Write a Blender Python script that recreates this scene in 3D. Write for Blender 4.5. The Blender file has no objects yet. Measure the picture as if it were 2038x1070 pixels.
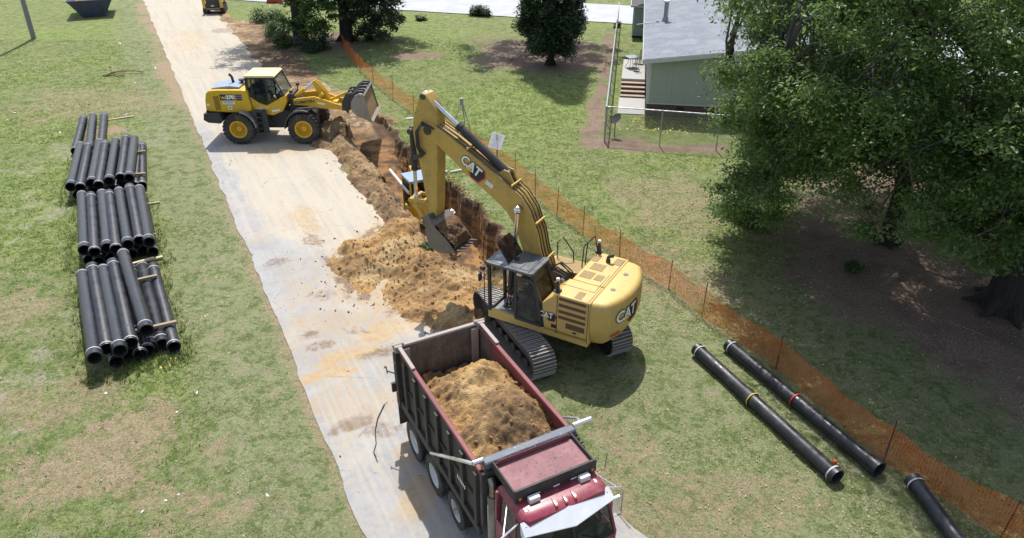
import bpy, bmesh, math, random
import numpy as np
from mathutils import Vector, Matrix, noise as mnoise

# ------------------------------------------------------------------ camera, world, sun, exposure
SC = bpy.context.scene
COL = SC.collection
R = math.radians
PITCH = R(30.1)
CAMH = 14.0
cam_d = bpy.data.cameras.new("camera"); cam = bpy.data.objects.new("camera", cam_d); COL.objects.link(cam)
cam.location = (0, 0, CAMH); cam.rotation_euler = (R(90) - PITCH, 0, 0)
cam_d.sensor_fit = 'HORIZONTAL'; cam_d.sensor_width = 36.0; cam_d.lens = 36.0 * 1457.0 / 2038.0
cam_d.clip_start = 0.1; cam_d.clip_end = 3000
SC.camera = cam
SUN_EL = R(61); SUN_AZ = R(-5)          # azimuth measured from +Y towards +X
W = bpy.data.worlds.new("World"); SC.world = W; W.use_nodes = True
wn = W.node_tree.nodes; wl = W.node_tree.links
sky = wn.new('ShaderNodeTexSky'); sky.sky_type = 'NISHITA'; sky.sun_disc = False
sky.sun_elevation = SUN_EL; sky.sun_rotation = SUN_AZ; sky.dust_density = 1.6
wn['Background'].inputs[1].default_value = 0.16
hs0 = wn.new('ShaderNodeHueSaturation'); hs0.inputs['Saturation'].default_value = 0.75   # bright broken cloud whitens the sky light
wl.new(sky.outputs[0], hs0.inputs['Color']); wl.new(hs0.outputs[0], wn['Background'].inputs[0])
sd = bpy.data.lights.new("sun", 'SUN'); sun = bpy.data.objects.new("sun", sd); COL.objects.link(sun)
sd.energy = 4.2; sd.angle = R(0.6); sd.color = (1.0, 0.97, 0.92)
sdir = Vector((math.sin(SUN_AZ) * math.cos(SUN_EL), math.cos(SUN_AZ) * math.cos(SUN_EL), math.sin(SUN_EL)))
sun.rotation_euler = sdir.to_track_quat('Z', 'Y').to_euler()
sun.location = (0, 60, 60)
SC.view_settings.view_transform = 'Standard'; SC.view_settings.look = 'None'
SC.view_settings.exposure = 0.40; SC.view_settings.gamma = 1.0
SC.render.engine = 'CYCLES'
SC.cycles.max_bounces = 8; SC.cycles.transparent_max_bounces = 12

# ------------------------------------------------------------------ helpers
FPX, CX, CY = 1457.0, 1019.0, 535.0
def at(px, py, z=0.0):
    """ground (or level z) point seen at a photo position, for measuring the layout"""
    u = (px - CX) / FPX; v = (py - CY) / FPX
    r = (u, math.cos(PITCH) - v * math.sin(PITCH), -math.sin(PITCH) - v * math.cos(PITCH))
    t = (z - CAMH) / r[2]
    return (r[0] * t, r[1] * t)

def tag(o, label=None, cat=None, group=None, kind=None):
    if label: o['label'] = label
    if cat: o['category'] = cat
    if group: o['group'] = group
    if kind: o['kind'] = kind
    return o

def thing(name, label, cat, loc=(0, 0, 0), rz=0.0, group=None):
    o = bpy.data.objects.new(name, None); COL.objects.link(o)
    o.location = loc; o.rotation_euler = (0, 0, rz); o.empty_display_size = 0.3
    return tag(o, label, cat, group)

def copy_tree(o, parent=None):
    c = o.copy(); COL.objects.link(c)
    if parent is not None: c.parent = parent
    for ch in list(o.children): copy_tree(ch, c)
    return c

def rotz(a): return Matrix.Rotation(a, 4, 'Z')
def roty(a): return Matrix.Rotation(a, 4, 'Y')
def rotx(a): return Matrix.Rotation(a, 4, 'X')
def tr(x, y, z): return Matrix.Translation((x, y, z))

EACH = {'hinge', 'tarp_arm', 'door_glass', 'grip_patch', 'side_glass', 'windscreen', 'boom_bracket', 'control_lever', 'handrail', 'marker_lamp', 'reflective_strip', 'side_marker', 'wall_lining', 'top_rail', 'head_board', 'vent', 'sticker', 'tank', 'exhaust_pipe', 'fender', 'line_clamp', 'pivot_pin', 'latch', 'cab_glass', 'lift_arm', 'side_panel', 'seat', 'ladder', 'bucket_rib', 'back_wall', 'latch_arm', 'grille', 'roof_cable'}
class MB:
    def __init__(s): s.v = []; s.f = []; s.m = []; s.M = Matrix.Identity(4); s.att = None
    def add(s, vs, fs, m=0):
        b = len(s.v); M = s.M
        for p in vs:
            q = M @ Vector(p); s.v.append((q.x, q.y, q.z))
        for f in fs: s.f.append(tuple(b + i for i in f)); s.m.append(m)
    def box(s, c, d, m=0, rot=None):
        x, y, z = d[0] / 2, d[1] / 2, d[2] / 2
        vs = [Vector((i, j, k)) for i in (-x, x) for j in (-y, y) for k in (-z, z)]
        if rot is not None: vs = [rot @ v for v in vs]
        vs = [v + Vector(c) for v in vs]
        s.add(vs, [(0, 1, 3, 2), (4, 6, 7, 5), (0, 4, 5, 1), (2, 3, 7, 6), (0, 2, 6, 4), (1, 5, 7, 3)], m)
    def b2(s, x0, x1, y0, y1, z0, z1, m=0):
        s.box(((x0 + x1) / 2, (y0 + y1) / 2, (z0 + z1) / 2), (abs(x1 - x0), abs(y1 - y0), abs(z1 - z0)), m)
    def bar(s, p0, p1, w, h, m=0, up=(0, 0, 1)):
        p0 = Vector(p0); p1 = Vector(p1); d = (p1 - p0); L = d.length
        if L < 1e-6: return
        d.normalize(); u = Vector(up)
        if abs(d.dot(u)) > 0.99: u = Vector((1, 0, 0))
        sx = d.cross(u).normalized(); u = sx.cross(d).normalized()
        vs = []
        for e in (p0, p1):
            for a, b in ((-1, -1), (1, -1), (1, 1), (-1, 1)): vs.append(e + sx * (a * w / 2) + u * (b * h / 2))
        s.add(vs, [(3, 2, 1, 0), (4, 5, 6, 7), (0, 1, 5, 4), (1, 2, 6, 5), (2, 3, 7, 6), (3, 0, 4, 7)], m)
    def tube(s, path, r, n=8, m=0, cap=True):
        P = [Vector(p) for p in path]
        k = len(P); rr = r if isinstance(r, (list, tuple)) else [r] * k
        vs = []; ref = None
        for i in range(k):
            a = P[max(i - 1, 0)]; b = P[min(i + 1, k - 1)]; d = (b - a)
            if d.length < 1e-9: d = Vector((0, 0, 1))
            d.normalize()
            if ref is None:
                ref = Vector((0, 0, 1)) if abs(d.z) < 0.9 else Vector((1, 0, 0))
            x = d.cross(ref)
            if x.length < 1e-4: x = d.cross(Vector((0, 1, 0)))
            x.normalize(); y = d.cross(x).normalized(); ref = x.cross(d) * 1.0
            ref = -y if (-y).dot(ref) > 0 else y
            for j in range(n):
                t = 2 * math.pi * j / n; vs.append(P[i] + x * (math.cos(t) * rr[i]) + y * (math.sin(t) * rr[i]))
        fs = []
        for i in range(k - 1):
            for j in range(n):
                j2 = (j + 1) % n; fs.append((i * n + j, i * n + j2, (i + 1) * n + j2, (i + 1) * n + j))
        if cap: fs.append(tuple(range(n - 1, -1, -1))); fs.append(tuple((k - 1) * n + j for j in range(n)))
        s.add(vs, fs, m)
    def cyl(s, p0, p1, r, n=16, m=0, r2=None, cap=True):
        s.tube([p0, p1], [r, r if r2 is None else r2], n, m, cap)
    def prism(s, pts, y0, y1, m=0, axis='y'):
        """outline in (a,b) pushed along an axis; axis y: (x,z); axis x: (y,z); axis z: (x,y)"""
        n = len(pts)
        A = sum(pts[i][0] * pts[(i + 1) % n][1] - pts[(i + 1) % n][0] * pts[i][1] for i in range(n))
        if A < 0: pts = pts[::-1]
        if axis == 'y':
            f = lambda p, h: (p[0], h, p[1]); y0, y1 = max(y0, y1), min(y0, y1)
        elif axis == 'x':
            f = lambda p, h: (h, p[0], p[1]); y0, y1 = min(y0, y1), max(y0, y1)
        else:
            f = lambda p, h: (p[0], p[1], h); y0, y1 = min(y0, y1), max(y0, y1)
        vs = [f(p, y0) for p in pts] + [f(p, y1) for p in pts]
        fs = [tuple(range(n - 1, -1, -1)), tuple(range(n, 2 * n))]
        for i in range(n):
            j = (i + 1) % n; fs.append((i, j, n + j, n + i))
        s.add(vs, fs, m)
    def lathe(s, prof, c=(0, 0, 0), axis='y', n=32, m=0, closed=False):
        vs = []
        for i in range(n):
            t = 2 * math.pi * i / n; ca, sa = math.cos(t), math.sin(t)
            for r, h in prof:
                if axis == 'y': p = (c[0] + r * ca, c[1] + h, c[2] + r * sa)
                elif axis == 'x': p = (c[0] + h, c[1] + r * ca, c[2] + r * sa)
                else: p = (c[0] + r * ca, c[1] + r * sa, c[2] + h)
                vs.append(p)
        k = len(prof); fs = []
        for i in range(n):
            i2 = (i + 1) % n
            for j in range(k - 1 + (1 if closed else 0)):
                j2 = (j + 1) % k
                fs.append((i * k + j, i * k + j2, i2 * k + j2, i2 * k + j))
        s.add(vs, fs, m)
    def ball(s, c, r, m=0, n=10, sc=(1, 1, 1)):
        prof = [(max(1e-4, r * math.sin(math.pi * i / n)), -r * math.cos(math.pi * i / n)) for i in range(n + 1)]
        vs = []; fs = []; q = n * 2
        for i in range(q):
            t = 2 * math.pi * i / q
            for a, h in prof: vs.append((c[0] + a * math.cos(t) * sc[0], c[1] + a * math.sin(t) * sc[1], c[2] + h * sc[2]))
        k = n + 1
        for i in range(q):
            i2 = (i + 1) % q
            for j in range(n): fs.append((i * k + j, i2 * k + j, i2 * k + j + 1, i * k + j + 1))
        s.add(vs, fs, m)
    def loft(s, rings, m=0, cap=True):
        n = len(rings[0]); vs = [p for r in rings for p in r]; fs = []
        for i in range(len(rings) - 1):
            for j in range(n):
                j2 = (j + 1) % n; fs.append((i * n + j, i * n + j2, (i + 1) * n + j2, (i + 1) * n + j))
        if cap: fs.append(tuple(range(n - 1, -1, -1))); fs.append(tuple((len(rings) - 1) * n + j for j in range(n)))
        s.add(vs, fs, m)
    def pieces(s, gap=0.02):
        """groups of faces that touch or nearly touch, as separate MBs"""
        n = len(s.v); up = list(range(n))
        def find(a):
            while up[a] != a: up[a] = up[up[a]]; a = up[a]
            return a
        for f in s.f:
            for i in f[1:]: up[find(i)] = find(f[0])
        box = {}
        for i, p in enumerate(s.v):
            b = box.setdefault(find(i), [list(p), list(p)])
            for k in range(3): b[0][k] = min(b[0][k], p[k]); b[1][k] = max(b[1][k], p[k])
        ks = list(box); g = {k: k for k in ks}
        def fg(a):
            while g[a] != a: a = g[a]
            return a
        for i, a in enumerate(ks):
            for b in ks[i + 1:]:
                A, B = box[a], box[b]
                if all(A[0][k] - gap < B[1][k] and B[0][k] - gap < A[1][k] for k in range(3)): g[fg(a)] = fg(b)
        out = {}
        for f, mi in zip(s.f, s.m): out.setdefault(fg(find(f[0])), []).append((f, mi))
        res = []
        for fs in out.values():
            q = MB(); ix = {}
            for f, mi in fs:
                for i in f:
                    if i not in ix: ix[i] = len(q.v); q.v.append(s.v[i])
                q.f.append(tuple(ix[i] for i in f)); q.m.append(mi)
            res.append(q)
        return res
    def build(s, name, mats, parent=None, bevel=0.0, smooth=35, seg=2, loc=None):
        if name in EACH:
            ps = s.pieces()
            if len(ps) > 1: return [q.build1(name, mats, parent, bevel, smooth, seg, loc) for q in ps][0]
        return s.build1(name, mats, parent, bevel, smooth, seg, loc)
    def build1(s, name, mats, parent=None, bevel=0.0, smooth=35, seg=2, loc=None):
        me = bpy.data.meshes.new(name); me.from_pydata(s.v, [], s.f)
        if not isinstance(mats, (list, tuple)): mats = [mats]
        for mm in mats: me.materials.append(mm)
        if len(mats) > 1: me.polygons.foreach_set('material_index', [min(i, len(mats) - 1) for i in s.m])
        me.validate(); me.update()
        if smooth:
            me.polygons.foreach_set('use_smooth', [True] * len(me.polygons))
            me.set_sharp_from_angle(angle=R(smooth))
        o = bpy.data.objects.new(name, me); COL.objects.link(o)
        if parent is not None: o.parent = parent
        if loc is not None: o.location = loc
        if bevel:
            b = o.modifiers.new("bevel", 'BEVEL'); b.width = bevel; b.segments = seg; b.limit_method = 'ANGLE'; b.angle_limit = R(40)
            b.harden_normals = False
        return o

def np_mesh(name, verts, quads, mats, smooth=True, floats=None, cols=None, nv=4, parent=None):
    """fast mesh from numpy arrays; all faces have nv corners"""
    me = bpy.data.meshes.new(name)
    V = np.ascontiguousarray(verts, dtype=np.float32); F = np.ascontiguousarray(quads, dtype=np.int32)
    me.vertices.add(len(V)); me.vertices.foreach_set('co', V.ravel())
    me.loops.add(F.size); me.loops.foreach_set('vertex_index', F.ravel())
    me.polygons.add(len(F)); me.polygons.foreach_set('loop_start', np.arange(0, F.size, nv, dtype=np.int32))
    me.update(calc_edges=True)
    for mm in (mats if isinstance(mats, (list, tuple)) else [mats]): me.materials.append(mm)
    for k, a in (floats or {}).items():
        at_ = me.attributes.new(k, 'FLOAT', 'POINT'); at_.data.foreach_set('value', np.ascontiguousarray(a, dtype=np.float32).ravel())
    for k, a in (cols or {}).items():
        at_ = me.attributes.new(k, 'FLOAT_COLOR', 'POINT'); at_.data.foreach_set('color', np.ascontiguousarray(a, dtype=np.float32).ravel())
    if smooth: me.polygons.foreach_set('use_smooth', np.ones(len(F), dtype=bool))
    me.update()
    o = bpy.data.objects.new(name, me); COL.objects.link(o)
    if parent is not None: o.parent = parent
    return o

def grid_mesh(name, X, Y, Z, mats, keep=None, smooth=True, floats=None, cols=None, parent=None):
    ny, nx = X.shape
    V = np.stack([X, Y, Z], -1).reshape(-1, 3)
    i = np.arange(ny - 1)[:, None] * nx + np.arange(nx - 1)[None, :]
    F = np.stack([i, i + 1, i + nx + 1, i + nx], -1).reshape(-1, 4)
    if keep is not None:
        k = keep.reshape(-1)[F].any(1); F = F[k]
        used = np.zeros(len(V), bool); used[F.ravel()] = True
        idx = np.cumsum(used) - 1; V = V[used]; F = idx[F]
        floats = {a: b.reshape(-1)[used] for a, b in (floats or {}).items()}
        cols = {a: b.reshape(-1, 4)[used] for a, b in (cols or {}).items()}
    return np_mesh(name, V, F, mats, smooth, floats, cols, parent=parent)

# numpy value noise
def _h(ix, iy, seed):
    a = (ix.astype(np.int64) * 374761393 + iy.astype(np.int64) * 668265263 + seed * 974711) & 0x7fffffff
    a = ((a ^ (a >> 13)) * 1274126177) & 0x7fffffff
    return ((a ^ (a >> 16)) & 0xffff) / 65535.0
def vnoise(x, y, seed=0):
    ix = np.floor(x); iy = np.floor(y); fx = x - ix; fy = y - iy
    fx = fx * fx * (3 - 2 * fx); fy = fy * fy * (3 - 2 * fy)
    a = _h(ix, iy, seed); b = _h(ix + 1, iy, seed); c = _h(ix, iy + 1, seed); d = _h(ix + 1, iy + 1, seed)
    return (a * (1 - fx) + b * fx) * (1 - fy) + (c * (1 - fx) + d * fx) * fy
def fbm(x, y, oct=4, seed=0, gain=0.5):
    s = np.zeros_like(x, dtype=float); a = 1.0; t = 0.0
    for o in range(oct):
        s += a * vnoise(x * 2 ** o + 13.7 * o, y * 2 ** o - 7.1 * o, seed + o); t += a; a *= gain
    return s / t
def sstep(a, b, x):
    t = np.clip((x - a) / (b - a), 0, 1); return t * t * (3 - 2 * t)
def poly_sd(X, Y, P):
    """signed distance to a polygon, negative inside"""
    d = np.full(X.shape, 1e9); ins = np.zeros(X.shape, bool); n = len(P)
    for i in range(n):
        ax, ay = P[i]; bx, by = P[(i + 1) % n]
        ex, ey = bx - ax, by - ay; wx, wy = X - ax, Y - ay
        t = np.clip((wx * ex + wy * ey) / (ex * ex + ey * ey + 1e-12), 0, 1)
        d = np.minimum(d, (wx - t * ex) ** 2 + (wy - t * ey) ** 2)
        c = ((ay > Y) != (by > Y)) & (X < (bx - ax) * (Y - ay) / (by - ay + 1e-12) + ax)
        ins ^= c
    d = np.sqrt(d); return np.where(ins, -d, d)
def line_d(X, Y, P):
    d = np.full(X.shape, 1e9)
    for i in range(len(P) - 1):
        ax, ay = P[i]; bx, by = P[i + 1]
        ex, ey = bx - ax, by - ay; wx, wy = X - ax, Y - ay
        t = np.clip((wx * ex + wy * ey) / (ex * ex + ey * ey + 1e-12), 0, 1)
        d = np.minimum(d, (wx - t * ex) ** 2 + (wy - t * ey) ** 2)
    return np.sqrt(d)
def blob(X, Y, cx, cy, rx, ry, ang=0.0, seed=0, warp=0.5, sc=1.2):
    """soft irregular patch: 1 at its middle, 0 beyond its rim"""
    c, s = math.cos(ang), math.sin(ang)
    u = ((X - cx) * c + (Y - cy) * s) / rx; v = (-(X - cx) * s + (Y - cy) * c) / ry
    d = np.sqrt(u * u + v * v) + warp * (fbm(X * sc, Y * sc, 4, seed) - 0.5) * 2
    return 1 - sstep(0.45, 1.1, d)

# ------------------------------------------------------------------ materials
class NT:
    def __init__(s, name):
        s.mat = bpy.data.materials.new(name); s.mat.use_nodes = True
        s.t = s.mat.node_tree; s.n = s.t.nodes; s.l = s.t.links
        s.bsdf = s.n['Principled BSDF']; s.out = s.n['Material Output']
        s.tc = s.n.new('ShaderNodeTexCoord')
    def link(s, a, b): s.l.new(a, b)
    def setin(s, sock, v):
        if hasattr(v, 'is_output'): s.l.new(v, sock)
        elif isinstance(v, (tuple, list)) and len(v) == 3 and sock.type == 'RGBA': sock.default_value = (*v, 1)
        else: sock.default_value = v
    def noise(s, scale, detail=4, rough=0.55, vec=None, dist=0.0):
        n = s.n.new('ShaderNodeTexNoise'); n.inputs['Scale'].default_value = scale; n.inputs['Detail'].default_value = detail
        n.inputs['Roughness'].default_value = rough; n.inputs['Distortion'].default_value = dist
        s.link(vec if vec is not None else s.tc.outputs['Object'], n.inputs['Vector']); return n.outputs['Fac']
    def voro(s, scale, vec=None, feat='F1'):
        n = s.n.new('ShaderNodeTexVoronoi'); n.inputs['Scale'].default_value = scale; n.feature = feat
        s.link(vec if vec is not None else s.tc.outputs['Object'], n.inputs['Vector']); return n
    def mapping(s, sc=(1, 1, 1), rot=(0, 0, 0), vec=None):
        n = s.n.new('ShaderNodeMapping'); n.inputs['Scale'].default_value = sc; n.inputs['Rotation'].default_value = rot
        s.link(vec if vec is not None else s.tc.outputs['Object'], n.inputs['Vector']); return n.outputs[0]
    def ramp(s, fac, a, b):
        n = s.n.new('ShaderNodeMapRange'); n.interpolation_type = 'SMOOTHSTEP'; n.clamp = True
        n.inputs[1].default_value = a; n.inputs[2].default_value = b; s.link(fac, n.inputs[0]); return n.outputs[0]
    def mr(s, fac, a, b, c, d):
        n = s.n.new('ShaderNodeMapRange'); n.clamp = True
        for i, v in enumerate((a, b, c, d)): n.inputs[i + 1].default_value = v
        s.link(fac, n.inputs[0]); return n.outputs[0]
    def math(s, op, a, b=0.0, c=None):
        n = s.n.new('ShaderNodeMath'); n.operation = op; s.setin(n.inputs[0], a); s.setin(n.inputs[1], b)
        if c is not None: s.setin(n.inputs[2], c)
        return n.outputs[0]
    def mix(s, fac, a, b, mode='MIX'):
        n = s.n.new('ShaderNodeMix'); n.data_type = 'RGBA'; n.blend_type = mode
        s.setin(n.inputs[0], fac); s.setin(n.inputs[6], a); s.setin(n.inputs[7], b); return n.outputs[2]
    def attr(s, name):
        n = s.n.new('ShaderNodeAttribute'); n.attribute_name = name; return n
    def sep(s, col):
        n = s.n.new('ShaderNodeSeparateColor'); s.link(col, n.inputs[0]); return n.outputs
    def bump(s, h, strength=0.4, dist=0.02, normal=None):
        n = s.n.new('ShaderNodeBump'); n.inputs['Strength'].default_value = strength; n.inputs['Distance'].default_value = dist
        s.link(h, n.inputs['Height'])
        if normal is not None: s.link(normal, n.inputs['Normal'])
        return n.outputs[0]
    def done(s, color, rough=0.6, metal=0.0, normal=None, spec=None):
        s.setin(s.bsdf.inputs['Base Color'], color); s.setin(s.bsdf.inputs['Roughness'], rough); s.setin(s.bsdf.inputs['Metallic'], metal)
        if normal is not None: s.link(normal, s.bsdf.inputs['Normal'])
        if spec is not None: s.bsdf.inputs['Specular IOR Level'].default_value = spec
        return s.mat

def paint(name, col, dirt=(0.30, 0.23, 0.15), amt=0.35, rough=0.4, metal=0.0, sc=1.5, bump=0.05, fleck=0.0, fcol=(0.25, 0.2, 0.15), spec=None):
    """painted or bare metal / plastic with dust, stains and small chips"""
    t = NT(name)
    a = t.noise(sc, 6, 0.65); b = t.noise(sc * 9, 5, 0.7)
    st = t.noise(1.0, 5, 0.6, t.mapping((sc * 4, sc * 4, sc * 0.6)))
    m = t.ramp(t.math('ADD', t.math('MULTIPLY', a, 0.6), t.math('ADD', t.math('MULTIPLY', b, 0.25), t.math('MULTIPLY', st, 0.3))), 0.48, 0.78)
    c = t.mix(t.math('MULTIPLY', m, amt), col, dirt)
    c = t.mix(t.mr(b, 0.3, 0.7, 0.0, 0.18), c, tuple(x * 0.75 for x in col))
    if fleck > 0:
        k = t.ramp(t.noise(sc * 14, 3, 0.6), 0.68 - 0.1 * fleck, 0.72 - 0.1 * fleck)
        c = t.mix(k, c, fcol)
    r = t.mr(m, 0, 1, rough, min(1.0, rough + 0.35))
    nb = t.bump(b, bump, 0.01)
    return t.done(c, r, metal, nb, spec)

def flat(name, col, rough=0.6, metal=0.0, emit=None):
    t = NT(name); n = t.noise(6, 4)
    return t.done(t.mix(t.mr(n, 0.3, 0.7, 0, 0.25), col, tuple(x * 0.7 for x in col)), rough, metal)

def glass(name, tint=(0.75, 0.8, 0.8), alpha=0.35, rough=0.05, col=(0.03, 0.04, 0.04)):
    """thin tinted pane: partly see-through, partly mirror"""
    t = NT(name); t.n.remove(t.bsdf)
    tr_ = t.n.new('ShaderNodeBsdfTransparent'); tr_.inputs[0].default_value = (*tint, 1)
    pb = t.n.new('ShaderNodeBsdfPrincipled'); pb.inputs['Roughness'].default_value = rough
    d = t.noise(3, 5, 0.6)
    t.setin(pb.inputs['Base Color'], t.mix(t.ramp(d, 0.45, 0.75), col, tuple(min(1, x * 3 + 0.05) for x in col)))
    mx = t.n.new('ShaderNodeMixShader'); mx.inputs[0].default_value = alpha
    t.link(tr_.outputs[0], mx.inputs[1]); t.link(pb.outputs[0], mx.inputs[2]); t.link(mx.outputs[0], t.out.inputs[0])
    return t.mat

def soil_mat(name, light=(0.46, 0.27, 0.105), dark=(0.15, 0.085, 0.045), pale=(0.55, 0.42, 0.24), bias=0.5):
    t = NT(name); v = t.tc.outputs['Object']
    big = t.noise(0.55, 4, 0.6, v, 0.6); mid = t.noise(2.4, 6, 0.65, v); fine = t.noise(22, 5, 0.7, v); grit = t.voro(38, v).outputs['Distance']
    f = t.math('ADD', t.math('MULTIPLY', big, 0.7), t.math('MULTIPLY', mid, 0.5))
    dk = t.ramp(f, bias + 0.12, bias + 0.3)
    c = t.mix(dk, light, dark)
    c = t.mix(t.math('MULTIPLY', t.ramp(t.noise(1.1, 5, 0.6, v, 1.0), 0.56, 0.7), 0.7), c, pale)
    c = t.mix(t.math('MULTIPLY', t.attr('dk').outputs['Fac'], t.ramp(t.math('ADD', mid, t.math('MULTIPLY', fine, 0.5)), 0.48, 0.72)), c, tuple(x * 1.0 for x in dark))
    c = t.mix(t.math('MULTIPLY', t.attr('pl').outputs['Fac'], t.ramp(t.math('ADD', mid, t.math('MULTIPLY', fine, 0.5)), 0.4, 0.65)), c, pale)
    c = t.mix(t.mr(fine, 0.3, 0.7, 0.0, 0.55), c, tuple(x * 0.55 for x in light))
    c = t.mix(t.math('MULTIPLY', t.ramp(t.noise(9, 5, 0.75, v), 0.54, 0.68), 0.6), c, dark)
    c = t.mix(t.math('MULTIPLY', t.ramp(t.noise(30, 5, 0.75, v), 0.55, 0.66), 0.5), c, pale)
    h = t.math('ADD', t.math('MULTIPLY', mid, 0.8), t.math('ADD', t.math('MULTIPLY', fine, 0.35), t.math('MULTIPLY', grit, 0.25)))
    return t.done(c, 0.95, 0, t.bump(h, 0.9, 0.07), 0.2)

# ------------------------------------------------------------------ layout of ground, trench and road
TRENCH = [(0.0, 24.9), (-0.65, 27.3), (-1.6, 29.8), (-2.85, 32.0), (-4.0, 34.5), (-5.6, 36.9), (-7.0, 40.2), (-8.6, 42.4),
          (-9.9, 41.6), (-8.7, 37.7), (-6.9, 33.9), (-5.2, 30.3), (-4.1, 28.0), (-3.5, 25.6), (-2.9, 24.4), (-0.9, 23.9)]
def trench_depth(X, Y):
    sdv = poly_sd(X, Y, TRENCH) + 0.8 * (fbm(X * 1.3, Y * 1.3, 4, 5) - 0.5) + 0.36 * (fbm(X * 5, Y * 5, 3, 6) - 0.5)
    floor = 1.75 * (1 - sstep(33.5, 41.5, Y)) * (0.85 + 0.3 * fbm(X * 0.9, Y * 0.9, 3, 9))
    return sdv, sstep(0.02, -0.26, sdv) * floor
def ground_z(X, Y):
    sdv, d = trench_depth(X, Y)
    rim = 0.10 * sstep(0.7, 0.1, np.abs(sdv - 0.15)) * fbm(X * 4, Y * 4, 3, 8)
    near = sstep(75, 45, Y)
    roadx = -3.47 - 0.512 * (Y - 11.78)
    on = sstep(0.6, -0.1, np.abs(X - (roadx + 3.3)) - 3.3)
    und = (0.10 * (fbm(X * 0.35, Y * 0.35, 3, 2) - 0.5) + 0.07 * (fbm(X * 1.7, Y * 1.7, 3, 3) - 0.5)) * (1 - on)
    return und * near - d + rim * (sdv > 0) * 0.7 - 0.012 * on
def gz(x, y):
    return float(ground_z(np.array([float(x)]), np.array([float(y)]))[0])

def px_poly(pts): return [at(*p) for p in pts]
XS = np.concatenate([[-1500, -600, -250, -120, -80], np.arange(-62, -26, 0.4), np.arange(-26, -14, 0.2), np.arange(-14, 11, 0.11), np.arange(11, 26, 0.2), np.arange(26, 46, 0.5), [60, 90, 200, 600, 1500]])
YS = np.concatenate([[-200, -30, 0, 5], np.arange(8, 20, 0.13), np.arange(20, 44, 0.12), np.arange(44, 62, 0.25), np.arange(62, 100, 0.5), [110, 140, 220, 500, 1500, 2500]])
GX, GY = np.meshgrid(XS, YS)
GZ = ground_z(GX, GY)
sdv, dep = trench_depth(GX, GY)
n1 = fbm(GX * 0.8, GY * 0.8, 4, 21)
# bare brown soil: pit, its rim, the churned verge before the excavator and beside the far road
P_PIT = [(-7.1, 26.2), (-7.0, 23.6), (-5.7, 22.0), (-4.4, 20.9), (-2.6, 20.2), (-0.9, 20.2), (0.3, 21.6), (0.4, 24.0), (0.1, 26.0), (-0.9, 28.0), (-3.0, 29.0), (-5.3, 29.0)]
P_FAR = px_poly([(400, 12), (440, 22), (470, 40), (520, 48), (570, 85), (615, 130), (650, 170), (700, 205), (765, 245), (720, 290), (640, 300), (560, 250), (530, 160), (480, 95), (440, 45)])
dirt = np.maximum.reduce([sstep(0.45, -0.1, sdv + 0.35 * (n1 - 0.5)), sstep(0.5, -0.4, poly_sd(GX, GY, P_PIT) + 1.2 * (n1 - 0.5)),
                          sstep(0.7, -0.5, poly_sd(GX, GY, P_FAR) + 1.6 * (n1 - 0.5))])
# leaf litter and worn earth under the trees and along the wire fence
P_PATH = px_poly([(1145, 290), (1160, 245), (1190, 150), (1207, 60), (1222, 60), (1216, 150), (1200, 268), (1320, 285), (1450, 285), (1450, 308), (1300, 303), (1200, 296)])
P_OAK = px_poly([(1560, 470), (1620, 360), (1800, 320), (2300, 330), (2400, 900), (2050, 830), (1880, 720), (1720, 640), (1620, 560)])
litter = np.maximum.reduce([blob(GX, GY, 2.0, 57.0, 6.2, 7.2, 0, 31, 0.35, 0.4), 0.85 * blob(GX, GY, -7.3, 57.0, 2.6, 1.6, 0, 32, 0.4, 0.6),
                            0.5 * blob(GX, GY, -10.5, 53.5, 3.0, 0.7, 0.3, 32, 0.4, 0.6),
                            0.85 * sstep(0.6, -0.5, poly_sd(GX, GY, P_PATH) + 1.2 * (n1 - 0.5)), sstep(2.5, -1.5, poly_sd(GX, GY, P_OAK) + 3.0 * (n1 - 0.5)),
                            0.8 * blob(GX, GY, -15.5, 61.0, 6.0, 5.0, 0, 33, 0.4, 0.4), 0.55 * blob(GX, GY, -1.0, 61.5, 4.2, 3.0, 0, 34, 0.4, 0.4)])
# straw-dry grass
edge = np.abs(GX - (-3.47 - 0.512 * (GY - 11.78)))
dry = np.maximum.reduce([0.72 * blob(GX, GY, -10.6, 14.3, 2.9, 2.1, 0.4, 41, 0.9, 0.9), 0.62 * blob(GX, GY, -13.0, 16.6, 2.2, 1.5, 0.2, 42, 0.9, 0.9), 0.6 * blob(GX, GY, -8.2, 12.6, 1.8, 0.9, 0.1, 43, 0.9),
                         0.6 * blob(GX, GY, -18.6, 20.5, 3.2, 3.2, 0, 44, 0.7), 0.55 * blob(GX, GY, 7.2, 30.5, 4.0, 4.0, 0, 45, 0.6), 0.5 * blob(GX, GY, 5.0, 12.2, 2.8, 1.6, 0.3, 46, 0.8),
                         0.5 * blob(GX, GY, 3.2, 14.6, 1.2, 2.0, 0.4, 47, 0.7), 0.55 * blob(GX, GY, 6.0, 23.5, 2.4, 3.4, 0.5, 48, 0.7), 0.7 * sstep(0.55, 0.05, edge + 0.5 * (n1 - 0.5)),
                         1.1 * sstep(1.6, 0.2, edge + 1.6 * (n1 - 0.5)) * sstep(42, 47, GY) * (GX < -14) * (0.5 + 0.8 * sstep(0.45, 0.55, fbm(GX * 0.3, GY * 0.3, 3, 49))), 0.55 * blob(GX, GY, -26, 45, 6, 5, 0, 51, 0.7),
                         0.9 * blob(GX, GY, -22.8, 39.7, 1.3, 1.6, 0, 52, 0.6), 0.6 * blob(GX, GY, 2.4, 12.9, 0.8, 2.8, 0.45, 53, 0.5)])
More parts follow.
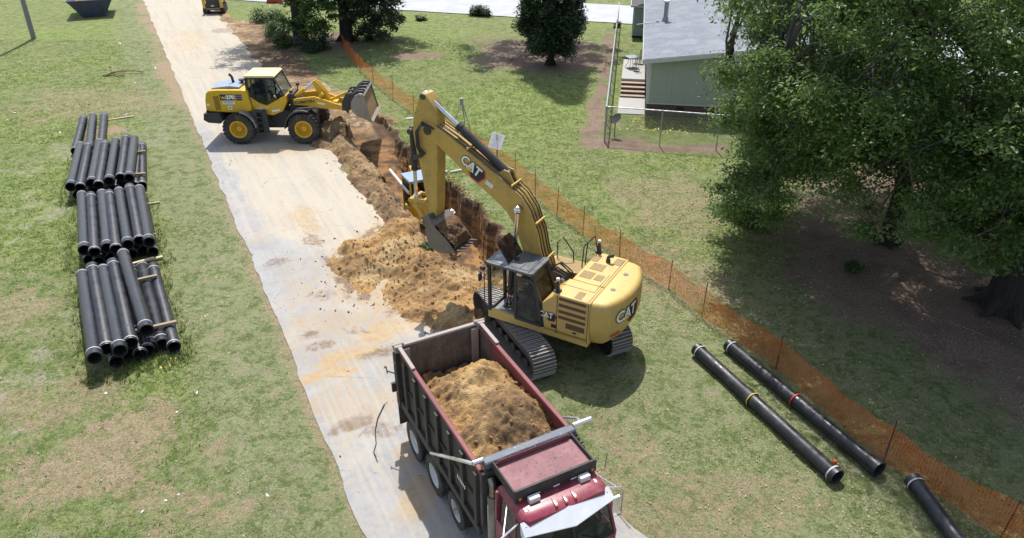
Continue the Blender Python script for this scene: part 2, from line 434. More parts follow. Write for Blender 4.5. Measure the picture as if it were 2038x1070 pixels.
# grey bare grit
grey = np.maximum.reduce([sstep(0.52, 0.70, fbm(GX * 0.8, GY * 0.8, 5, 61)) * sstep(-9, -13, GX + 0.25 * (GY - 12)) * sstep(48, 36, GY) * 0.55,
                          sstep(-39.0, -42.0, GX + (GY - 58) * 0.6 + 2 * (n1 - 0.5)) * sstep(44, 52, GY)])
lush = sstep(0.42, 0.65, fbm(GX * 0.22, GY * 0.22, 4, 71)) * np.where(GX < -3.47 - 0.512 * (GY - 11.78), 0.9, 0.6)
lush = np.maximum(lush, blob(GX, GY, -0.5, 44, 7.5, 8, 0, 72, 0.35, 0.3))
verge = np.where(GX < -3.47 - 0.512 * (GY - 11.78), sstep(4.6, 2.2, edge + 1.2 * (n1 - 0.5)), sstep(28, 20, GY) * 0.85)
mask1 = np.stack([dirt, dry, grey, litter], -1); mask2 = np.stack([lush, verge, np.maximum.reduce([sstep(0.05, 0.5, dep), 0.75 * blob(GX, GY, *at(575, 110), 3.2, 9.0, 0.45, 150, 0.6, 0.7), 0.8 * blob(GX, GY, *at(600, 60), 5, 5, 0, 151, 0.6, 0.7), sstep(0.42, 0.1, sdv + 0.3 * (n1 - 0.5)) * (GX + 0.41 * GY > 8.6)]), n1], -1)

def ground_mat():
    t = NT("grass_and_earth"); v = t.tc.outputs['Object']
    m1 = t.attr('mask1'); a = t.sep(m1.outputs['Color']); litter_ = m1.outputs['Alpha']
    m2 = t.attr('mask2'); b = t.sep(m2.outputs['Color'])
    nb = t.noise(0.7, 5, 0.6, v, 0.4); nm = t.noise(3.2, 6, 0.68, v, 0.3); nf = t.noise(17, 6, 0.72, v); nx = t.noise(55, 4, 0.75, v)
    green = t.mix(t.ramp(nb, 0.35, 0.65), (0.198, 0.233, 0.078), (0.147, 0.207, 0.055))
    green = t.mix(t.math('MULTIPLY', b[0], t.ramp(nm, 0.3, 0.62)), green, (0.204, 0.286, 0.052))
    dull = t.mix(t.ramp(nm, 0.35, 0.65), (0.256, 0.268, 0.148), (0.187, 0.221, 0.098))
    green = t.mix(t.math('MULTIPLY', b[1], 0.85), green, dull)
    green = t.mix(t.ramp(nf, 0.44, 0.64), green, t.mix(0.5, green, (0.055, 0.085, 0.022)))
    n9 = t.noise(9.0, 5, 0.7, v, 0.2); n30 = t.noise(30, 5, 0.75, v)
    green = t.mix(t.math('MULTIPLY', t.ramp(n9, 0.50, 0.66), 0.42), green, (0.360, 0.324, 0.198))
    green = t.mix(t.math('MULTIPLY', t.ramp(n30, 0.54, 0.64), 0.55), green, (0.432, 0.396, 0.258))
    green = t.mix(t.math('MULTIPLY', t.ramp(n30, 0.46, 0.36), 0.55), green, (0.055, 0.085, 0.022))
    mot = t.noise(1.7, 6, 0.72, v, 0.5); m5 = t.noise(5.5, 5, 0.7, v, 0.3)
    green = t.mix(t.math('MULTIPLY', t.ramp(t.math('ADD', mot, t.math('MULTIPLY', t.math('SUBTRACT', m5, 0.5), 0.8)), 0.46, 0.64), 0.80), green, (0.080, 0.118, 0.030))
    green = t.mix(t.math('MULTIPLY', t.ramp(t.math('ADD', t.math('SUBTRACT', 1.0, mot), t.math('MULTIPLY', t.math('SUBTRACT', n9, 0.5), 0.8)), 0.52, 0.68), t.math('SUBTRACT', 0.75, t.math('MULTIPLY', b[0], 0.35))), green, (0.285, 0.24, 0.17))
    straw = t.mix(t.ramp(nf, 0.35, 0.65), (0.381, 0.297, 0.196), (0.20, 0.145, 0.09))
    dm = t.ramp(t.math('ADD', t.math('ADD', a[1], t.math('MULTIPLY', t.math('SUBTRACT', nm, 0.5), 1.9)), t.math('MULTIPLY', t.math('SUBTRACT', n9, 0.5), 1.7)), 0.18, 0.95)
    c = t.mix(dm, green, straw)
    sparse = t.math('MULTIPLY', t.ramp(t.math('ADD', nm, t.math('MULTIPLY', nf, 0.5)), 0.76, 0.95), 0.55)
    c = t.mix(sparse, c, (0.29, 0.24, 0.15))
    gm = t.ramp(t.math('ADD', t.math('ADD', a[2], t.math('MULTIPLY', t.math('SUBTRACT', nm, 0.5), 1.6)), t.math('MULTIPLY', t.math('SUBTRACT', n9, 0.5), 1.6)), 0.36, 1.0)
    c = t.mix(gm, c, t.mix(t.ramp(nf, 0.35, 0.7), (0.36, 0.315, 0.275), (0.25, 0.21, 0.175)))
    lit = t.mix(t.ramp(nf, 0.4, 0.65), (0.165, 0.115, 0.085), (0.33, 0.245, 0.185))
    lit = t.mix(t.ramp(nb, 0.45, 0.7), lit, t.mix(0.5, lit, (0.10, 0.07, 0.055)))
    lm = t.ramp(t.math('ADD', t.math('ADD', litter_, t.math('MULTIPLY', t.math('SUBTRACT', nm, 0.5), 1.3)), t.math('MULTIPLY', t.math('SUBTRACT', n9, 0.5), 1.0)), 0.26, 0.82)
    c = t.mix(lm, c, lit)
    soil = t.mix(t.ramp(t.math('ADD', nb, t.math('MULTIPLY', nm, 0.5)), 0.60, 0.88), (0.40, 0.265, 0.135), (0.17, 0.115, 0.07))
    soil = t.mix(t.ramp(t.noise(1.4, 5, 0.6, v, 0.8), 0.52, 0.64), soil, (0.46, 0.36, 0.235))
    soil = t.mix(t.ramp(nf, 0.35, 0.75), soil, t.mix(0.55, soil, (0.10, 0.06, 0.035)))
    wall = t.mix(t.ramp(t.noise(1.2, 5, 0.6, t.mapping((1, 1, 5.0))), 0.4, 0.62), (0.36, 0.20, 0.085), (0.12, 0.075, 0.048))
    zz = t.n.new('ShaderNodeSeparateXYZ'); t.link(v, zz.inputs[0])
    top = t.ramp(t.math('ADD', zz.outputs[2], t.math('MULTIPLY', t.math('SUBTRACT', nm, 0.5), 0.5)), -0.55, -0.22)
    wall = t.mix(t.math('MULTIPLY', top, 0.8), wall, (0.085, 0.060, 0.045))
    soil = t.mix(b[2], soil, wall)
    sm = t.ramp(t.math('ADD', a[0], t.math('MULTIPLY', t.math('SUBTRACT', nm, 0.5), 0.9)), 0.35, 0.62)
    c = t.mix(sm, c, soil)
    c = t.mix(t.math('MULTIPLY', t.ramp(nx, 0.62, 0.70), 0.5), c, (0.45, 0.40, 0.30))
    h = t.math('ADD', t.math('MULTIPLY', nm, 0.7), t.math('ADD', t.math('MULTIPLY', nf, 0.5), t.math('MULTIPLY', nx, 0.3)))
    return t.done(c, 0.95, 0, t.bump(h, 0.9, 0.09), 0.15)
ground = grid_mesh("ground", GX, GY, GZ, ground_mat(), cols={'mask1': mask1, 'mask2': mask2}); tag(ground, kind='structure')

# ------------------------------------------------------------------ the road, a sheet a little above the ground
RS = np.concatenate([np.arange(-26, -6, 0.4), np.arange(-6, 100, 0.11)]); RT = np.concatenate([[0.0], np.arange(0.09, 6.1, 0.11)])
TT, SS = np.meshgrid(RT, RS)
RYm = 11.78 + SS * 0.890; wob = 0.13 * (fbm(SS * 0.8, TT * 0 + 3, 4, 81, 0.5) - 0.5) * 2
RXm = -3.47 - 0.512 * (RYm - 11.78) + np.where(TT < 0.05, wob, TT + np.where(TT > 5.9, wob * 2.5 * 1.2, 0)) * 1.09
RZm = 0.018 + 0.02 * np.sin(np.clip(TT / 6.0, 0, 1) * math.pi)
sdr, _ = trench_depth(RXm, RYm)
kp = sdr > 0.12
nr = fbm(RXm * 1.1, RYm * 1.1, 5, 83); streak = fbm(TT * 3.2, SS * 0.22, 4, 84)
far = sstep(-7.0, -4.0, 0.0 * SS + (RYm - 31) + 3.0 * (nr - 0.5) + 1.1 * (TT - 2.2))
left = sstep(0.2, 1.3, TT + 0.9 * (nr - 0.5) + 0.02 * (RYm - 30))
pale = far * np.maximum(left, sstep(36, 44, RYm)) * (0.72 + 0.5 * (streak - 0.5))
P_CLEAN = px_poly([(640, 292), (690, 330), (785, 440), (690, 492), (640, 430), (600, 360)])
pale = np.maximum(pale, 0.6 * sstep(0.3, -0.3, poly_sd(RXm, RYm, P_CLEAN)))
def pb(px, py, rx, ry, ang=0, seed=1, warp=0.6, sc=1.4):
    x, y = at(px, py); return blob(RXm, RYm, x, y, rx, ry, ang, seed, warp, sc)
orange = np.maximum.reduce([0.55 * pb(690, 800, 1.6, 1.6, 0.2, 105, 0.7), 0.5 * pb(640, 690, 1.6, 1.2, 0.2, 106, 0.7), pb(705, 705, 1.5, 0.9, 0.3, 91), pb(650, 745, 1.0, 0.5, 0.4, 92), 0.9 * pb(790, 650, 1.9, 0.8, 0.5, 93), 0.8 * pb(830, 985, 0.75, 1.0, 0.1, 94, 0.4), 0.8 * pb(820, 900, 0.6, 0.9, 0, 95, 0.5),
                            0.6 * pb(690, 640, 2.2, 1.0, 0.2, 96), 0.5 * pb(620, 590, 1.8, 1.4, 0, 97), 0.75 * pb(880, 640, 2.0, 0.9, 0.4, 98), 0.7 * pb(610, 440, 0.8, 2.2, 0.45, 99), 0.5 * pb(520, 480, 0.6, 0.4, 0, 100),
                            0.6 * pb(580, 300, 3, 1.2, 0, 101), 0.5 * pb(380, 80, 2, 6, 0.4, 102), 0.45 * pb(720, 660, 3.4, 3.6, 0.3, 103, 0.5, 0.8), 0.4 * pb(640, 560, 2.6, 3.0, 0.3, 104, 0.5, 0.8), 0.75 * sstep(0.9, -0.5, poly_sd(RXm, RYm, P_PIT) + 1.6 * (nr - 0.5))])
brown = np.maximum.reduce([0.75 * pb(700, 845, 0.75, 0.45, 0.2, 125), 0.6 * pb(640, 690, 0.9, 0.5, 0.3, 126), 0.65 * pb(760, 700, 0.8, 0.4, 0.6, 127), 0.6 * pb(560, 520, 0.8, 0.5, 0.2, 128), 0.6 * pb(620, 480, 0.5, 1.4, 0.5, 129), 0.75 * pb(620, 665, 0.5, 0.4, 0.4, 111), 0.7 * pb(660, 520, 1.0, 0.35, -0.6, 112), 0.8 * pb(695, 850, 0.5, 0.3, 0, 113), 0.6 * pb(750, 860, 0.8, 0.5, 0, 114), 0.5 * pb(640, 585, 0.7, 0.5, 0, 115),
                           0.5 * pb(715, 660, 0.5, 0.3, 0, 116), 0.6 * pb(520, 240, 1.2, 2.2, 0.4, 117), 0.45 * pb(500, 110, 2.5, 3, 0.4, 118), 0.55 * pb(450, 60, 2.0, 1.2, 0.4, 119), 0.7 * pb(800, 620, 0.9, 0.4, 0.2, 120),
                           sstep(0.5, -0.6, poly_sd(RXm, RYm, P_PIT) + 1.3 * (nr - 0.4)) * sstep(0.45, 0.6, fbm(RXm * 1.5, RYm * 1.5, 4, 121))])
ruts = np.exp(-((TT - 1.3 - 0.2 * (streak - 0.5)) / 0.22) ** 2) + np.exp(-((TT - 3.3) / 0.25) ** 2) + np.exp(-((TT - 4.4) / 0.2) ** 2)
damp = np.maximum(0.8 * pb(860, 655, 2.1, 0.7, 0.1, 123, 0.4), 0.35 * pb(720, 610, 0.9, 0.8, 0, 124))
pale = np.maximum(pale, 0.20 + 0.32 * fbm(RXm * 0.7, RYm * 0.7, 4, 140) + 0.15 * (streak - 0.5))
rm = np.stack([pale, orange, brown, damp], -1); rm2 = np.stack([np.clip(ruts, 0, 1), streak, sstep(0.5, 0.0, TT), nr], -1)
def road_mat():
    t = NT("worn_asphalt"); v = t.tc.outputs['Object']
    k1 = t.attr('stain'); a = t.sep(k1.outputs['Color']); k2 = t.attr('wear'); b = t.sep(k2.outputs['Color'])
    nb = t.noise(0.9, 5, 0.6, v, 0.4); nm = t.noise(5, 6, 0.68, v); nf = t.noise(40, 5, 0.75, v); vg = t.voro(70, v).outputs['Distance']
    asp = t.mix(t.ramp(nb, 0.35, 0.68), (0.278, 0.278, 0.285), (0.345, 0.342, 0.338))
    asp = t.mix(t.math('MULTIPLY', t.ramp(nf, 0.45, 0.7), 0.45), asp, (0.21, 0.21, 0.215))
    asp = t.mix(t.math('MULTIPLY', t.ramp(vg, 0.25, 0.05), 0.25), asp, (0.5, 0.49, 0.47))
    pl = t.mix(t.ramp(nm, 0.35, 0.65), (0.47, 0.405, 0.30), (0.41, 0.365, 0.295))
    pl = t.mix(t.math('MULTIPLY', t.ramp(b[1], 0.5, 0.7), 0.5), pl, (0.35, 0.31, 0.255))
    w = t.math('MULTIPLY', t.math('SUBTRACT', t.math('ADD', nm, t.math('MULTIPLY', nf, 0.5)), 0.75), 1.4)
    c = t.mix(t.ramp(t.math('ADD', a[0], w), 0.18, 0.75), asp, pl)
    c = t.mix(t.math('MULTIPLY', b[0], 0.22), c, (0.34, 0.325, 0.30))
    og = t.mix(t.ramp(nm, 0.35, 0.65), (0.44, 0.315, 0.15), (0.38, 0.245, 0.11))
    c = t.mix(t.math('MULTIPLY', t.ramp(t.math('ADD', a[1], w), 0.12, 1.15), 0.85), c, og)
    c = t.mix(t.math('MULTIPLY', t.ramp(t.math('ADD', a[2], t.math('MULTIPLY', w, 1.3)), 0.22, 0.85), 0.8), c, (0.165, 0.105, 0.065))
    c = t.mix(t.math('MULTIPLY', t.ramp(nf, 0.66, 0.72), 0.35), c, (0.13, 0.10, 0.08))
    r = t.math('SUBTRACT', 0.9, t.math('MULTIPLY', k1.outputs['Alpha'], 0.55))
    rd = t.mapping((1, 1, 1), (0, 0, R(-27.1)), v)
    sk1 = t.noise(1.0, 5, 0.65, t.mapping((3.2, 0.10, 1), (0, 0, 0), rd), 0.3); sk2 = t.noise(1.0, 4, 0.6, t.mapping((9.0, 0.35, 1), (0, 0, 0), rd), 0.2)
    c = t.mix(t.math('MULTIPLY', t.ramp(sk1, 0.52, 0.66), 0.24), c, (0.49, 0.44, 0.36))
    c = t.mix(t.math('MULTIPLY', t.ramp(sk2, 0.54, 0.68), 0.18), c, (0.22, 0.195, 0.165))
    cr = t.voro(0.30, t.mapping((1, 1, 0), (0, 0, 0.4), v), 'DISTANCE_TO_EDGE').outputs['Distance']
    cw = t.math('ADD', cr, t.math('MULTIPLY', t.math('SUBTRACT', nm, 0.5), 0.05))
    c = t.mix(t.math('MULTIPLY', t.ramp(cw, 0.006, 0.0), t.math('MULTIPLY', t.ramp(nb, 0.45, 0.6), 0.5)), c, (0.12, 0.11, 0.10))
    h = t.math('ADD', t.math('MULTIPLY', nm, 0.5), t.math('ADD', nf, t.math('MULTIPLY', a[2], 1.2)))
    return t.done(c, r, 0, t.bump(h, 0.35, 0.02), 0.3)
road = grid_mesh("road", RXm, RYm, RZm, road_mat(), keep=kp, cols={'stain': rm, 'wear': rm2}); tag(road, kind='structure')
# cross street at the far end
sm = NT("street"); cs = sm.done(sm.mix(sm.ramp(sm.noise(0.6, 5), 0.35, 0.65), (0.36, 0.37, 0.39), (0.43, 0.43, 0.43)), 0.9, 0, sm.bump(sm.noise(30, 4), 0.2, 0.01))
A, B = Vector((-30.0, 80.1)), Vector((60, 53.5)); dd = (B - A).normalized(); nn = Vector((-dd.y, dd.x))
qx = np.linspace(0, (B - A).length, 240); qy = np.linspace(0, 8.5, 12); QY, QX = np.meshgrid(qy, qx)
wv = np.where(QY < 0.1, 0.25 * (fbm(QX * 0.5, QX * 0, 3, 130) - 0.5), 0)
PX, PY = np.meshgrid(np.linspace(19, 60, 60), np.linspace(47, 60, 20))
tag(grid_mesh("pavement", PX, PY + 0.15 * (PX - 19) * -1.0 + 6, 0.11 + 0 * PX, cs), kind='structure')
tag(grid_mesh("cross_street", (A.x + dd.x * QX + nn.x * (QY + wv)).T, (A.y + dd.y * QX + nn.y * (QY + wv)).T, (0.062 + 0 * QX).T, cs), kind='structure')

# ------------------------------------------------------------------ spoil: heaps of dug earth
def ridg(x, y, seed): return 1 - np.abs(2 * fbm(x, y, 3, seed) - 1)
def heap_field(X, Y, crest, w, hgt, seed, rough=0.35, sharp=1.5):
    d = line_d(X, Y, crest) / w + 0.55 * (fbm(X * 0.9, Y * 0.9, 4, seed) - 0.5) * 2 * 0.8
    base = np.clip(1 - np.clip(d, 0, None) ** sharp, -0.3, 1)
    lum = fbm(X * 2.2, Y * 2.2, 4, seed + 1) - 0.5; sml = fbm(X * 7, Y * 7, 3, seed + 2) - 0.5
    return hgt * base + rough * lum * sstep(-0.1, 0.5, base) + 0.15 * sml * sstep(-0.1, 0.3, base) + 0.09 * (fbm(X * 15, Y * 15, 3, seed + 3) - 0.5) + 0.10 * (ridg(X * 3.5, Y * 3.5, seed + 4) - 0.7) * sstep(-0.1, 0.3, base)
def heap(name, x0, x1, y0, y1, parts, mat, label, step=0.042):
    X, Y = np.meshgrid(np.arange(x0, x1, step), np.arange(y0, y1, step))
    Z = np.full(X.shape, -0.3)
    for p in parts: Z = np.maximum(Z, heap_field(X, Y, *p))
    G = ground_z(X, Y); sd_, dp_ = trench_depth(X, Y)
    Z = np.where(sd_ < 0.0, np.minimum(Z, G - 0.05 + 0.35 * sstep(-0.2, 0.0, sd_) * Z), Z)
    keep = (Z > np.maximum(G, 0.0) + 0.012)
    dk = np.clip(sstep(0.50, 0.62, fbm(X * 0.75, Y * 0.75, 4, 77)) + 0.7 * sstep(-3.6, -2.0, X) * sstep(0.4, 0.6, fbm(X * 1.2, Y * 1.2, 3, 78)), 0, 1) * 0.6
    o = grid_mesh(name, X, Y, Z, mat, keep=keep, floats={'dk': dk, 'pl': 0.7 * sstep(0.58, 0.68, fbm(X * 0.9 + 9, Y * 0.9, 3, 79))})
    return tag(o, label, "dirt pile")
M_SPOIL = soil_mat("sandy_spoil", (0.47, 0.285, 0.12), (0.22, 0.135, 0.07), (0.54, 0.41, 0.22), 0.47); M_BANK = soil_mat("brown_spoil", (0.36, 0.235, 0.12), (0.12, 0.08, 0.05), (0.45, 0.34, 0.21), 0.46)
heap("spoil_heap", -8.2, 1.0, 19.6, 28.6, [([(-5.3, 24.4), (-4.2, 24.9), (-3.6, 24.0)], 1.75, 0.62, 201), ([(-5.0, 26.4), (-4.5, 27.6)], 0.9, 0.5, 211), ([(-2.9, 22.9), (-1.2, 22.2)], 1.7, 0.30, 221), ([(-6.3, 25.6), (-5.4, 26.2)], 0.6, 0.3, 231), ([(-3.2, 21.3), (-1.8, 20.9)], 1.0, 0.28, 251)],
     M_SPOIL, "wide orange heap of loose sandy soil in front of the excavator cab")
heap("spoil_bank", -13, -3.4, 27.2, 41, [([(-4.85, 28.2), (-5.9, 30.6), (-7.45, 33.9), (-8.8, 36.6), (-9.4, 37.8)], 0.72, 0.46, 301), ([(-6.1, 30.4), (-7.5, 33.0)], 0.5, 0.35, 311), ([(-9.6, 37.3), (-10.4, 37.6)], 0.6, 0.3, 321)],
     M_BANK, "long low bank of brown soil along the left lip of the trench")
heap("backfill_heap", -11.5, -5.0, 37.0, 44, [([(-9.6, 39.0), (-8.2, 40.0)], 1.15, 1.05, 401), ([(-7.6, 40.9), (-8.4, 41.8)], 1.2, 0.5, 411)],
     M_BANK, "steep pile of dark soil just tipped under the loader bucket")

# ------------------------------------------------------------------ shared paints
M_YEL = paint("dusty_yellow_paint", (0.585, 0.385, 0.105), (0.42, 0.30, 0.155), 0.6, 0.42, sc=1.1)
M_YELW = paint("worn_yellow_paint", (0.53, 0.335, 0.075), (0.27, 0.19, 0.10), 0.7, 0.5, sc=1.6, fleck=0.5, fcol=(0.14, 0.10, 0.06))
M_CHR = paint("chrome_rod", (0.75, 0.75, 0.74), (0.4, 0.35, 0.3), 0.2, 0.12, 1.0, sc=3)
M_BLK = paint("black_paint", (0.022, 0.022, 0.024), (0.12, 0.10, 0.08), 0.35, 0.4, sc=2)
M_RUB = paint("rubber", (0.028, 0.027, 0.027), (0.20, 0.165, 0.125), 0.55, 0.8, sc=2.5, bump=0.2)
M_STL = paint("dirty_steel", (0.20, 0.175, 0.15), (0.30, 0.22, 0.14), 0.6, 0.55, 0.5, sc=2.5, bump=0.2)
M_TRK = paint("track_steel", (0.115, 0.10, 0.085), (0.22, 0.165, 0.11), 0.75, 0.65, 0.25, sc=2.2, bump=0.25)
M_GRS = paint("worn_grouser", (0.46, 0.44, 0.42), (0.30, 0.25, 0.19), 0.4, 0.4, 0.5, sc=4)
M_DRK = paint("dark_frame", (0.045, 0.043, 0.042), (0.16, 0.125, 0.09), 0.5, 0.6, sc=2.2)
M_GLS = glass("cab_glass", (0.55, 0.60, 0.58), 0.5, 0.05, (0.015, 0.018, 0.018))
M_GLS2 = glass("clear_glass", (0.85, 0.9, 0.9), 0.22, 0.03, (0.02, 0.025, 0.025))
M_WHT = paint("white_paint", (0.72, 0.71, 0.69), (0.4, 0.35, 0.28), 0.3, 0.5, sc=3)
M_RED = flat("red_reflector", (0.50, 0.03, 0.02), 0.3)
M_AMB = flat("amber_lens", (0.65, 0.22, 0.03), 0.25)
M_SKIN = flat("skin", (0.36, 0.20, 0.13), 0.6)
M_TAN = paint("tan_grip_patch", (0.32, 0.225, 0.105), (0.22, 0.16, 0.09), 0.4, 0.9, sc=6, bump=0.3)
M_VENT = flat("brown_vent_mesh", (0.13, 0.070, 0.036), 0.8)

_tc = {}
def text_geo(body, size=1.0, off=0.0, shear=0.0):
    """flat letters as (verts, faces), centred on their own box"""
    k = (body, size, off, shear)
    if k in _tc: return _tc[k]
    cu = bpy.data.curves.new("lettering", 'FONT'); cu.body = body; cu.size = size; cu.offset = off; cu.shear = shear
    cu.align_x = 'CENTER'; cu.align_y = 'CENTER'; cu.resolution_u = 3
    ob = bpy.data.objects.new("lettering", cu); COL.objects.link(ob)
    dg = bpy.context.evaluated_depsgraph_get(); me = bpy.data.meshes.new_from_object(ob.evaluated_get(dg))
    vs = [tuple(v.co) for v in me.vertices]; fs = [tuple(p.vertices) for p in me.polygons]
    bpy.data.objects.remove(ob); bpy.data.curves.remove(cu); bpy.data.meshes.remove(me)
    _tc[k] = (vs, fs); return _tc[k]
def put_text(mb, body, size, fn, m=0, off=0.0, lift=0.0, sx=1.0, shear=0.0):
    vs, fs = text_geo(body, size, off, shear)
    mb.add([fn(v[0] * sx, v[1], lift) for v in vs], fs, m)
def cat_logo(mb, size, fn):
    """white CAT over a dark and red diamond; slots 0 white, 1 dark, 2 red, 3 yellow"""
    s = size
    hexo = [(0.10, 0.46), (0.82, 0.46), (1.06, 0.08), (0.84, -0.56), (0.20, -0.62), (-0.12, -0.36)]
    hexi = [(0.12, 0.38), (0.76, 0.38), (0.96, 0.07), (0.77, -0.46), (0.24, -0.52), (-0.04, -0.32)]
    mb.add([fn(a * s, b * s, 0.004) for a, b in hexo], [tuple(range(5, -1, -1))], 2)
    mb.add([fn(a * s, b * s, 0.008) for a, b in hexi], [tuple(range(5, -1, -1))], 1)
    gl = lambda u, v, h: fn(u - 0.12 * s, v + 0.04 * s, h)
    put_text(mb, "CAT", s * 0.86, gl, 1, 0.07 * s, 0.012, 0.92)
    put_text(mb, "CAT", s * 0.86, gl, 0, 0.028 * s, 0.016, 0.92)
    mb.add([fn(a * s, b * s, 0.020) for a, b in ((-0.36, -0.30), (0.10, -0.30), (-0.13, 0.0))], [(0, 1, 2)], 3)
M_LW = flat("logo_white", (0.8, 0.8, 0.78)); M_LD = flat("logo_black", (0.02, 0.02, 0.025)); M_LR = flat("logo_red", (0.40, 0.03, 0.03)); M_LY = flat("logo_yellow", (0.75, 0.50, 0.05))
LOGO = [M_LW, M_LD, M_LR, M_LY]

# ------------------------------------------------------------------ people
def person(name, label, joints, bones, mats, boneMat, loc, rz=0.0, head=None, group=None):
    """one skinned body; joints: name -> (xyz, radius); each bone gives its faces a material"""
    names = list(joints); idx = {n: i for i, n in enumerate(names)}
    me = bpy.data.meshes.new(name); me.from_pydata([joints[n][0] for n in names], [(idx[a], idx[b]) for a, b in bones], [])
    ob = bpy.data.objects.new(name, me); COL.objects.link(ob)
    sk = ob.modifiers.new("skin", 'SKIN'); sk.use_smooth_shade = True
    lay = me.skin_vertices[0].data if me.skin_vertices else None
    for n in names:
        rr = joints[n][1]; lay[idx[n]].radius = rr if isinstance(rr, tuple) else (rr, rr)
    lay[0].use_root = True
    ss = ob.modifiers.new("sub", 'SUBSURF'); ss.levels = 1; ss.render_levels = 1
    dg = bpy.context.evaluated_depsgraph_get(); m2 = bpy.data.meshes.new_from_object(ob.evaluated_get(dg))
    bpy.data.objects.remove(ob)
    bm = bmesh.new(); bm.from_mesh(m2)
    if head:   # face on the head: brow, nose, ears as extra shape pulled from the same skin
        hc, fwd = Vector(head[0]), Vector(head[1])
        for v in bm.verts:
            d = v.co - hc
            if d.length < 0.16:
                f = d.dot(fwd)
                if f > 0.05 and abs(d.z) < 0.03 and (d - fwd * f).length < 0.035: v.co += fwd * 0.022
    for mm in mats: m2.materials.append(mm)
    for f in bm.faces:
        c = f.calc_center_median(); best = 1e9; mi = 0
        for bi, (a, b) in enumerate(bones):
            A = Vector(joints[a][0]); B = Vector(joints[b][0]); e = B - A
            t = max(0, min(1, (c - A).dot(e) / max(e.length_squared, 1e-9))); d = (c - A - e * t).length
            if d < best: best = d; mi = boneMat[bi]
        f.material_index = mi; f.smooth = True
    bm.to_mesh(m2); bm.free(); m2.name = name
    o = bpy.data.objects.new(name, m2); COL.objects.link(o); o.location = loc; o.rotation_euler = (0, 0, rz)
    return tag(o, label, "person", group)
def hand(j, bones, bm_, wrist, dirv, side, mat, tagn):
    d = Vector(dirv).normalized(); s_ = Vector(side).normalized(); w = Vector(wrist)
    j[tagn + 'palm'] = (tuple(w + d * 0.06), 0.026); bones.append((tagn + 'wr', tagn + 'palm')); bm_.append(mat)
    for k, (o_, L) in enumerate(((-0.028, 0.07), (-0.01, 0.08), (0.01, 0.076), (0.028, 0.06))):
        a = w + d * 0.10 + s_ * o_; b = a + d * L * 0.55 + Vector((0, 0, -0.012)); c = b + d * L * 0.35 + Vector((0, 0, -0.03))
        for q, p in (('a', a), ('b', b), ('c', c)): j[f'{tagn}{k}{q}'] = (tuple(p), 0.010 if q != 'c' else 0.008)
        bones += [(tagn + 'palm', f'{tagn}{k}a'), (f'{tagn}{k}a', f'{tagn}{k}b'), (f'{tagn}{k}b', f'{tagn}{k}c')]; bm_ += [mat] * 3
    a = w + d * 0.045 + s_ * 0.045; b = a + d * 0.045 + s_ * 0.012
    j[tagn + 'ta'] = (tuple(a), 0.011); j[tagn + 'tb'] = (tuple(b), 0.009)
    bones += [(tagn + 'palm', tagn + 'ta'), (tagn + 'ta', tagn + 'tb')]; bm_ += [mat] * 2
def seated(name, label, loc, rz, shirt, pants, boots, arms, capm=None):
    """facing +x, seat at z = 0"""
    j = {'pel': ((0, 0, 0.10), 0.15), 'wai': ((-0.03, 0, 0.28), 0.135), 'che': ((-0.04, 0, 0.48), (0.17, 0.13)), 'nek': ((-0.02, 0, 0.62), 0.06), 'chin': ((0.02, 0, 0.70), 0.075), 'hed': ((0.01, 0, 0.78), (0.085, 0.10)), 'top': ((0.0, 0, 0.86), 0.07)}
    B = [('pel', 'wai'), ('wai', 'che'), ('che', 'nek'), ('nek', 'chin'), ('chin', 'hed'), ('hed', 'top')]; bmx = [1, 0, 0, 2, 2, 3]
    for sg, n in ((1, 'l'), (-1, 'r')):
        j.update({n + 'sho': ((-0.03, sg * 0.20, 0.53), 0.068), n + 'elb': (arms[0][0:1] + (sg * arms[0][1],) + arms[0][2:], 0.05), n + 'wr': (arms[1][0:1] + (sg * arms[1][1],) + arms[1][2:], 0.034),
                  n + 'hip': ((0.04, sg * 0.11, 0.09), 0.105), n + 'kne': ((0.46, sg * 0.15, 0.12), 0.07), n + 'ank': ((0.52, sg * 0.15, -0.30), 0.05), n + 'toe': ((0.68, sg * 0.16, -0.36), 0.042)})
        B += [('che', n + 'sho'), (n + 'sho', n + 'elb'), (n + 'elb', n + 'wr'), ('pel', n + 'hip'), (n + 'hip', n + 'kne'), (n + 'kne', n + 'ank'), (n + 'ank', n + 'toe')]
        bmx += [0, 0, 2, 1, 1, 1, 4]
        e = Vector(j[n + 'elb'][0]); w = Vector(j[n + 'wr'][0])
        hand(j, B, bmx, w, w - e, (0, -sg, 0), 2, n)
    return person(name, label, j, B, [shirt, pants, M_SKIN, capm or flat("hair", (0.05, 0.035, 0.025), 0.9), boots], bmx, loc, rz, (j['hed'][0], (1, 0, 0)))

# ------------------------------------------------------------------ the excavator
EXR = R(150.5); EXO = (1.22, 19.92, 0.02)
ex = thing("excavator", "large dusty yellow tracked excavator with raised boom standing beside the dump truck", "excavator", EXO, EXR)
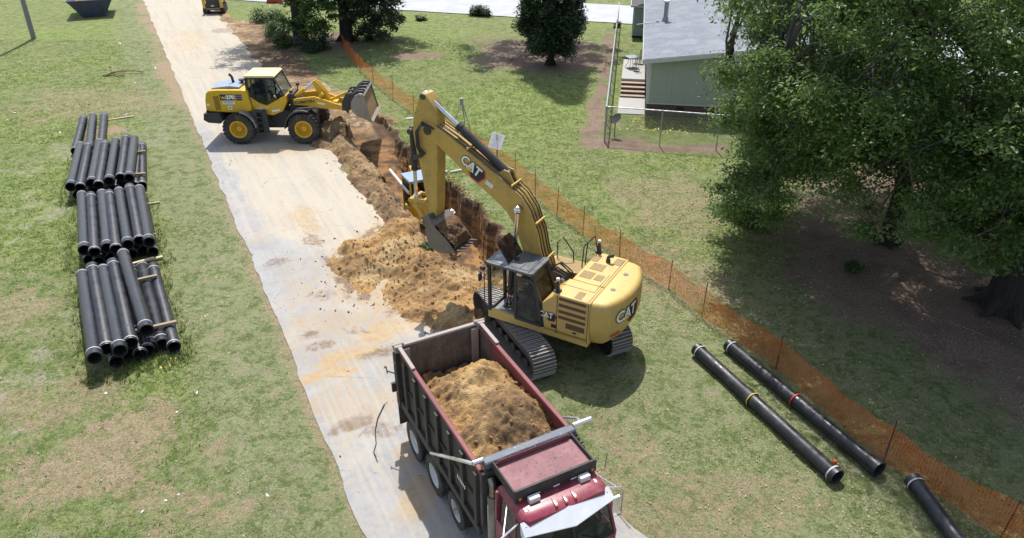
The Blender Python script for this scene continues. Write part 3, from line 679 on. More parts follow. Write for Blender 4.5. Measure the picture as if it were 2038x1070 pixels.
# undercarriage, turned against the body
UND = rotz(R(-34.5))
def track(y0):
    L, rr, zc = 3.55, 0.47, 0.52; w = 0.76
    per = 2 * L + 2 * math.pi * rr; n = 50
    def pos(s):
        s %= per
        if s < L: return (-L / 2 + s, zc + rr, 0.0)
        s -= L
        if s < math.pi * rr: a = s / rr; return (L / 2 + rr * math.sin(a), zc + rr * math.cos(a), a)
        s -= math.pi * rr
        if s < L: return (L / 2 - s, zc - rr, math.pi)
        s -= L; a = s / rr; return (-L / 2 - rr * math.sin(a), zc - rr * math.cos(a), math.pi + a)
    m = MB(); m.M = UND
    for i in range(n):
        x, z, a = pos(i * per / n)
        sag = -0.03 * math.sin(math.pi * (x + L / 2) / L) if a == 0 else 0
        M0 = UND @ tr(x, y0, z + sag) @ roty(a); m.M = M0
        m.b2(-0.098, 0.098, -w / 2, w / 2, -0.022, 0.018)
        for gx in (-0.07, 0.045): m.b2(gx, gx + 0.02, -w / 2 + 0.01, w / 2 - 0.01, 0.018, 0.055, 1)
        m.b2(-0.09, 0.09, -0.12, -0.05, -0.10, -0.022); m.b2(-0.09, 0.09, 0.05, 0.12, -0.10, -0.022)
    t = m.build("track", [M_TRK, M_GRS], ex)
    f = MB(); f.M = UND
    f.b2(-1.55, 1.55, y0 - 0.14, y0 + 0.14, 0.36, 0.72); f.prism([(-1.5, 0.72), (1.5, 0.72), (1.2, 0.84), (-1.2, 0.84)], y0 - 0.1, y0 + 0.1)
    f.build("track_frame", M_DRK, t, 0.02)
    for nm, x in (("sprocket", -L / 2), ("idler", L / 2)):
        g = MB(); g.M = UND; g.lathe([(0.02, -0.16), (0.30, -0.16), (0.39, -0.05), (0.39, 0.05), (0.30, 0.16), (0.02, 0.16)], (x, y0, zc), 'y', 24); g.build(nm, M_DRK, t)
    for k in range(7):
        g = MB(); g.M = UND; g.lathe([(0.02, -0.2), (0.12, -0.2), (0.12, -0.06), (0.09, 0), (0.12, 0.06), (0.12, 0.2), (0.02, 0.2)], (-1.38 + k * 0.46, y0, 0.24), 'y', 16); g.build("track_roller", M_DRK, t)
track(1.36); track(-1.36)
m = MB(); m.M = UND
m.b2(-0.75, 0.75, -0.98, 0.98, 0.48, 0.82); m.bar((-0.6, 1.1, 0.6), (0.6, -1.1, 0.6), 0.35, 0.3); m.bar((-0.6, -1.1, 0.6), (0.6, 1.1, 0.6), 0.35, 0.3)
m.cyl((0, 0, 0.8), (0, 0, 1.06), 0.72, 32); m.build("car_body", M_DRK, ex, 0.02)
# platform
m = MB()
m.prism([(1.42, 1.5), (-2.0, 1.5), (-2.0, -1.5), (1.15, -1.5), (1.3, -0.6), (0.9, -0.45), (0.9, 0.42), (1.42, 0.46)], 1.06, 1.2, 0, 'z')
m.prism([(1.42, 1.5), (-2.02, 1.5), (-2.02, 1.38), (1.42, 1.38)], 1.2, 1.36, 0, 'z'); m.prism([(1.42, 1.38), (1.42, 0.5), (1.34, 0.5), (1.34, 1.38)], 1.2, 1.36, 0, 'z')
m.build("deck_frame", M_YEL, ex, 0.015)
m = MB(); m.b2(-0.5, 1.33, 0.47, 1.37, 1.2, 1.30); m.build("cab_floor", paint("grey_floor_mat", (0.22, 0.22, 0.22), (0.4, 0.33, 0.24), 0.5, 0.8), ex)
m = MB()   # boom foot cheeks and engine bulkhead
for y in (0.36, -0.40): m.prism([(-0.75, 1.2), (0.75, 1.2), (0.55, 2.0), (0.1, 2.25), (-0.75, 2.3)], y - 0.03, y + 0.03)
m.b2(-0.95, -0.85, -1.45, 0.45, 1.2, 2.35); m.build("boom_bracket", M_YELW, ex, 0.01)
m = MB()   # hoses and valves behind the boom foot
random.seed(5)
for k in range(9):
    y = -0.3 + k * 0.08
    m.tube([(-0.85, y, 1.9), (-0.6, y + random.uniform(-.1, .1), 2.35 + random.uniform(-.1, .1)), (-0.25, y * 0.9, 2.55 + random.uniform(-.05, .1)), (0.0, y * 0.7, 2.45)], 0.022, 6)
m.b2(-0.8, -0.3, -0.3, 0.3, 1.5, 2.1); m.build("hose", M_BLK, ex)
# right hand tank, steps and toolbox
m = MB(); m.prism([(-0.85, 1.2), (1.12, 1.2), (1.12, 1.72), (0.62, 1.72), (0.55, 2.08), (-0.85, 2.08)], -1.5, -0.62); m.build("fuel_tank", M_YEL, ex, 0.04)
m = MB()
for a, b in ((0.6, 1.1), (-0.8, 0.5)):
    z = 1.725 if a > 0 else 2.085
    m.b2(a + 0.04, b - 0.04, -1.42, -0.72, z, z + 0.012)
m.build("grip_patch", M_TAN, ex)
# hood
m = MB()
m.prism([(-2.03, 1.2), (-0.50, 1.2), (-0.46, 2.16), (-0.62, 2.32), (-0.90, 2.60), (-2.03, 2.60)], 0.46, 1.5)
m.prism([(-2.03, 1.2), (-0.95, 1.2), (-0.95, 2.60), (-2.03, 2.60)], -1.5, 0.459)
hood = m.build("engine_hood", M_YEL, ex, 0.05, seg=3)
m = MB()
for z0, z1 in ((2.44, 2.53), (2.22, 2.32), (2.0, 2.1), (1.80, 1.90)): m.b2(-1.90, -1.03, 1.5, 1.512, z0, z1)
m.b2(-1.88, -1.28, 1.5, 1.512, 1.52, 1.70); m.build("vent", M_VENT, hood)
m = MB(); m.b2(-0.985, -0.965, 1.495, 1.506, 1.22, 2.56); m.b2(-1.98, -1.965, 1.495, 1.506, 1.22, 2.56)
m.b2(-1.86, -0.83, 0.865, 0.88, 2.597, 2.606); m.b2(-1.875, -1.86, -0.28, 0.88, 2.597, 2.606); m.b2(-1.95, -1.935, -1.45, 1.45, 2.597, 2.606)
m.build("panel_gap", M_LD, hood)
m = MB()
for x, y, dx, dy in ((-1.26, 0.02, 0.40, 0.42), (-1.36, -0.56, 0.42, 0.42), (-1.66, 0.03, 0.26, 0.34), (-1.80, -1.16, 0.26, 0.42), (-1.58, 1.22, 0.22, 0.40), (-1.10, -1.05, 0.22, 0.40)):
    m.box((x, y, 2.604), (dx, dy, 0.01))
m.build("grip_patch", M_TAN, hood)
m = MB(); m.cyl((-1.5, -1.02, 2.58), (-1.5, -1.02, 2.68), 0.075, 14); m.tube([(-1.5, -1.02, 2.66), (-1.5, -1.02, 2.76), (-1.56, -1.02, 2.83), (-1.66, -1.02, 2.86)], 0.06, 12)
m.build("exhaust_pipe", M_DRK, ex)
m = MB()
m.b2(-1.62, -1.52, 1.5, 1.51, 1.40, 1.46); m.b2(-0.98, -0.80, 1.5, 1.511, 1.40, 1.52); m.build("latch", M_LD, hood)
m = MB(); cat_logo(m, 0.30, lambda u, v, h: (-0.66 - u * 1.0, 1.502 + h, 1.78 + v)); m.build("logo", LOGO, hood, smooth=0)
# counterweight
def cw_x(y):
    a = abs(y)
    return -2.87 + 0.30 * (a / 1.25) ** 2.2 if a <= 1.25 else -2.57 + 0.55 * (1 - math.sqrt(max(0, 1 - ((a - 1.25) / 0.25) ** 2)))
def cw_ring(z, ins):
    ys = [1.5, 1.49, 1.45, 1.38, 1.25, 1.0, 0.7, 0.35, 0.0]
    ys = ys + [-y for y in ys[-2::-1]]
    pts = []
    for y in ys:
        x = cw_x(y); c = Vector((x, y)); ctr = Vector((-2.0, y * 0.55))
        d = (ctr - c)
        if d.length > 1e-6: c = c + d.normalized() * min(ins, d.length * 0.9)
        pts.append((min(c.x, -2.04), c.y, z))
    pts = [(-2.04, 1.5 - ins, z)] + pts + [(-2.04, -1.5 + ins, z)]
    return pts
m = MB(); m.loft([cw_ring(1.13, 0.30), cw_ring(1.17, 0.20), cw_ring(1.40, 0.10), cw_ring(1.62, 0.02), cw_ring(1.75, 0.0), cw_ring(2.30, 0.0), cw_ring(2.45, 0.02), cw_ring(2.54, 0.06), cw_ring(2.585, 0.12), cw_ring(2.60, 0.20)])
cwt = m.build("counterweight", M_YEL, ex, smooth=40)
m = MB(); cat_logo(m, 0.62, lambda u, v, h: (cw_x(0.50 - u) - 0.006 - h, 0.50 - u, 2.0 + v)); m.build("logo", LOGO, cwt, smooth=0)
for s_ in (1, -1):
    m = MB()
    pts = [(s_ * (1.12 - 0.40 * i / 6)) for i in range(7)]
    vs = [(cw_x(y) + 0.075 - 0.012, y, 1.36) for y in pts] + [(cw_x(y) + 0.06 - 0.012, y, 1.46) for y in pts]
    m.add(vs, [(i, i + 1, i + 8, i + 7) if s_ < 0 else (i + 1, i, i + 7, i + 8) for i in range(6)]); m.build("reflector", M_RED, cwt)
for y in (0.44, -0.57):
    m = MB(); m.cyl((-2.28, y, 2.595), (-2.28, y, 2.612), 0.085, 20); m.cyl((-2.28, y, 2.61), (-2.28, y, 2.622), 0.05, 16); m.build("lifting_eye", M_STL, cwt)
# antennas
for x, y in ((-0.90, 1.34), (-1.00, -1.44)):
    m = MB(); m.b2(x - 0.10, x + 0.10, y - 0.10, y + 0.10, 2.6, 2.66); m.cyl((x, y, 2.66), (x, y, 2.98), 0.075, 14, 0, 0.035)
    p = m.build("antenna_mast", M_BLK, ex, 0.008); m = MB(); m.cyl((x, y, 2.98), (x, y, 3.06), 0.055, 16); m.build("antenna_cap", M_WHT, p, 0.012)
# rails
for pts in ([(0.46, -1.40, 2.05), (0.46, -1.40, 2.62), (0.26, -1.40, 2.86), (-0.12, -1.40, 2.42), (-0.15, -1.40, 2.05)],
            [(-0.56, -1.40, 2.05), (-0.60, -1.42, 2.86), (-0.84, -1.44, 3.16), (-0.97, -1.44, 2.60)], [(-0.56, -1.15, 2.05), (-0.60, -1.15, 2.86), (-0.84, -1.44, 3.16)]):
    m = MB(); m.tube(pts, 0.022, 8); m.build("handrail", M_BLK, ex)
# cab: x -0.52..1.42, y 0.47..1.5
cab = MB()
pw = 0.075
def post(p0, p1, w=0.09, h=0.09): cab.bar(p0, p1, w, h)
for y in (0.52, 1.46):
    post((1.36, y, 1.30), (1.38, y, 2.98), 0.10, 0.10); post((-0.50, y, 1.30), (-0.40, y, 2.1), 0.10, 0.14); post((-0.40, y, 2.1), (-0.08, y, 2.98), 0.10, 0.12)
    post((-0.08, y, 2.98), (1.40, y, 2.98), 0.09, 0.08)
post((0.46, 1.47, 1.30), (0.46, 1.47, 2.96), 0.06, 0.07)
for x, z in ((1.38, 2.98), (1.36, 1.34), (-0.08, 2.96), (-0.46, 2.05)): post((x, 0.50, z), (x, 1.48, z), 0.09, 0.09)
cabo = cab.build("cab_frame", M_BLK, ex, 0.018)
m = MB()
m.prism([(1.46, 0.46), (1.46, 1.53), (1.32, 1.57), (-0.10, 1.57), (-0.16, 1.50), (-0.16, 0.46), (-0.1, 0.42), (1.3, 0.42)], 3.0, 3.07, 0, 'z')
M_ROOF = paint("dark_blue_grey_roof", (0.075, 0.085, 0.10), (0.34, 0.31, 0.27), 0.35, 0.35, sc=2.2)
m.b2(0.05, 0.62, 0.56, 1.44, 3.07, 3.085); m.b2(-0.02, 0.02, 0.5, 1.5, 3.07, 3.09); m.b2(0.3, 0.33, 0.56, 1.44, 3.085, 3.10)
m.build("cab_roof", M_ROOF, cabo, 0.02)
m = MB(); m.b2(0.72, 1.34, 0.56, 1.46, 3.072, 3.080); m.build("skylight", glass("skylight_glass", (0.7, 0.78, 0.8), 0.65, 0.04, (0.20, 0.23, 0.25)), cabo)
m = MB()
h0, h1 = Vector((0.74, 1.40, 3.10)), Vector((0.74, 0.52, 3.10)); up = Vector((0.42, 0, 0.62)).normalized()
wv = (h1 - h0)
def hp(u, v, o=0.0): p = h0 + wv * u + up * v; return (p.x - 0.83 * o, p.y, p.z + 0.56 * o)
ol = [(0.0, 0.0), (1.0, 0.0), (1.0, 0.50), (0.88, 0.74), (0.10, 0.74), (0.0, 0.62)]
n_ = len(ol)
m.add([hp(u, v) for u, v in ol] + [hp(u, v, 0.02) for u, v in ol], [tuple(range(n_)), tuple(range(2 * n_ - 1, n_ - 1, -1))] + [(i, n_ + i, n_ + (i + 1) % n_, (i + 1) % n_) for i in range(n_)])
hatch = m.build("roof_hatch", glass("smoked_plastic", (0.45, 0.36, 0.34), 0.5, 0.12, (0.03, 0.022, 0.02)), cabo)
m = MB(); m.tube([(0.78, 1.2, 3.09), hp(0.25, 0.45)], 0.012, 6); m.b2(0.60, 0.72, 0.95, 1.05, 3.08, 3.15); m.build("strut", M_BLK, hatch)
# panes and door
m = MB(); m.b2(0.50, 1.31, 0.485, 0.49, 1.75, 2.92); m.b2(-0.30, 0.42, 0.485, 0.49, 1.9, 2.92); m.build("side_glass", M_GLS2, cabo)
m = MB(); m.add([(-0.115, 0.57, 2.9), (-0.115, 1.41, 2.9), (-0.40, 1.41, 2.12), (-0.40, 0.57, 2.12)], [(0, 1, 2, 3)]); m.build("rear_glass", glass("rear_pane", (0.8, 0.78, 0.6), 0.3, 0.04, (0.05, 0.045, 0.03)), cabo)
m = MB(); m.b2(1.372, 1.378, 0.58, 1.40, 2.0, 2.9); m.build("windscreen", M_GLS2, cabo)
d = MB()
dp = [(0.44, 1.30), (-0.50, 1.30), (-0.40, 2.25), (-0.22, 2.78), (-0.12, 2.86), (0.44, 2.86)]
def ringp(pts, y0, y1, ins, mb):
    c = Vector((sum(p[0] for p in pts) / len(pts), sum(p[1] for p in pts) / len(pts)))
    inn = []
    for p in pts: q = Vector(p); e = c - q; inn.append(tuple(q + e.normalized() * ins * 1.35))
    n = len(pts); vs = [(p[0], y, p[1]) for y in (y0, y1) for p in pts] + [(p[0], y, p[1]) for y in (y0, y1) for p in inn]
    fs = []
    for i in range(n):
        k = (i + 1) % n
        fs += [(i, k, 2 * n + k, 2 * n + i), (n + i, 3 * n + i, 3 * n + k, n + k), (i, n + i, n + k, k), (2 * n + i, 2 * n + k, 3 * n + k, 3 * n + i)]
    mb.add(vs, fs); return inn
inn = ringp(dp, 1.505, 1.545, 0.085, d)
door = d.build("door", M_BLK, cabo, 0.008)
m = MB(); m.prism(inn, 1.515, 1.522); m.build("door_glass", M_GLS, door)
m = MB(); m.b2(0.34, 0.41, 1.545, 1.575, 1.95, 2.1); m.build("handle", M_BLK, door)
# seat, levers, console
m = MB(); m.b2(0.0, 0.50, 0.72, 1.22, 1.62, 1.76); m.b2(-0.10, 0.06, 0.72, 1.22, 1.74, 2.42); m.b2(0.05, 0.45, 0.8, 1.14, 1.3, 1.62); m.build("seat", flat("seat_cloth", (0.05, 0.05, 0.055), 0.9), ex, 0.04)
m = MB(); m.b2(0.1, 0.62, 1.24, 1.40, 1.55, 1.84); m.b2(0.1, 0.62, 0.56, 0.70, 1.55, 1.84)
for y in (1.32, 0.63): m.tube([(0.56, y, 1.84), (0.60, y, 2.02)], 0.022, 8)
for y in (0.88, 1.06): m.tube([(0.98, y, 1.3), (0.94, y, 1.75), (0.86, y, 2.0)], 0.018, 8); m.b2(0.9, 1.1, y - 0.05, y + 0.05, 1.32, 1.36)
m.build("control_lever", M_BLK, ex)
m = MB(); m.tube([(1.40, 1.5, 1.4), (1.50, 1.56, 1.6), (1.50, 1.56, 2.75), (1.42, 1.52, 2.9)], 0.016, 8); m.build("grab_rail", M_BLK, ex)
m = MB(); m.bar((1.46, 1.56, 2.45), (1.56, 1.68, 2.6), 0.03, 0.03); m.box((1.56, 1.70, 2.58), (0.05, 0.16, 0.26)); m.box((1.52, 1.62, 2.86), (0.12, 0.10, 0.12)); m.build("mirror", M_BLK, ex, 0.01)
# boom
BOOM = [(4.18, 6.02), (3.86, 5.90), (2.83, 5.14), (1.80, 4.50), (1.42, 4.20), (1.12, 3.78), (0.95, 3.30), (0.84, 3.0), (0.62, 2.35), (0.45, 1.85), (0.18, 1.72), (-0.05, 1.85), (-0.10, 2.2),
        (0.02, 2.7), (0.19, 3.10), (0.31, 3.69), (0.57, 4.35), (0.92, 4.79), (1.62, 5.25), (2.33, 5.65), (3.28, 6.18), (3.85, 6.46), (4.16, 6.60), (4.38, 6.56), (4.47, 6.38), (4.42, 6.15)]
m = MB(); m.prism(BOOM, -0.31, 0.31); boom = m.build("boom", M_YELW, ex, 0.025)
m = MB()
off = lambda pts, d_: [(p[0], p[1] + d_) for p in pts]
top = [(-0.02, 2.5), (0.19, 3.12), (0.32, 3.70), (0.58, 4.38), (0.93, 4.83), (1.62, 5.29), (2.33, 5.69), (3.28, 6.22), (3.9, 6.5)]
for y, h in ((-0.22, .03), (-0.08, .04), (0.10, .03), (0.25, .02)): m.tube([(p[0] - 0.01, y, p[1] + h) for p in top], 0.019, 6)
m.build("hydraulic_line", [M_BLK], boom)
m = MB()
for p in ((0.40, 4.0), (0.05, 2.85), (1.25, 5.06), (2.8, 5.95)): m.b2(p[0] - 0.04, p[0] + 0.02, -0.28, 0.32, p[1] + 0.01, p[1] + 0.08)
m.build("line_clamp", M_YELW, boom, 0.01)
m = MB(); m.box((2.02, 0.317, 5.0), (0.28, 0.012, 0.14), rot=roty(R(-29)).to_3x3()); m.build("sticker", M_WHT, boom)
m = MB(); ca, sa = math.cos(R(-33)), math.sin(R(-33))
cat_logo(m, 0.50, lambda u, v, h: (2.62 - (u * ca - v * sa), 0.314 + h, 5.42 + (u * sa + v * ca))); m.build("logo", LOGO, boom, smooth=0)
# stick
STK = [(4.28, 7.43), (4.40, 7.46), (4.52, 7.38), (4.79, 6.65), (4.86, 6.2), (4.80, 5.7), (4.65, 5.0), (4.58, 4.5), (4.50, 3.95), (4.44, 3.5), (4.38, 3.28), (4.22, 3.26), (4.12, 3.42), (4.08, 3.74), (4.02, 4.65), (3.95, 5.6), (3.92, 6.2), (3.92, 6.74), (3.99, 7.05)]
m = MB(); m.prism(STK, -0.24, 0.24); stick = m.build("stick", M_YELW, ex, 0.025)
m = MB(); m.cyl((4.22, -0.36, 6.33), (4.22, 0.36, 6.33), 0.13, 20); m.cyl((4.38, -0.28, 7.36), (4.38, 0.28, 7.36), 0.09, 16); m.cyl((4.98, -0.28, 6.15), (4.98, 0.28, 6.15), 0.09, 16); m.cyl((4.27, -0.33, 3.38), (4.27, 0.33, 3.38), 0.10, 16)
m.prism([(4.8, 6.35), (5.08, 6.22), (5.08, 6.05), (4.84, 5.95)], -0.12, -0.06); m.prism([(4.8, 6.35), (5.08, 6.22), (5.08, 6.05), (4.84, 5.95)], 0.06, 0.12)
m.build("pivot_pin", M_DRK, stick)
m = MB()
for k in range(4):
    m.tube([(4.0 - k * 0.03, 0.34 + k * 0.02, 6.45), (4.35, 0.40 + k * 0.02, 6.62 - k * 0.03), (4.62 - 0.03 * k, 0.40, 6.25), (4.66 - 0.04 * k, 0.36, 5.75), (4.5 - 0.05 * k, 0.33, 5.42 + 0.05 * k), (4.85, 0.28, 5.25 + 0.04 * k)], 0.024, 6)
m.build("hose", M_BLK, stick)
def ram(name, a, b, frac, rb, rr, parent=ex):
    a = Vector(a); b = Vector(b); k = a.lerp(b, frac)
    q = MB(); q.cyl(a, k, rb, 18); q.cyl(a.lerp(b, frac - 0.03), a.lerp(b, frac + 0.012), rb * 1.16, 18); q.ball(a, rb * 1.15, 0, 8)
    o = q.build(name, M_BLK, parent)
    q = MB(); q.cyl(k, b, rr, 14); q.ball(b, rr * 1.9, 0, 8); q.build("piston_rod", M_CHR, o); return o
ram("stick_cylinder", (1.52, 0, 5.34), (4.42, 0, 7.34), 0.60, 0.125, 0.075)
m = MB(); m.prism([(1.2, 5.0), (1.85, 5.35), (1.6, 5.5), (1.42, 5.46)], -0.15, -0.10); m.prism([(1.2, 5.0), (1.85, 5.35), (1.6, 5.5), (1.42, 5.46)], 0.10, 0.15); m.build("cylinder_bracket", M_YELW, boom)
ram("bucket_cylinder", (5.05, 0, 6.14), (5.08, 0, 3.80), 0.58, 0.105, 0.062)
for s_ in (1, -1): ram("boom_cylinder", (1.18, s_ * 0.46, 1.5), (0.95, s_ * 0.46, 4.45), 0.42, 0.115, 0.07)
m = MB(); m.cyl((0.95, -0.56, 4.45), (0.95, 0.56, 4.45), 0.085, 16); m.build("boom_pin", M_DRK, boom)
m = MB()
for s_ in (1, -1):
    m.bar((5.10, s_ * 0.29, 3.78), (4.52, s_ * 0.29, 3.86), 0.05, 0.13); m.bar((5.10, s_ * 0.16, 3.78), (4.74, s_ * 0.16, 3.05), 0.06, 0.14)
m.cyl((5.10, -0.34, 3.78), (5.10, 0.34, 3.78), 0.08, 14); m.cyl((4.53, -0.34, 3.86), (4.53, 0.34, 3.86), 0.075, 14); m.cyl((4.74, -0.30, 3.05), (4.74, 0.30, 3.05), 0.08, 14)
m.build("bucket_linkage", M_YELW, ex, 0.012)
# bucket, curled and full
M_TTH = paint("muddy_tooth", (0.075, 0.062, 0.05), (0.12, 0.08, 0.05), 0.6, 0.8, sc=4)
M_BKD = paint("soil_smeared_steel", (0.20, 0.175, 0.15), (0.17, 0.11, 0.065), 0.75, 0.6, 0.3, sc=2.2, bump=0.25)
BK = [(4.00, 3.18), (4.18, 3.32), (4.33, 3.22), (4.39, 2.92), (4.34, 2.62), (4.20, 2.36), (3.90, 2.22), (3.48, 2.30), (3.22, 2.40)]
BKS = BK + [(3.46, 2.72), (3.72, 2.92), (3.96, 3.12)]
BW = 0.56
m = MB()
for s_ in (1, -1): m.prism(BKS, s_ * BW, s_ * (BW - 0.035))
for i in range(len(BK) - 1):
    a, b = Vector((BK[i][0], 0, BK[i][1])), Vector((BK[i + 1][0], 0, BK[i + 1][1])); e = (b - a).normalized(); n_ = Vector((e.z, 0, -e.x)) * 0.03
    vs = [(a.x, -BW + .036, a.z), (b.x, -BW + .036, b.z), (b.x, BW - .036, b.z), (a.x, BW - .036, a.z)]
    m.add(vs + [(v[0] + n_.x, v[1], v[2] + n_.z) for v in vs], [(0, 1, 2, 3), (7, 6, 5, 4), (0, 4, 5, 1), (2, 6, 7, 3)])
for y in (-0.45, 0, 0.45): m.bar((4.36, y, 2.6), (3.9, y, 2.19), 0.09, 0.02)
for s_ in (0.2, -0.2): m.prism([(4.10, 3.40), (4.27, 3.50), (4.45, 3.42), (4.84, 3.12), (4.80, 2.95), (4.40, 2.75), (4.3, 3.1)], s_ - 0.025, s_ + 0.025)
bkt = m.build("bucket", M_BKD, ex, 0.01)
for k in range(5):
    y = -0.44 + k * 0.22
    m = MB(); e = Vector((-0.8, 0, 0.6))
    m.loft([[(3.30, y - .07, 2.34), (3.30, y + .07, 2.34), (3.30, y + .07, 2.44), (3.30, y - .07, 2.44)], [(3.00, y - .03, 2.46), (3.00, y + .03, 2.46), (3.0, y + .03, 2.49), (3.0, y - .03, 2.49)]]); m.build("tooth", M_TTH, bkt)
# soil in the bucket
u = np.linspace(0, 1, 40); v = np.linspace(-BW + 0.036, BW - 0.036, 44); U, Vv = np.meshgrid(u, v)
bx = 3.34 + (4.05 - 3.34) * U; bz = 2.40 + (3.16 - 2.40) * U
hm = 0.05 + 0.27 * np.sin(np.pi * U) ** 0.6 * (1 - 0.6 * (np.abs(Vv) / BW) ** 4) + 0.26 * (fbm(U * 4, Vv * 4, 4, 501) - 0.5) + 0.07 * (fbm(U * 15, Vv * 15, 2, 502) - 0.5) - 0.02
sl = grid_mesh("bucket_soil", bx - 0.77 * hm, Vv, bz + 0.64 * hm, soil_mat("bucket_soil_dark", (0.17, 0.105, 0.06), (0.06, 0.04, 0.03), (0.28, 0.18, 0.09), 0.5))
mw = Matrix.Translation(EXO) @ rotz(EXR); sl.matrix_world = mw
tag(sl, "heaped dark earth held in the raised excavator bucket", "dirt load")
pl = Matrix.Translation(EXO) @ rotz(EXR)
pp = pl @ Vector((0.22, 0.97, 1.72))
M_JEAN = flat("blue_denim", (0.06, 0.09, 0.15), 0.9); M_GSH = flat("grey_shirt", (0.16, 0.15, 0.15), 0.9); M_BOOT = flat("brown_boots", (0.10, 0.06, 0.035), 0.8)
seated("person", "excavator driver in a grey shirt seated in the open cab gripping the levers", pp, EXR, M_GSH, M_JEAN, M_BOOT, ((0.10, 0.27, 0.28), (0.34, 0.34, 0.26)))

# ------------------------------------------------------------------ the dump truck
TKR = R(-62); TKO = (-1.856, 15.44, 0.03)
tk = thing("dump_truck", "maroon dump truck loaded with sandy soil, parked below the excavator", "dump truck", TKO, TKR)
M_MAR = paint("maroon_paint", (0.235, 0.026, 0.052), (0.33, 0.24, 0.2), 0.35, 0.3, sc=1.6)
M_MARW = paint("worn_red_lining", (0.215, 0.045, 0.052), (0.16, 0.13, 0.115), 0.75, 0.6, sc=1.8, fleck=0.6, fcol=(0.10, 0.085, 0.08))
M_PINK = paint("faded_red_tray", (0.25, 0.095, 0.105), (0.19, 0.15, 0.15), 0.6, 0.6, sc=1.2, fleck=0.9, fcol=(0.09, 0.075, 0.085))
M_BEDB = paint("black_bed_paint", (0.030, 0.028, 0.028), (0.15, 0.11, 0.085), 0.45, 0.6, sc=1.6, fleck=0.25, fcol=(0.20, 0.045, 0.035))
M_BEDI = paint("scraped_bed_steel", (0.10, 0.092, 0.088), (0.36, 0.33, 0.30), 0.65, 0.5, 0.2, sc=1.5, fleck=0.5, fcol=(0.05, 0.045, 0.042))
M_RIM = paint("dusty_top_rail", (0.33, 0.29, 0.27), (0.42, 0.36, 0.28), 0.6, 0.7, sc=3, fleck=0.4, fcol=(0.26, 0.07, 0.07))
M_ALU = paint("polished_metal", (0.80, 0.81, 0.82), (0.55, 0.52, 0.48), 0.2, 0.22, 0.85, sc=2)
M_VIS = paint("visor_metal", (0.78, 0.79, 0.80), (0.62, 0.62, 0.6), 0.2, 0.35, 0.35, sc=2)
M_STK = paint("dull_exhaust_steel", (0.30, 0.28, 0.26), (0.16, 0.13, 0.11), 0.5, 0.35, 0.9, sc=2)
M_TARP = paint("bluish_tarp", (0.050, 0.055, 0.075), (0.30, 0.33, 0.38), 0.6, 0.45, sc=1.3, bump=0.3, fleck=0.35, fcol=(0.26, 0.30, 0.38))
M_WRIM = paint("white_rim", (0.60, 0.595, 0.58), (0.36, 0.29, 0.21), 0.4, 0.45, sc=4)
# bed: x 0..4.8, y -1.2..1.2, z 1.42..3.05
BL, BH, BZ = 4.80, 3.05, 1.42
bed = MB(); bed.b2(0.02, BL, -1.16, 1.16, BZ - 0.06, BZ); bed.b2(BL - 0.07, BL, -1.16, 1.16, BZ, BH)
for s_ in (1, -1):
    bed.prism([(0.0, BZ), (BL, BZ), (BL, BH - 0.08), (0.0, BH - 0.08)], s_ * 1.10, s_ * 1.14)
bedo = bed.build("dump_bed", M_BEDI, tk, 0.01)
m = MB()
for s_ in (1, -1):
    m.prism([(0.0, BZ - 0.1), (BL, BZ - 0.1), (BL, BH - 0.1), (0.0, BH - 0.1)], s_ * 1.1405, s_ * 1.155)
    m.b2(-0.02, BL, s_ * 1.155, s_ * 1.235, BZ - 0.16, BZ + 0.04)
    for k, x in enumerate(np.linspace(0.55, 4.62, 7)):
        w = 0.13 if k % 2 == 0 else 0.16
        m.prism([(x - w / 2, BZ + 0.04), (x + w / 2, BZ + 0.04), (x + w / 2, BH - 0.14), (x - w / 2, BH - 0.14)], s_ * 1.155, s_ * 1.235)
    m.b2(0.2, BL - 0.2, s_ * 1.155, s_ * 1.20, 2.10, 2.15)
    m.prism([(-0.10, BZ - 0.18), (0.12, BZ - 0.18), (0.12, BH - 0.15), (-0.10, BH - 0.15)], s_ * 1.156, s_ * 1.27)
m.build("side_panel", M_BEDB, bedo, 0.012)
m = MB()
for s_ in (1, -1): m.b2(0.10, BL, s_ * 1.06, s_ * 1.17, BH - 0.10, BH)
m.build("top_rail", M_MARW, bedo, 0.02)
m = MB()
for s_ in (1, -1):   # inner red lining over the top half of the walls
    m.b2(0.75, BL - 0.08, s_ * 1.088, s_ * 1.099, BH - 0.55, BH - 0.10)
m.build("wall_lining", M_MARW, bedo)
m = MB(); m.b2(-0.06, 0.0, -1.14, 1.14, BZ - 0.05, BH - 0.02); tg = m.build("tailgate", M_BEDI, tk, 0.012)
m = MB(); m.b2(-0.09, 0.03, -1.16, 1.16, BH - 0.02, BH + 0.05); m.build("rim", M_RIM, tg, 0.02)
m = MB()
for s_ in (1, -1):
    m.b2(-0.08, 0.10, s_ * 1.05, s_ * 1.25, BH - 0.1, BH + 0.09); m.cyl((-0.02, s_ * 0.98, BH + 0.07), (-0.02, s_ * 1.28, BH + 0.07), 0.045, 12)
    m.b2(0.01, 0.09, s_ * 0.86, s_ * 1.06, 1.5, BH - 0.06); m.bar((0.1, s_ * 1.13, BH + 0.06), (1.05, s_ * 1.13, BH + 0.035), 0.10, 0.05)
m.build("hinge", M_RIM, tg, 0.01)
m = MB(); m.cyl((-0.12, -1.26, 2.2), (-0.3, -1.40, 2.2), 0.018, 8); m.cyl((-0.3, -1.40, 2.12), (-0.3, -1.40, 2.3), 0.015, 8); m.b2(-0.17, -0.1, -1.36, -1.2, 1.62, 1.9); m.build("latch_arm", M_BEDB, tg)
for s_ in (1, -1):
    m = MB(); m.box((-0.12, s_ * 0.97, 0.86), (0.02, 0.55, 0.78)); m.build("mud_flap", M_RUB, tk)
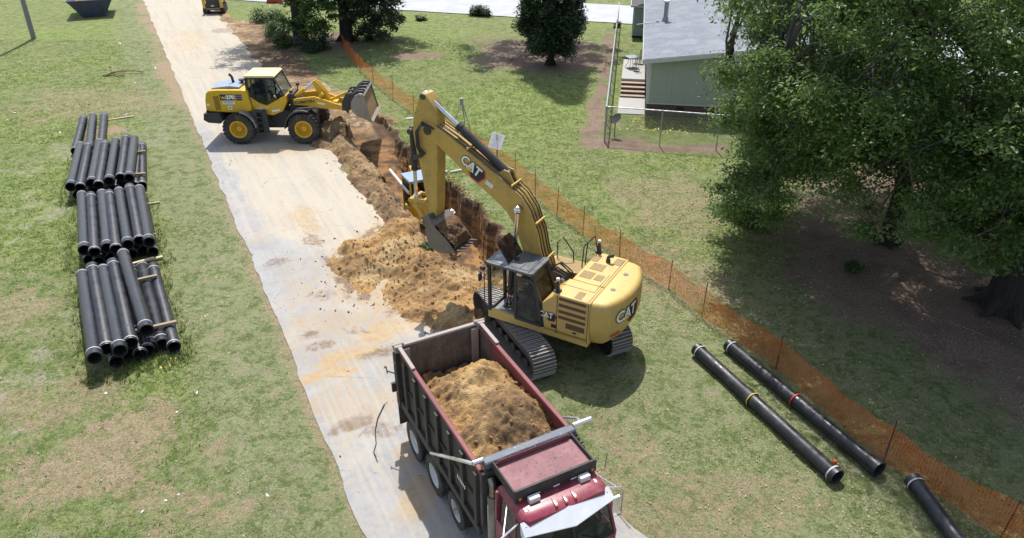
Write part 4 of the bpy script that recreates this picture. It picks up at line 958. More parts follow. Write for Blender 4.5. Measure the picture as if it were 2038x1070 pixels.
# side marks
m = MB()
for k in range(6): m.prism([(3.72 + k * 0.075, 2.00), (3.755 + k * 0.075, 2.00), (3.775 + k * 0.075, 2.12), (3.74 + k * 0.075, 2.12)], -1.2355, -1.2385)
m.build("white_mark", M_LW, bedo)
m = MB()
for x, z in ((0.02, 2.6), (0.02, 1.7)): m.b2(x - 0.05, x + 0.05, -1.2705, -1.278, z, z + 0.06)
m.build("side_marker", M_RED, bedo)
# chassis
m = MB()
for s_ in (1, -1): m.b2(0.1, 8.2, s_ * 0.40, s_ * 0.50, 0.85, 1.13)
for x in (0.75, 2.05, 3.4, 7.55): m.cyl((x, -0.85, 0.54), (x, 0.85, 0.54), 0.10, 12); m.ball((x, 0, 0.56), 0.22, 0, 8)
for x in (1.4, 3.0, 5.0, 6.2): m.b2(x - 0.06, x + 0.06, -0.4, 0.4, 0.9, 1.08)
m.b2(0.0, 4.7, -0.55, 0.55, 1.2, 1.36); m.build("chassis", M_DRK, tk, 0.01)
def truck_wheel(x, s_, z=0.53, r=0.53, dual=True, hub=False, parent=tk):
    for k, yo in enumerate(((1.06, 0.74) if dual else (1.06,))):
        y = s_ * yo; w = 0.135
        prof = [(r * 0.62, -w), (r * 0.90, -w), (r * 0.97, -w * 0.86), (r, -w * 0.6), (r, -0.05), (r * 0.975, -0.045), (r * 0.975, -0.02), (r, -0.015), (r, 0.04), (r * 0.975, 0.045), (r * 0.975, 0.07), (r, 0.075), (r, w * 0.6), (r * 0.97, w * 0.86), (r * 0.90, w), (r * 0.62, w)]
        q = MB(); q.lathe(prof, (x, y, z), 'y', 36)
        for i in range(36):
            a = 2 * math.pi * i / 36
            for sx in (-1, 1): q.box((x + math.cos(a) * r, y + sx * 0.09, z + math.sin(a) * r), (0.02, 0.075, 0.045), rot=roty(-a).to_3x3())
        ty = q.build("wheel", M_RUB, parent)
        q = MB(); o = s_ * w * 0.8
        pr = [(0.02, o * 0.15), (0.10, o * 0.15), (0.11, o * 0.0), (0.24, -o * 0.25), (r * 0.5, o * 0.2), (r * 0.56, o * 0.95), (r * 0.635, o * 1.08), (r * 0.635, -o)]
        q.lathe(pr, (x, y, z), 'y', 28); rm_ = q.build("rim", M_WRIM, ty)
        if k == 0:
            q = MB(); q.cyl((x, y - s_ * 0.02, z), (x, y + s_ * (0.17 if hub else 0.07), z), 0.075 if hub else 0.10, 14)
            for i in range(10):
                a = 2 * math.pi * i / 10; q.cyl((x + 0.155 * math.cos(a), y - s_ * 0.03, z + 0.155 * math.sin(a)), (x + 0.155 * math.cos(a), y + s_ * (0.05 if hub else 0.02), z + 0.155 * math.sin(a)), 0.022, 6)
            q.build("hub", M_CHR if hub else M_WRIM, rm_)
for s_ in (-1, 1):
    truck_wheel(0.75, s_); truck_wheel(2.08, s_); truck_wheel(3.40, s_, 0.60, 0.46, False, True); truck_wheel(7.55, s_, 0.53, 0.53, False)
m = MB()
for s_ in (1, -1):
    for x0, x1 in ((0.1, 2.75),): m.bar((x0, s_ * 0.9, 1.22), (x1, s_ * 0.9, 1.22), 0.66, 0.03)
m.build("fender", M_DRK, tk)
# canopy over the cab
m = MB(); m.b2(4.802, 5.72, -0.86, 0.92, 3.10, 3.14); cs_ = m.build("cab_shield", M_PINK, tk)
m = MB(); m.b2(5.72, 5.78, -0.90, 0.96, 2.98, 3.30); m.b2(4.802, 5.72, -0.90, -0.862, 3.02, 3.24); m.b2(4.802, 5.72, 0.922, 0.96, 3.02, 3.24); m.build("lip", M_BEDB, cs_, 0.012)
m = MB(); m.b2(4.845, 4.855, -0.86, 0.92, 3.06, 3.22); m.b2(4.856, 4.865, -0.8, 0.86, 3.15, 3.27); m.build("back_wall", M_MARW, cs_)
m = MB(); m.prism([(-1.16, 1.6), (-0.55, 1.6), (-0.55, 3.05), (-1.16, 3.05)], 4.80, 4.86, 0, 'x'); m.prism([(0.6, 1.6), (1.16, 1.6), (1.16, 3.05), (0.6, 3.05)], 4.80, 4.86, 0, 'x'); m.b2(4.80, 4.9, -0.5, 0.55, 1.6, 3.0)
m.build("head_board", M_BEDB, bedo, 0.01)
m = MB()
for y in (-0.80, 0.86): m.cyl((5.775, y, 3.08), (5.80, y, 3.08), 0.035, 12)
m.build("marker_lamp", M_AMB, cs_)
m = MB()
for y in (-0.42, 0.02, 0.42): m.b2(5.775, 5.792, y - 0.07, y + 0.07, 3.035, 3.065)
m.build("reflective_strip", M_WHT, cs_)
# rolled tarp in its housing
m = MB(); m.prism([(4.58, 3.06), (4.80, 3.06), (4.83, 3.14), (4.80, 3.24), (4.62, 3.27), (4.55, 3.18)], -1.06, 1.10); th = m.build("tarp_roll", M_TARP, tk, 0.03)
m = MB(); m.cyl((4.66, -1.26, 3.25), (4.66, -1.05, 3.25), 0.055, 14); m.cyl((4.66, 1.09, 3.25), (4.66, 1.55, 3.25), 0.055, 14)
for s_ in (-1, 1): m.tube([(4.66, s_ * 1.27, 3.25), (4.45, s_ * 1.36, 3.17), (2.50, s_ * 1.36, 1.72), (2.42, s_ * 1.30, 1.62)], 0.038, 10)
m.build("tarp_arm", M_ALU, th)
# cab
m = MB()
def cabx(p): return p
ringz = lambda z, x0, x1, hw, r=0.12: [(x0, -hw, z), (x1 - r, -hw, z), (x1, -hw + r, z), (x1 + 0.03, 0, z), (x1, hw - r, z), (x1 - r, hw, z), (x0, hw, z)]
m.loft([ringz(1.05, 5.12, 6.62, 1.0), ringz(2.02, 5.12, 6.66, 1.02), ringz(2.06, 5.12, 6.64, 1.01)])
m.loft([ringz(2.82, 5.14, 6.28, 0.98), ringz(2.93, 5.16, 6.24, 0.95), ringz(2.985, 5.24, 6.16, 0.88), ringz(3.0, 5.4, 6.0, 0.7)])
for s_ in (1, -1):
    m.bar((5.2, s_ * 0.97, 2.06), (5.2, s_ * 0.95, 2.84), 0.16, 0.08); m.bar((6.58, s_ * 0.93, 2.06), (6.22, s_ * 0.91, 2.84), 0.07, 0.08); m.bar((5.95, s_ * 0.985, 2.06), (5.92, s_ * 0.955, 2.84), 0.05, 0.05)
m.b2(5.13, 5.2, -0.95, 0.95, 2.06, 2.84)
cabt = m.build("cab", M_MAR, tk, 0.02)
m = MB(); m.add([(6.63, -0.90, 2.07), (6.66, 0.0, 2.07), (6.63, 0.90, 2.07), (6.29, 0.88, 2.82), (6.31, 0, 2.82), (6.29, -0.88, 2.82)], [(0, 1, 4, 5), (1, 2, 3, 4)]); m.build("windshield", glass("windshield_glass", (0.4, 0.45, 0.43), 0.6, 0.04, (0.02, 0.03, 0.028)), cabt)
m = MB(); m.bar((6.665, 0, 2.06), (6.325, 0, 2.82), 0.04, 0.03); m.bar((6.67, -0.3, 2.1), (6.55, -0.75, 2.35), 0.015, 0.015); m.bar((6.67, 0.6, 2.1), (6.56, 0.15, 2.35), 0.015, 0.015); m.build("wiper", M_BLK, cabt)
for s_ in (1, -1):
    m = MB(); m.add([(5.32, s_ * 0.985, 2.1), (5.93, s_ * 0.985, 2.1), (5.90, s_ * 0.955, 2.8), (5.32, s_ * 0.955, 2.8)], [(0, 1, 2, 3)]); m.add([(5.98, s_ * 0.985, 2.1), (6.5, s_ * 0.965, 2.1), (6.2, s_ * 0.94, 2.8), (5.95, s_ * 0.955, 2.8)], [(0, 1, 2, 3)]); m.build("side_window", M_GLS, cabt)
m = MB(); m.b2(5.3, 5.8, -0.75, -0.25, 1.5, 2.3); m.b2(5.3, 5.8, 0.25, 0.75, 1.5, 2.3); m.b2(6.3, 6.55, -0.9, 0.9, 1.7, 2.08); m.build("cab_interior", flat("dark_interior", (0.03, 0.03, 0.03), 0.9), cabt, 0.03)
# visor
m = MB()
va = [(6.16, -1.0, 2.90), (6.26, 0.0, 2.94), (6.16, 1.0, 2.90)]; vb = [(6.38, -1.02, 2.75), (6.58, 0.0, 2.73), (6.38, 1.02, 2.75)]
for i in range(2):
    vs = [va[i], va[i + 1], vb[i + 1], vb[i]]; m.add(vs + [(x, y, z - 0.02) for x, y, z in vs], [(0, 3, 2, 1), (4, 5, 6, 7), (2, 3, 7, 6), (0, 1, 5, 4), (0, 4, 7, 3), (1, 2, 6, 5)])
for s_ in (-1, 1):
    e = 0 if s_ < 0 else 2
    vs = [va[e], vb[e], (vb[e][0] - 0.06, vb[e][1], 2.58), (va[e][0] + 0.02, va[e][1], 2.62)]; m.add(vs + [(x, y - s_ * 0.015, z) for x, y, z in vs], [(0, 1, 2, 3), (7, 6, 5, 4), (1, 5, 6, 2), (2, 6, 7, 3)])
m.build("sun_visor", M_VIS, cabt, smooth=20)
for y, x in ((-0.80, 5.98), (-0.22, 6.12), (0.0, 6.13), (0.21, 6.12), (0.79, 5.98)):
    m = MB(); zb = 2.985 if abs(y) < 0.5 else 2.95
    m.loft([[(x - 0.14, y - 0.012, zb), (x - 0.14, y + 0.012, zb), (x - 0.14, y + 0.008, zb + 0.015), (x - 0.14, y - 0.008, zb + 0.015)], [(x + 0.03, y - 0.035, zb - 0.01), (x + 0.03, y + 0.035, zb - 0.01), (x + 0.03, y + 0.025, zb + 0.06), (x + 0.03, y - 0.025, zb + 0.06)], [(x + 0.07, y - 0.035, zb - 0.02), (x + 0.07, y + 0.035, zb - 0.02), (x + 0.07, y + 0.025, zb + 0.05), (x + 0.07, y - 0.025, zb + 0.05)]])
    q = m.build("cab_light", M_ALU, cabt, 0.006); m = MB(); m.box((x + 0.078, y, zb + 0.015), (0.018, 0.055, 0.045)); m.build("lens", M_AMB, q)
for y in (-0.54, 0.61):
    m = MB(); m.tube([(5.70, y - 0.05, 2.99), (5.80, y, 3.02)], 0.022, 8); m.box((5.87, y, 3.05), (0.12, 0.23, 0.13)); m.build("work_lamp", M_WHT, cabt, 0.02)
# hood and fenders
m = MB()
hr = lambda x, w, z: [(x, -w, 1.2), (x, -w, z - 0.16), (x, -w + 0.16, z - 0.02), (x, 0, z + 0.02), (x, w - 0.16, z - 0.02), (x, w, z - 0.16), (x, w, 1.2)]
m.loft([hr(6.62, 0.86, 2.02), hr(7.3, 0.80, 1.98), hr(8.2, 0.72, 1.86), hr(8.42, 0.70, 1.78)])
for s_ in (1, -1):
    fp = [(6.75, 1.0), (6.85, 1.25), (7.1, 1.42), (7.6, 1.46), (8.1, 1.40), (8.4, 1.2), (8.45, 0.9), (8.25, 0.9), (8.1, 1.15), (7.6, 1.28), (7.1, 1.2), (6.95, 1.0)]
    m.prism(fp, s_ * 0.70, s_ * 1.18)
m.build("hood", M_MAR, tk, 0.03)
m = MB(); m.b2(8.42, 8.47, -0.5, 0.5, 0.95, 1.72); m.b2(8.40, 8.56, -1.15, 1.15, 0.5, 0.82); m.build("grille", M_ALU, tk, 0.02)
for s_ in (1, -1): m = MB(); m.cyl((8.40, s_ * 0.9, 1.12), (8.47, s_ * 0.9, 1.12), 0.11, 18); m.build("headlight", M_WHT, tk)
# exhaust stack with heat shield
m = MB(); m.cyl((4.98, -0.98, 1.15), (4.98, -0.98, 2.50), 0.125, 20); st = m.build("exhaust_stack", M_STK, tk, 0.01)
m = MB(); m.cyl((4.98, -0.98, 2.5), (4.98, -0.98, 2.62), 0.085, 16); m.tube([(4.98, -0.98, 2.60), (4.97, -0.98, 2.74), (4.93, -0.98, 2.83), (4.86, -0.98, 2.89)], 0.078, 14, cap=False); m.build("pipe_tip", M_STK, st)
m = MB(); m.b2(4.97, 4.995, -1.112, -1.100, 1.3, 2.3); m.build("shield_slot", M_ALU, st)
# tanks, steps
m = MB(); m.lathe([(0.02, -0.6), (0.30, -0.6), (0.32, -0.57), (0.32, 0.57), (0.30, 0.6), (0.02, 0.6)], (5.85, -0.88, 0.78), 'x', 24); m.lathe([(0.02, -0.6), (0.30, -0.6), (0.32, -0.57), (0.32, 0.57), (0.30, 0.6), (0.02, 0.6)], (5.85, 0.88, 0.78), 'x', 24); m.build("tank", M_ALU, tk)
# mirrors
for s_ in (-1, 1):
    m = MB(); m.tube([(6.02, s_ * 0.97, 2.72), (6.10, s_ * 1.38, 2.62), (6.13, s_ * 1.42, 2.5), (6.13, s_ * 1.42, 1.85), (6.08, s_ * 1.36, 1.78), (6.1, s_ * 1.02, 1.85)], 0.022, 8)
    m.tube([(5.55, s_ * 0.96, 2.78), (6.05, s_ * 1.30, 2.62)], 0.016, 6)
    q = m.build("mirror_bracket", M_ALU, tk); m = MB(); m.box((6.13, s_ * 1.25, 2.22), (0.07, 0.20, 0.44)); m.build("mirror", M_ALU, q, 0.015)
m = MB(); m.tube([(5.65, 1.0, 2.8), (5.6, 1.32, 2.72), (5.62, 1.33, 3.15)], 0.008, 5); m.build("antenna", M_BLK, tk)
m = MB(); m.cyl((4.88, 1.15, 2.75), (4.92, 1.26, 2.78), 0.12, 16); m.build("round_mirror", M_BLK, tk)
# the load
lx = np.arange(0.10, 4.73, 0.035); ly = np.arange(-1.085, 1.09, 0.035); LX, LY = np.meshgrid(lx, ly)
def bump_(cx, cy, rx, ry, h): return h * np.exp(-(((LX - cx) / rx) ** 2 + ((LY - cy) / ry) ** 2))
lz = 1.95 + 0.83 * sstep(0.55, 1.55, LX + 0.5 * (fbm(LX * 1.5, LY * 1.5, 3, 601) - 0.5)) + bump_(1.9, 0.15, 0.55, 0.65, 0.52) + bump_(3.2, 0.35, 0.75, 0.6, 0.50) + bump_(3.6, -0.2, 0.6, 0.5, 0.25) - 0.32 * sstep(3.9, 4.7, LX) - 0.14 * sstep(0.6, 1.08, np.abs(LY)) + bump_(2.45, -0.35, 0.5, 0.4, 0.15)
lz += 0.30 * (fbm(LX * 2.5, LY * 2.5, 4, 602) - 0.5) + 0.13 * (fbm(LX * 7, LY * 7, 3, 603) - 0.5) + 0.06 * (fbm(LX * 18, LY * 18, 3, 604) - 0.5) + 0.20 * (ridg(LX * 2.6, LY * 2.6, 605) - 0.7) + 0.06 * (ridg(LX * 9, LY * 9, 607) - 0.7)
ML = soil_mat("load_soil", (0.50, 0.295, 0.112), (0.145, 0.095, 0.06), (0.58, 0.41, 0.20), 0.38)
ldk = np.clip(1.1 * np.exp(-(((LX - 3.35) / 1.15) ** 2 + ((LY - 0.3) / 0.85) ** 2)) + 0.5 * sstep(0.52, 0.62, fbm(LX * 1.3, LY * 1.3, 4, 606)), 0, 1); lpl = 0.9 * np.exp(-(((LX - 2.35) / 0.45) ** 2 + ((LY + 0.05) / 0.5) ** 2))
ld_ = grid_mesh("soil_load", LX, LY, lz, ML, floats={'dk': ldk, 'pl': lpl}); ld_.matrix_world = Matrix.Translation(TKO) @ rotz(TKR)
tag(ld_, "heaped orange and brown soil filling the dump truck bed", "dirt load")
m = MB(); m.tube([(0.62, -0.80, 1.95), (0.5, -0.85, 2.25), (0.42, -0.86, 2.42)], 0.012, 5); m.tube([(0.5, -0.85, 2.25), (0.55, -0.95, 2.38)], 0.008, 5)
tw = m.build("twig", flat("dry_twig", (0.30, 0.22, 0.14), 0.9)); tw.matrix_world = Matrix.Translation(TKO) @ rotz(TKR); tag(tw, "thin dry twig sticking up from the truck's soil near its tailgate", "twig")

# ------------------------------------------------------------------ the wheel loader
LDR = R(0.5); LDO = (-12.86, 38.87, 0.03)
lo = thing("wheel_loader", "clean yellow wheel loader tipping its grey bucket at the head of the trench", "wheel loader", LDO, LDR)
M_LYL = paint("loader_yellow", (0.66, 0.40, 0.018), (0.45, 0.30, 0.10), 0.25, 0.35, sc=1.2)
M_LRF = paint("loader_roof", (0.74, 0.62, 0.30), (0.60, 0.50, 0.3), 0.3, 0.4, sc=2)
M_LDK = paint("loader_dark", (0.030, 0.031, 0.035), (0.17, 0.14, 0.11), 0.4, 0.55, sc=2)
M_BKT = paint("bucket_grey", (0.27, 0.26, 0.245), (0.25, 0.195, 0.135), 0.85, 0.4, 0.35, sc=1.6)
def loader_wheel(x, y, par, steer=0.0):
    s_ = 1 if y > 0 else -1; r = 0.83; w = 0.31
    M0 = tr(x, y, r) @ rotz(steer)
    q = MB(); q.M = M0
    q.lathe([(0.46, -w * 0.85), (0.60, -w), (0.72, -w), (0.775, -w * 0.85), (0.79, -w * 0.5), (0.79, w * 0.5), (0.775, w * 0.85), (0.72, w), (0.60, w), (0.46, w * 0.85)], (0, 0, 0), 'y', 40)
    for i in range(24):
        for sd_ in (-1, 1):
            a = 2 * math.pi * (i + (0.5 if sd_ > 0 else 0)) / 24
            q.M = M0 @ roty(-a) @ tr(0.80, sd_ * 0.16, 0) @ rotx(R(22) * sd_); q.box((0, 0, 0), (0.07, 0.30, 0.105))
            q.M = M0 @ roty(-a) @ tr(0.765, sd_ * 0.295, 0.02 * sd_); q.box((0, 0, 0), (0.09, 0.05, 0.10))
    ty = q.build("wheel", M_RUB, par)
    q = MB(); q.M = M0; o = s_
    q.lathe([(0.02, o * 0.16), (0.13, o * 0.16), (0.15, o * 0.05), (0.30, o * 0.02), (0.36, o * 0.12), (0.40, o * 0.27), (0.47, o * 0.29), (0.47, -o * 0.25)], (0, 0, 0), 'y', 32)
    rim = q.build("rim", M_LYL, ty); q = MB(); q.M = M0
    for i in range(12):
        a = 2 * math.pi * i / 12; q.cyl((0.23 * math.cos(a), o * 0.03, 0.23 * math.sin(a)), (0.23 * math.cos(a), o * 0.07, 0.23 * math.sin(a)), 0.025, 6)
    q.build("wheel_bolt", M_LDK, rim)
for x, y in ((-1.73, -1.1), (-1.73, 1.1), (1.73, -1.1), (1.73, 1.1)): loader_wheel(x, y, lo)
m = MB(); m.prism([(-3.47, 1.66), (-3.54, 1.30), (-3.30, 1.15), (-2.66, 1.10), (-2.52, 1.30), (-2.66, 1.66)], -1.24, 1.24); m.prism([(-2.7, 1.1), (-2.52, 1.3), (-0.4, 1.3), (0.0, 0.75), (-2.4, 0.7)], -0.55, 0.55); m.prism([(-3.42, 1.66), (-3.2, 1.66), (-3.2, 1.82), (-3.36, 1.82)], -1.0, 1.0)
m.build("counterweight", M_LDK, lo, 0.04)
m = MB(); m.tube([(-2.58, -1.05, 1.1), (-2.58, -1.05, 0.72), (-2.30, -1.05, 0.70)], 0.025, 6); m.build("step", M_LDK, lo)
HD = [(-3.40, 1.70), (-3.34, 2.30), (-3.24, 2.66), (-3.08, 2.80), (-2.7, 2.84), (-1.36, 2.84), (-1.06, 2.80), (-0.92, 1.70), (-1.8, 1.62)]
m = MB(); m.prism(HD, -1.0, 1.0); hood = m.build("engine_hood", M_LYL, lo, 0.07, seg=3)
m = MB()
m.prism([(-3.05, 2.845), (-1.5, 2.845), (-1.5, 2.93), (-2.0, 2.99), (-2.6, 2.93)], -0.72, 0.72); m.build("intake_cover", paint("blue_grey_cover", (0.21, 0.27, 0.36), (0.5, 0.5, 0.5), 0.4, 0.4, sc=3), hood, 0.02)
m = MB(); m.cyl((-2.02, 0, 2.85), (-2.04, 0, 3.1), 0.075, 14); m.tube([(-2.04, 0, 3.06), (-2.06, 0, 3.26), (-2.12, 0, 3.36), (-2.2, 0, 3.42)], 0.07, 12); m.cyl((-1.6, 0.1, 2.85), (-1.6, 0.1, 3.06), 0.08, 14); m.cyl((-1.6, 0.1, 3.06), (-1.6, 0.1, 3.14), 0.16, 16); m.build("exhaust_pipe", M_LDK, lo)
yf = -1.004
def fl(x0, x1, z0, z1, mb, h=0.0, sl=0.0): mb.add([(x0 + sl, yf - h, z1), (x1 + sl, yf - h, z1), (x1, yf - h, z0), (x0, yf - h, z0)], [(0, 3, 2, 1)])
m = MB()
for k in range(4): m.prism([(-2.84 + k * 0.075, 1.79), (-2.80 + k * 0.075, 1.79), (-2.83 + k * 0.075, 2.54), (-2.87 + k * 0.075, 2.54)], -1.003, -1.012)
m.build("vent", flat("vent_brown", (0.14, 0.075, 0.03), 0.8), hood)
M_PUR = flat("dark_blue_panel", (0.035, 0.026, 0.07), 0.4)
m = MB()
def pan(x0, x1, z0, z1, slot, h): m.add([(x0, yf - h, z0), (x1, yf - h, z0), (x1, yf - h, z1), (x0, yf - h, z1)], [(0, 1, 2, 3)], slot)
pan(-2.53, -1.76, 2.30, 2.62, 0, 0); pan(-1.70, -1.36, 2.54, 2.62, 0, 0); pan(-1.70, -1.36, 2.42, 2.52, 0, 0); pan(-1.70, -1.36, 2.30, 2.40, 0, 0)
pan(-1.70, -1.36, 2.52, 2.535, 1, 0.001); pan(-1.70, -1.36, 2.405, 2.415, 1, 0.001)
put_text(m, "270", 0.27, lambda u, v, h: (-1.99 + u, yf - 0.003, 2.46 + v), 1, 0.018, 0, 1.05); put_text(m, "WA", 0.18, lambda u, v, h: (-2.32 + u, yf - 0.003, 2.43 + v), 2, 0.012, 0, 1.0)
m.build("model_panel", [M_PUR, M_LW, flat("panel_yellow", (0.6, 0.5, 0.03))], hood, smooth=0)
m = MB()
pan(-2.42, -1.80, 2.10, 2.28, 0, 0); pan(-2.38, -1.84, 2.19, 2.25, 1, 0.002); pan(-2.36, -1.9, 2.13, 2.155, 1, 0.002); pan(-2.18, -1.98, 1.80, 2.0, 0, 0); pan(-2.14, -2.02, 1.86, 1.95, 1, 0.002); pan(-3.28, -3.14, 2.02, 2.14, 0, 0)
m.build("sticker", [M_LW, flat("sticker_blue", (0.25, 0.30, 0.55))], hood, smooth=0)
# cab
m = MB()
CB = [(-1.06, 2.42), (-0.92, 1.70), (-0.30, 1.50), (0.10, 1.48), (0.62, 1.70), (0.92, 2.20), (0.90, 2.52), (0.74, 2.42), (-0.20, 1.98), (-0.60, 2.12), (-0.94, 2.38)]
m.prism([(-1.06, 2.42), (-0.92, 1.62), (-0.30, 1.46), (0.10, 1.44), (0.64, 1.66), (0.93, 2.2), (0.90, 2.50), (-0.2, 1.96), (-0.6, 2.12), (-0.94, 2.40)], -0.86, 0.86)
cl = m.build("cab_base", M_LYL, lo, 0.03)
m = MB()
for y in (-0.76, 0.76):
    for a, b, w in (((-1.12, 2.38), (-1.08, 3.40), 0.14), ((-0.86, 2.3), (-0.84, 3.40), 0.07), ((-0.10, 2.0), (-0.05, 3.40), 0.08), ((0.82, 2.42), (0.40, 3.40), 0.07), ((-1.08, 3.40), (0.40, 3.40), 0.09)): m.bar((a[0], y, a[1]), (b[0], y, b[1]), w, 0.07, up=(0, 1, 0))
for a in ((-1.1, 3.4), (0.4, 3.4), (-1.12, 2.4)): m.bar((a[0], -0.76, a[1]), (a[0], 0.76, a[1]), 0.07, 0.09)
cf = m.build("cab_frame", M_BLK, lo, 0.01)
m = MB(); m.prism([(-1.16, 3.44), (0.42, 3.44), (0.46, 3.49), (0.36, 3.55), (-1.10, 3.55), (-1.18, 3.50)], -0.82, 0.82); m.build("cab_roof", M_LRF, cf, 0.03)
m = MB()
m.prism([(-1.05, 3.38), (-0.08, 3.38), (-0.12, 2.02), (-0.2, 1.98), (-0.6, 2.13), (-0.94, 2.40), (-1.08, 2.42)], -0.776, -0.782); m.prism([(-1.05, 3.38), (-0.08, 3.38), (-0.12, 2.02), (-0.6, 2.13), (-1.08, 2.42)], 0.776, 0.782); m.build("door_glass", glass("door_tint", (0.55, 0.62, 0.66), 0.45, 0.04, (0.02, 0.025, 0.03)), cf)
m = MB()
for s_ in (1, -1): m.prism([(-0.02, 3.36), (0.40, 3.36), (0.80, 2.44), (-0.06, 2.06)], s_ * 0.776, s_ * 0.782)
m.add([(0.84, -0.73, 2.46), (0.84, 0.73, 2.46), (0.42, 0.73, 3.36), (0.42, -0.73, 3.36)], [(0, 1, 2, 3)]); m.build("windscreen", M_GLS2, cf)
m = MB(); put_text(m, "KOMATSU", 0.115, lambda u, v, h: (-0.42 + u, -0.8665, 1.86 + v), 0, 0.004, 0, 1.25); m.build("lettering", M_LW, cl, smooth=0)
m = MB(); m.add([(0.05, -0.866, 1.62), (0.48, -0.866, 1.68), (0.48, -0.866, 1.78), (0.05, -0.866, 1.72)], [(0, 1, 2, 3)]); m.add([(-0.62, -0.866, 1.68), (-0.46, -0.866, 1.68), (-0.46, -0.866, 1.79), (-0.62, -0.866, 1.79)], [(0, 1, 2, 3)]); m.build("sticker", M_LW, cl)
m = MB(); m.b2(-0.85, -0.35, -0.3, 0.3, 2.2, 2.36); m.b2(-0.92, -0.80, -0.3, 0.3, 2.3, 2.95); m.tube([(0.35, 0, 2.3), (0.2, 0, 2.7)], 0.03, 8); m.lathe([(0.19, -0.012), (0.21, 0), (0.19, 0.012)], (0.17, 0, 2.72), 'z', 20, closed=True); m.b2(0.3, 0.7, -0.5, 0.5, 2.1, 2.45); m.build("seat", flat("dark_seat", (0.03, 0.03, 0.035)), lo, 0.02)
m = MB(); m.b2(-0.85, -0.28, -1.18, -0.80, 1.70, 1.76)
for z in (1.42, 1.12, 0.82, 0.55): m.b2(-0.84, -0.32, -1.20, -0.92, z, z + 0.05)
for x in (-0.86, -0.30): m.bar((x, -1.12, 0.52), (x, -1.12, 1.75), 0.05, 0.30)
m.b2(-0.84, -0.32, -0.92, -0.86, 0.5, 1.7); m.b2(-0.84, -0.28, 0.86, 1.18, 0.55, 1.75); m.build("ladder", M_LDK, lo, 0.01)
m = MB(); m.tube([(-0.88, -1.05, 1.75), (-0.90, -1.05, 2.35), (-1.0, -0.92, 2.42)], 0.018, 6); m.tube([(-0.5, 0.9, 3.55), (-0.5, 0.9, 3.6)], 0.01, 5); m.tube([(-1.0, -0.6, 3.55), (-1.02, -0.6, 4.0)], 0.008, 5); m.build("handrail", M_LDK, lo)
def arc(cx, cz, r0, r1, a0, a1, n=9):
    o = [(cx + r1 * math.cos(R(a)), cz + r1 * math.sin(R(a))) for a in np.linspace(a0, a1, n)]; i = [(cx + r0 * math.cos(R(a)), cz + r0 * math.sin(R(a))) for a in np.linspace(a1, a0, n)]
    return o + i
for s_ in (1, -1):
    m = MB(); m.prism(arc(-1.73, 0.83, 0.93, 1.0, 5, 78), s_ * 0.78, s_ * 1.4); m.build("rear_fender", paint("grey_fender", (0.20, 0.19, 0.185), (0.5, 0.45, 0.4), 0.6, 0.5, sc=3), lo, 0.01)
    m = MB(); m.prism(arc(1.73, 0.83, 0.94, 1.02, 70, 178), s_ * 0.80, s_ * 1.38); m.bar((1.5, s_ * 1.1, 1.85), (2.35, s_ * 1.1, 1.92), 0.12, 0.10); m.build("front_fender", M_LDK, lo, 0.01)
m = MB(); m.prism([(-0.6, 0.6), (1.0, 0.6), (1.0, 1.5), (0.6, 1.62), (-0.6, 1.45)], -0.42, 0.42); m.prism([(0.75, 0.7), (2.2, 0.7), (2.25, 1.4), (1.7, 1.95), (1.3, 2.32), (0.95, 2.42), (0.9, 1.7)], -0.38, 0.38); m.cyl((1.73, -1.0, 0.83), (1.73, 1.0, 0.83), 0.2, 14); m.cyl((-1.73, -1.0, 0.83), (-1.73, 1.0, 0.83), 0.2, 14); m.b2(0.95, 1.2, -0.55, 0.55, 2.15, 2.5)
m.build("front_frame", M_LDK, lo, 0.02)
m = MB()
for y in (-0.2, 0.0, 0.2, 0.3): m.tube([(0.7, y, 1.7), (0.95, y * 1.2, 2.2), (1.1, y, 2.45), (1.3, y * 0.8, 2.3)], 0.03, 6)
m.build("hose", M_BLK, lo)
for s_ in (1, -1):   # head lamps on posts
    m = MB(); m.bar((1.15, s_ * 0.7, 2.2), (1.15, s_ * 0.72, 2.62), 0.05, 0.05); m.box((1.17, s_ * 0.72, 2.68), (0.16, 0.16, 0.14)); m.build("headlight", M_LDK, lo, 0.01)
ARM = [(1.18, 2.22), (1.40, 2.28), (2.34, 2.38), (2.75, 2.24), (3.35, 2.02), (3.80, 1.88), (3.92, 1.76), (3.78, 1.64), (3.13, 1.72), (2.6, 1.74), (1.64, 1.90), (1.20, 1.94)]
for s_ in (1, -1):
    m = MB(); m.prism(ARM, s_ * 0.52, s_ * 0.64); am = m.build("lift_arm", M_LYL, lo, 0.02)
    if s_ < 0:
        ca, sa = math.cos(R(6)), math.sin(R(6)); m = MB(); put_text(m, "KOMATSU", 0.20, lambda u, v, h: (1.78 + u * ca - v * sa, -0.6415, 2.10 + u * sa + v * ca), 0, 0.010, 0, 1.18); m.build("lettering", M_PUR, am, smooth=0)
        m = MB(); m.add([(2.45, -0.641, 2.10), (2.85, -0.641, 2.02), (2.85, -0.641, 1.92), (2.45, -0.641, 2.0)], [(0, 3, 2, 1)]); m.build("sticker", M_LW, am)
    ram("lift_cylinder", (0.95, s_ * 0.46, 1.25), (2.5, s_ * 0.46, 1.86), 0.55, 0.11, 0.06, lo)
m = MB(); m.cyl((3.0, -0.55, 1.9), (3.0, 0.55, 1.9), 0.13, 14); m.b2(2.9, 3.4, -0.52, 0.52, 1.8, 1.92); m.build("cross_tube", M_LYL, lo, 0.01)
CR = [(2.20, 3.00), (2.26, 3.10), (2.36, 3.12), (2.58, 2.90), (2.88, 2.53), (3.05, 2.06), (3.0, 1.95), (2.88, 1.93), (2.62, 2.10), (2.42, 2.40), (2.30, 2.75)]
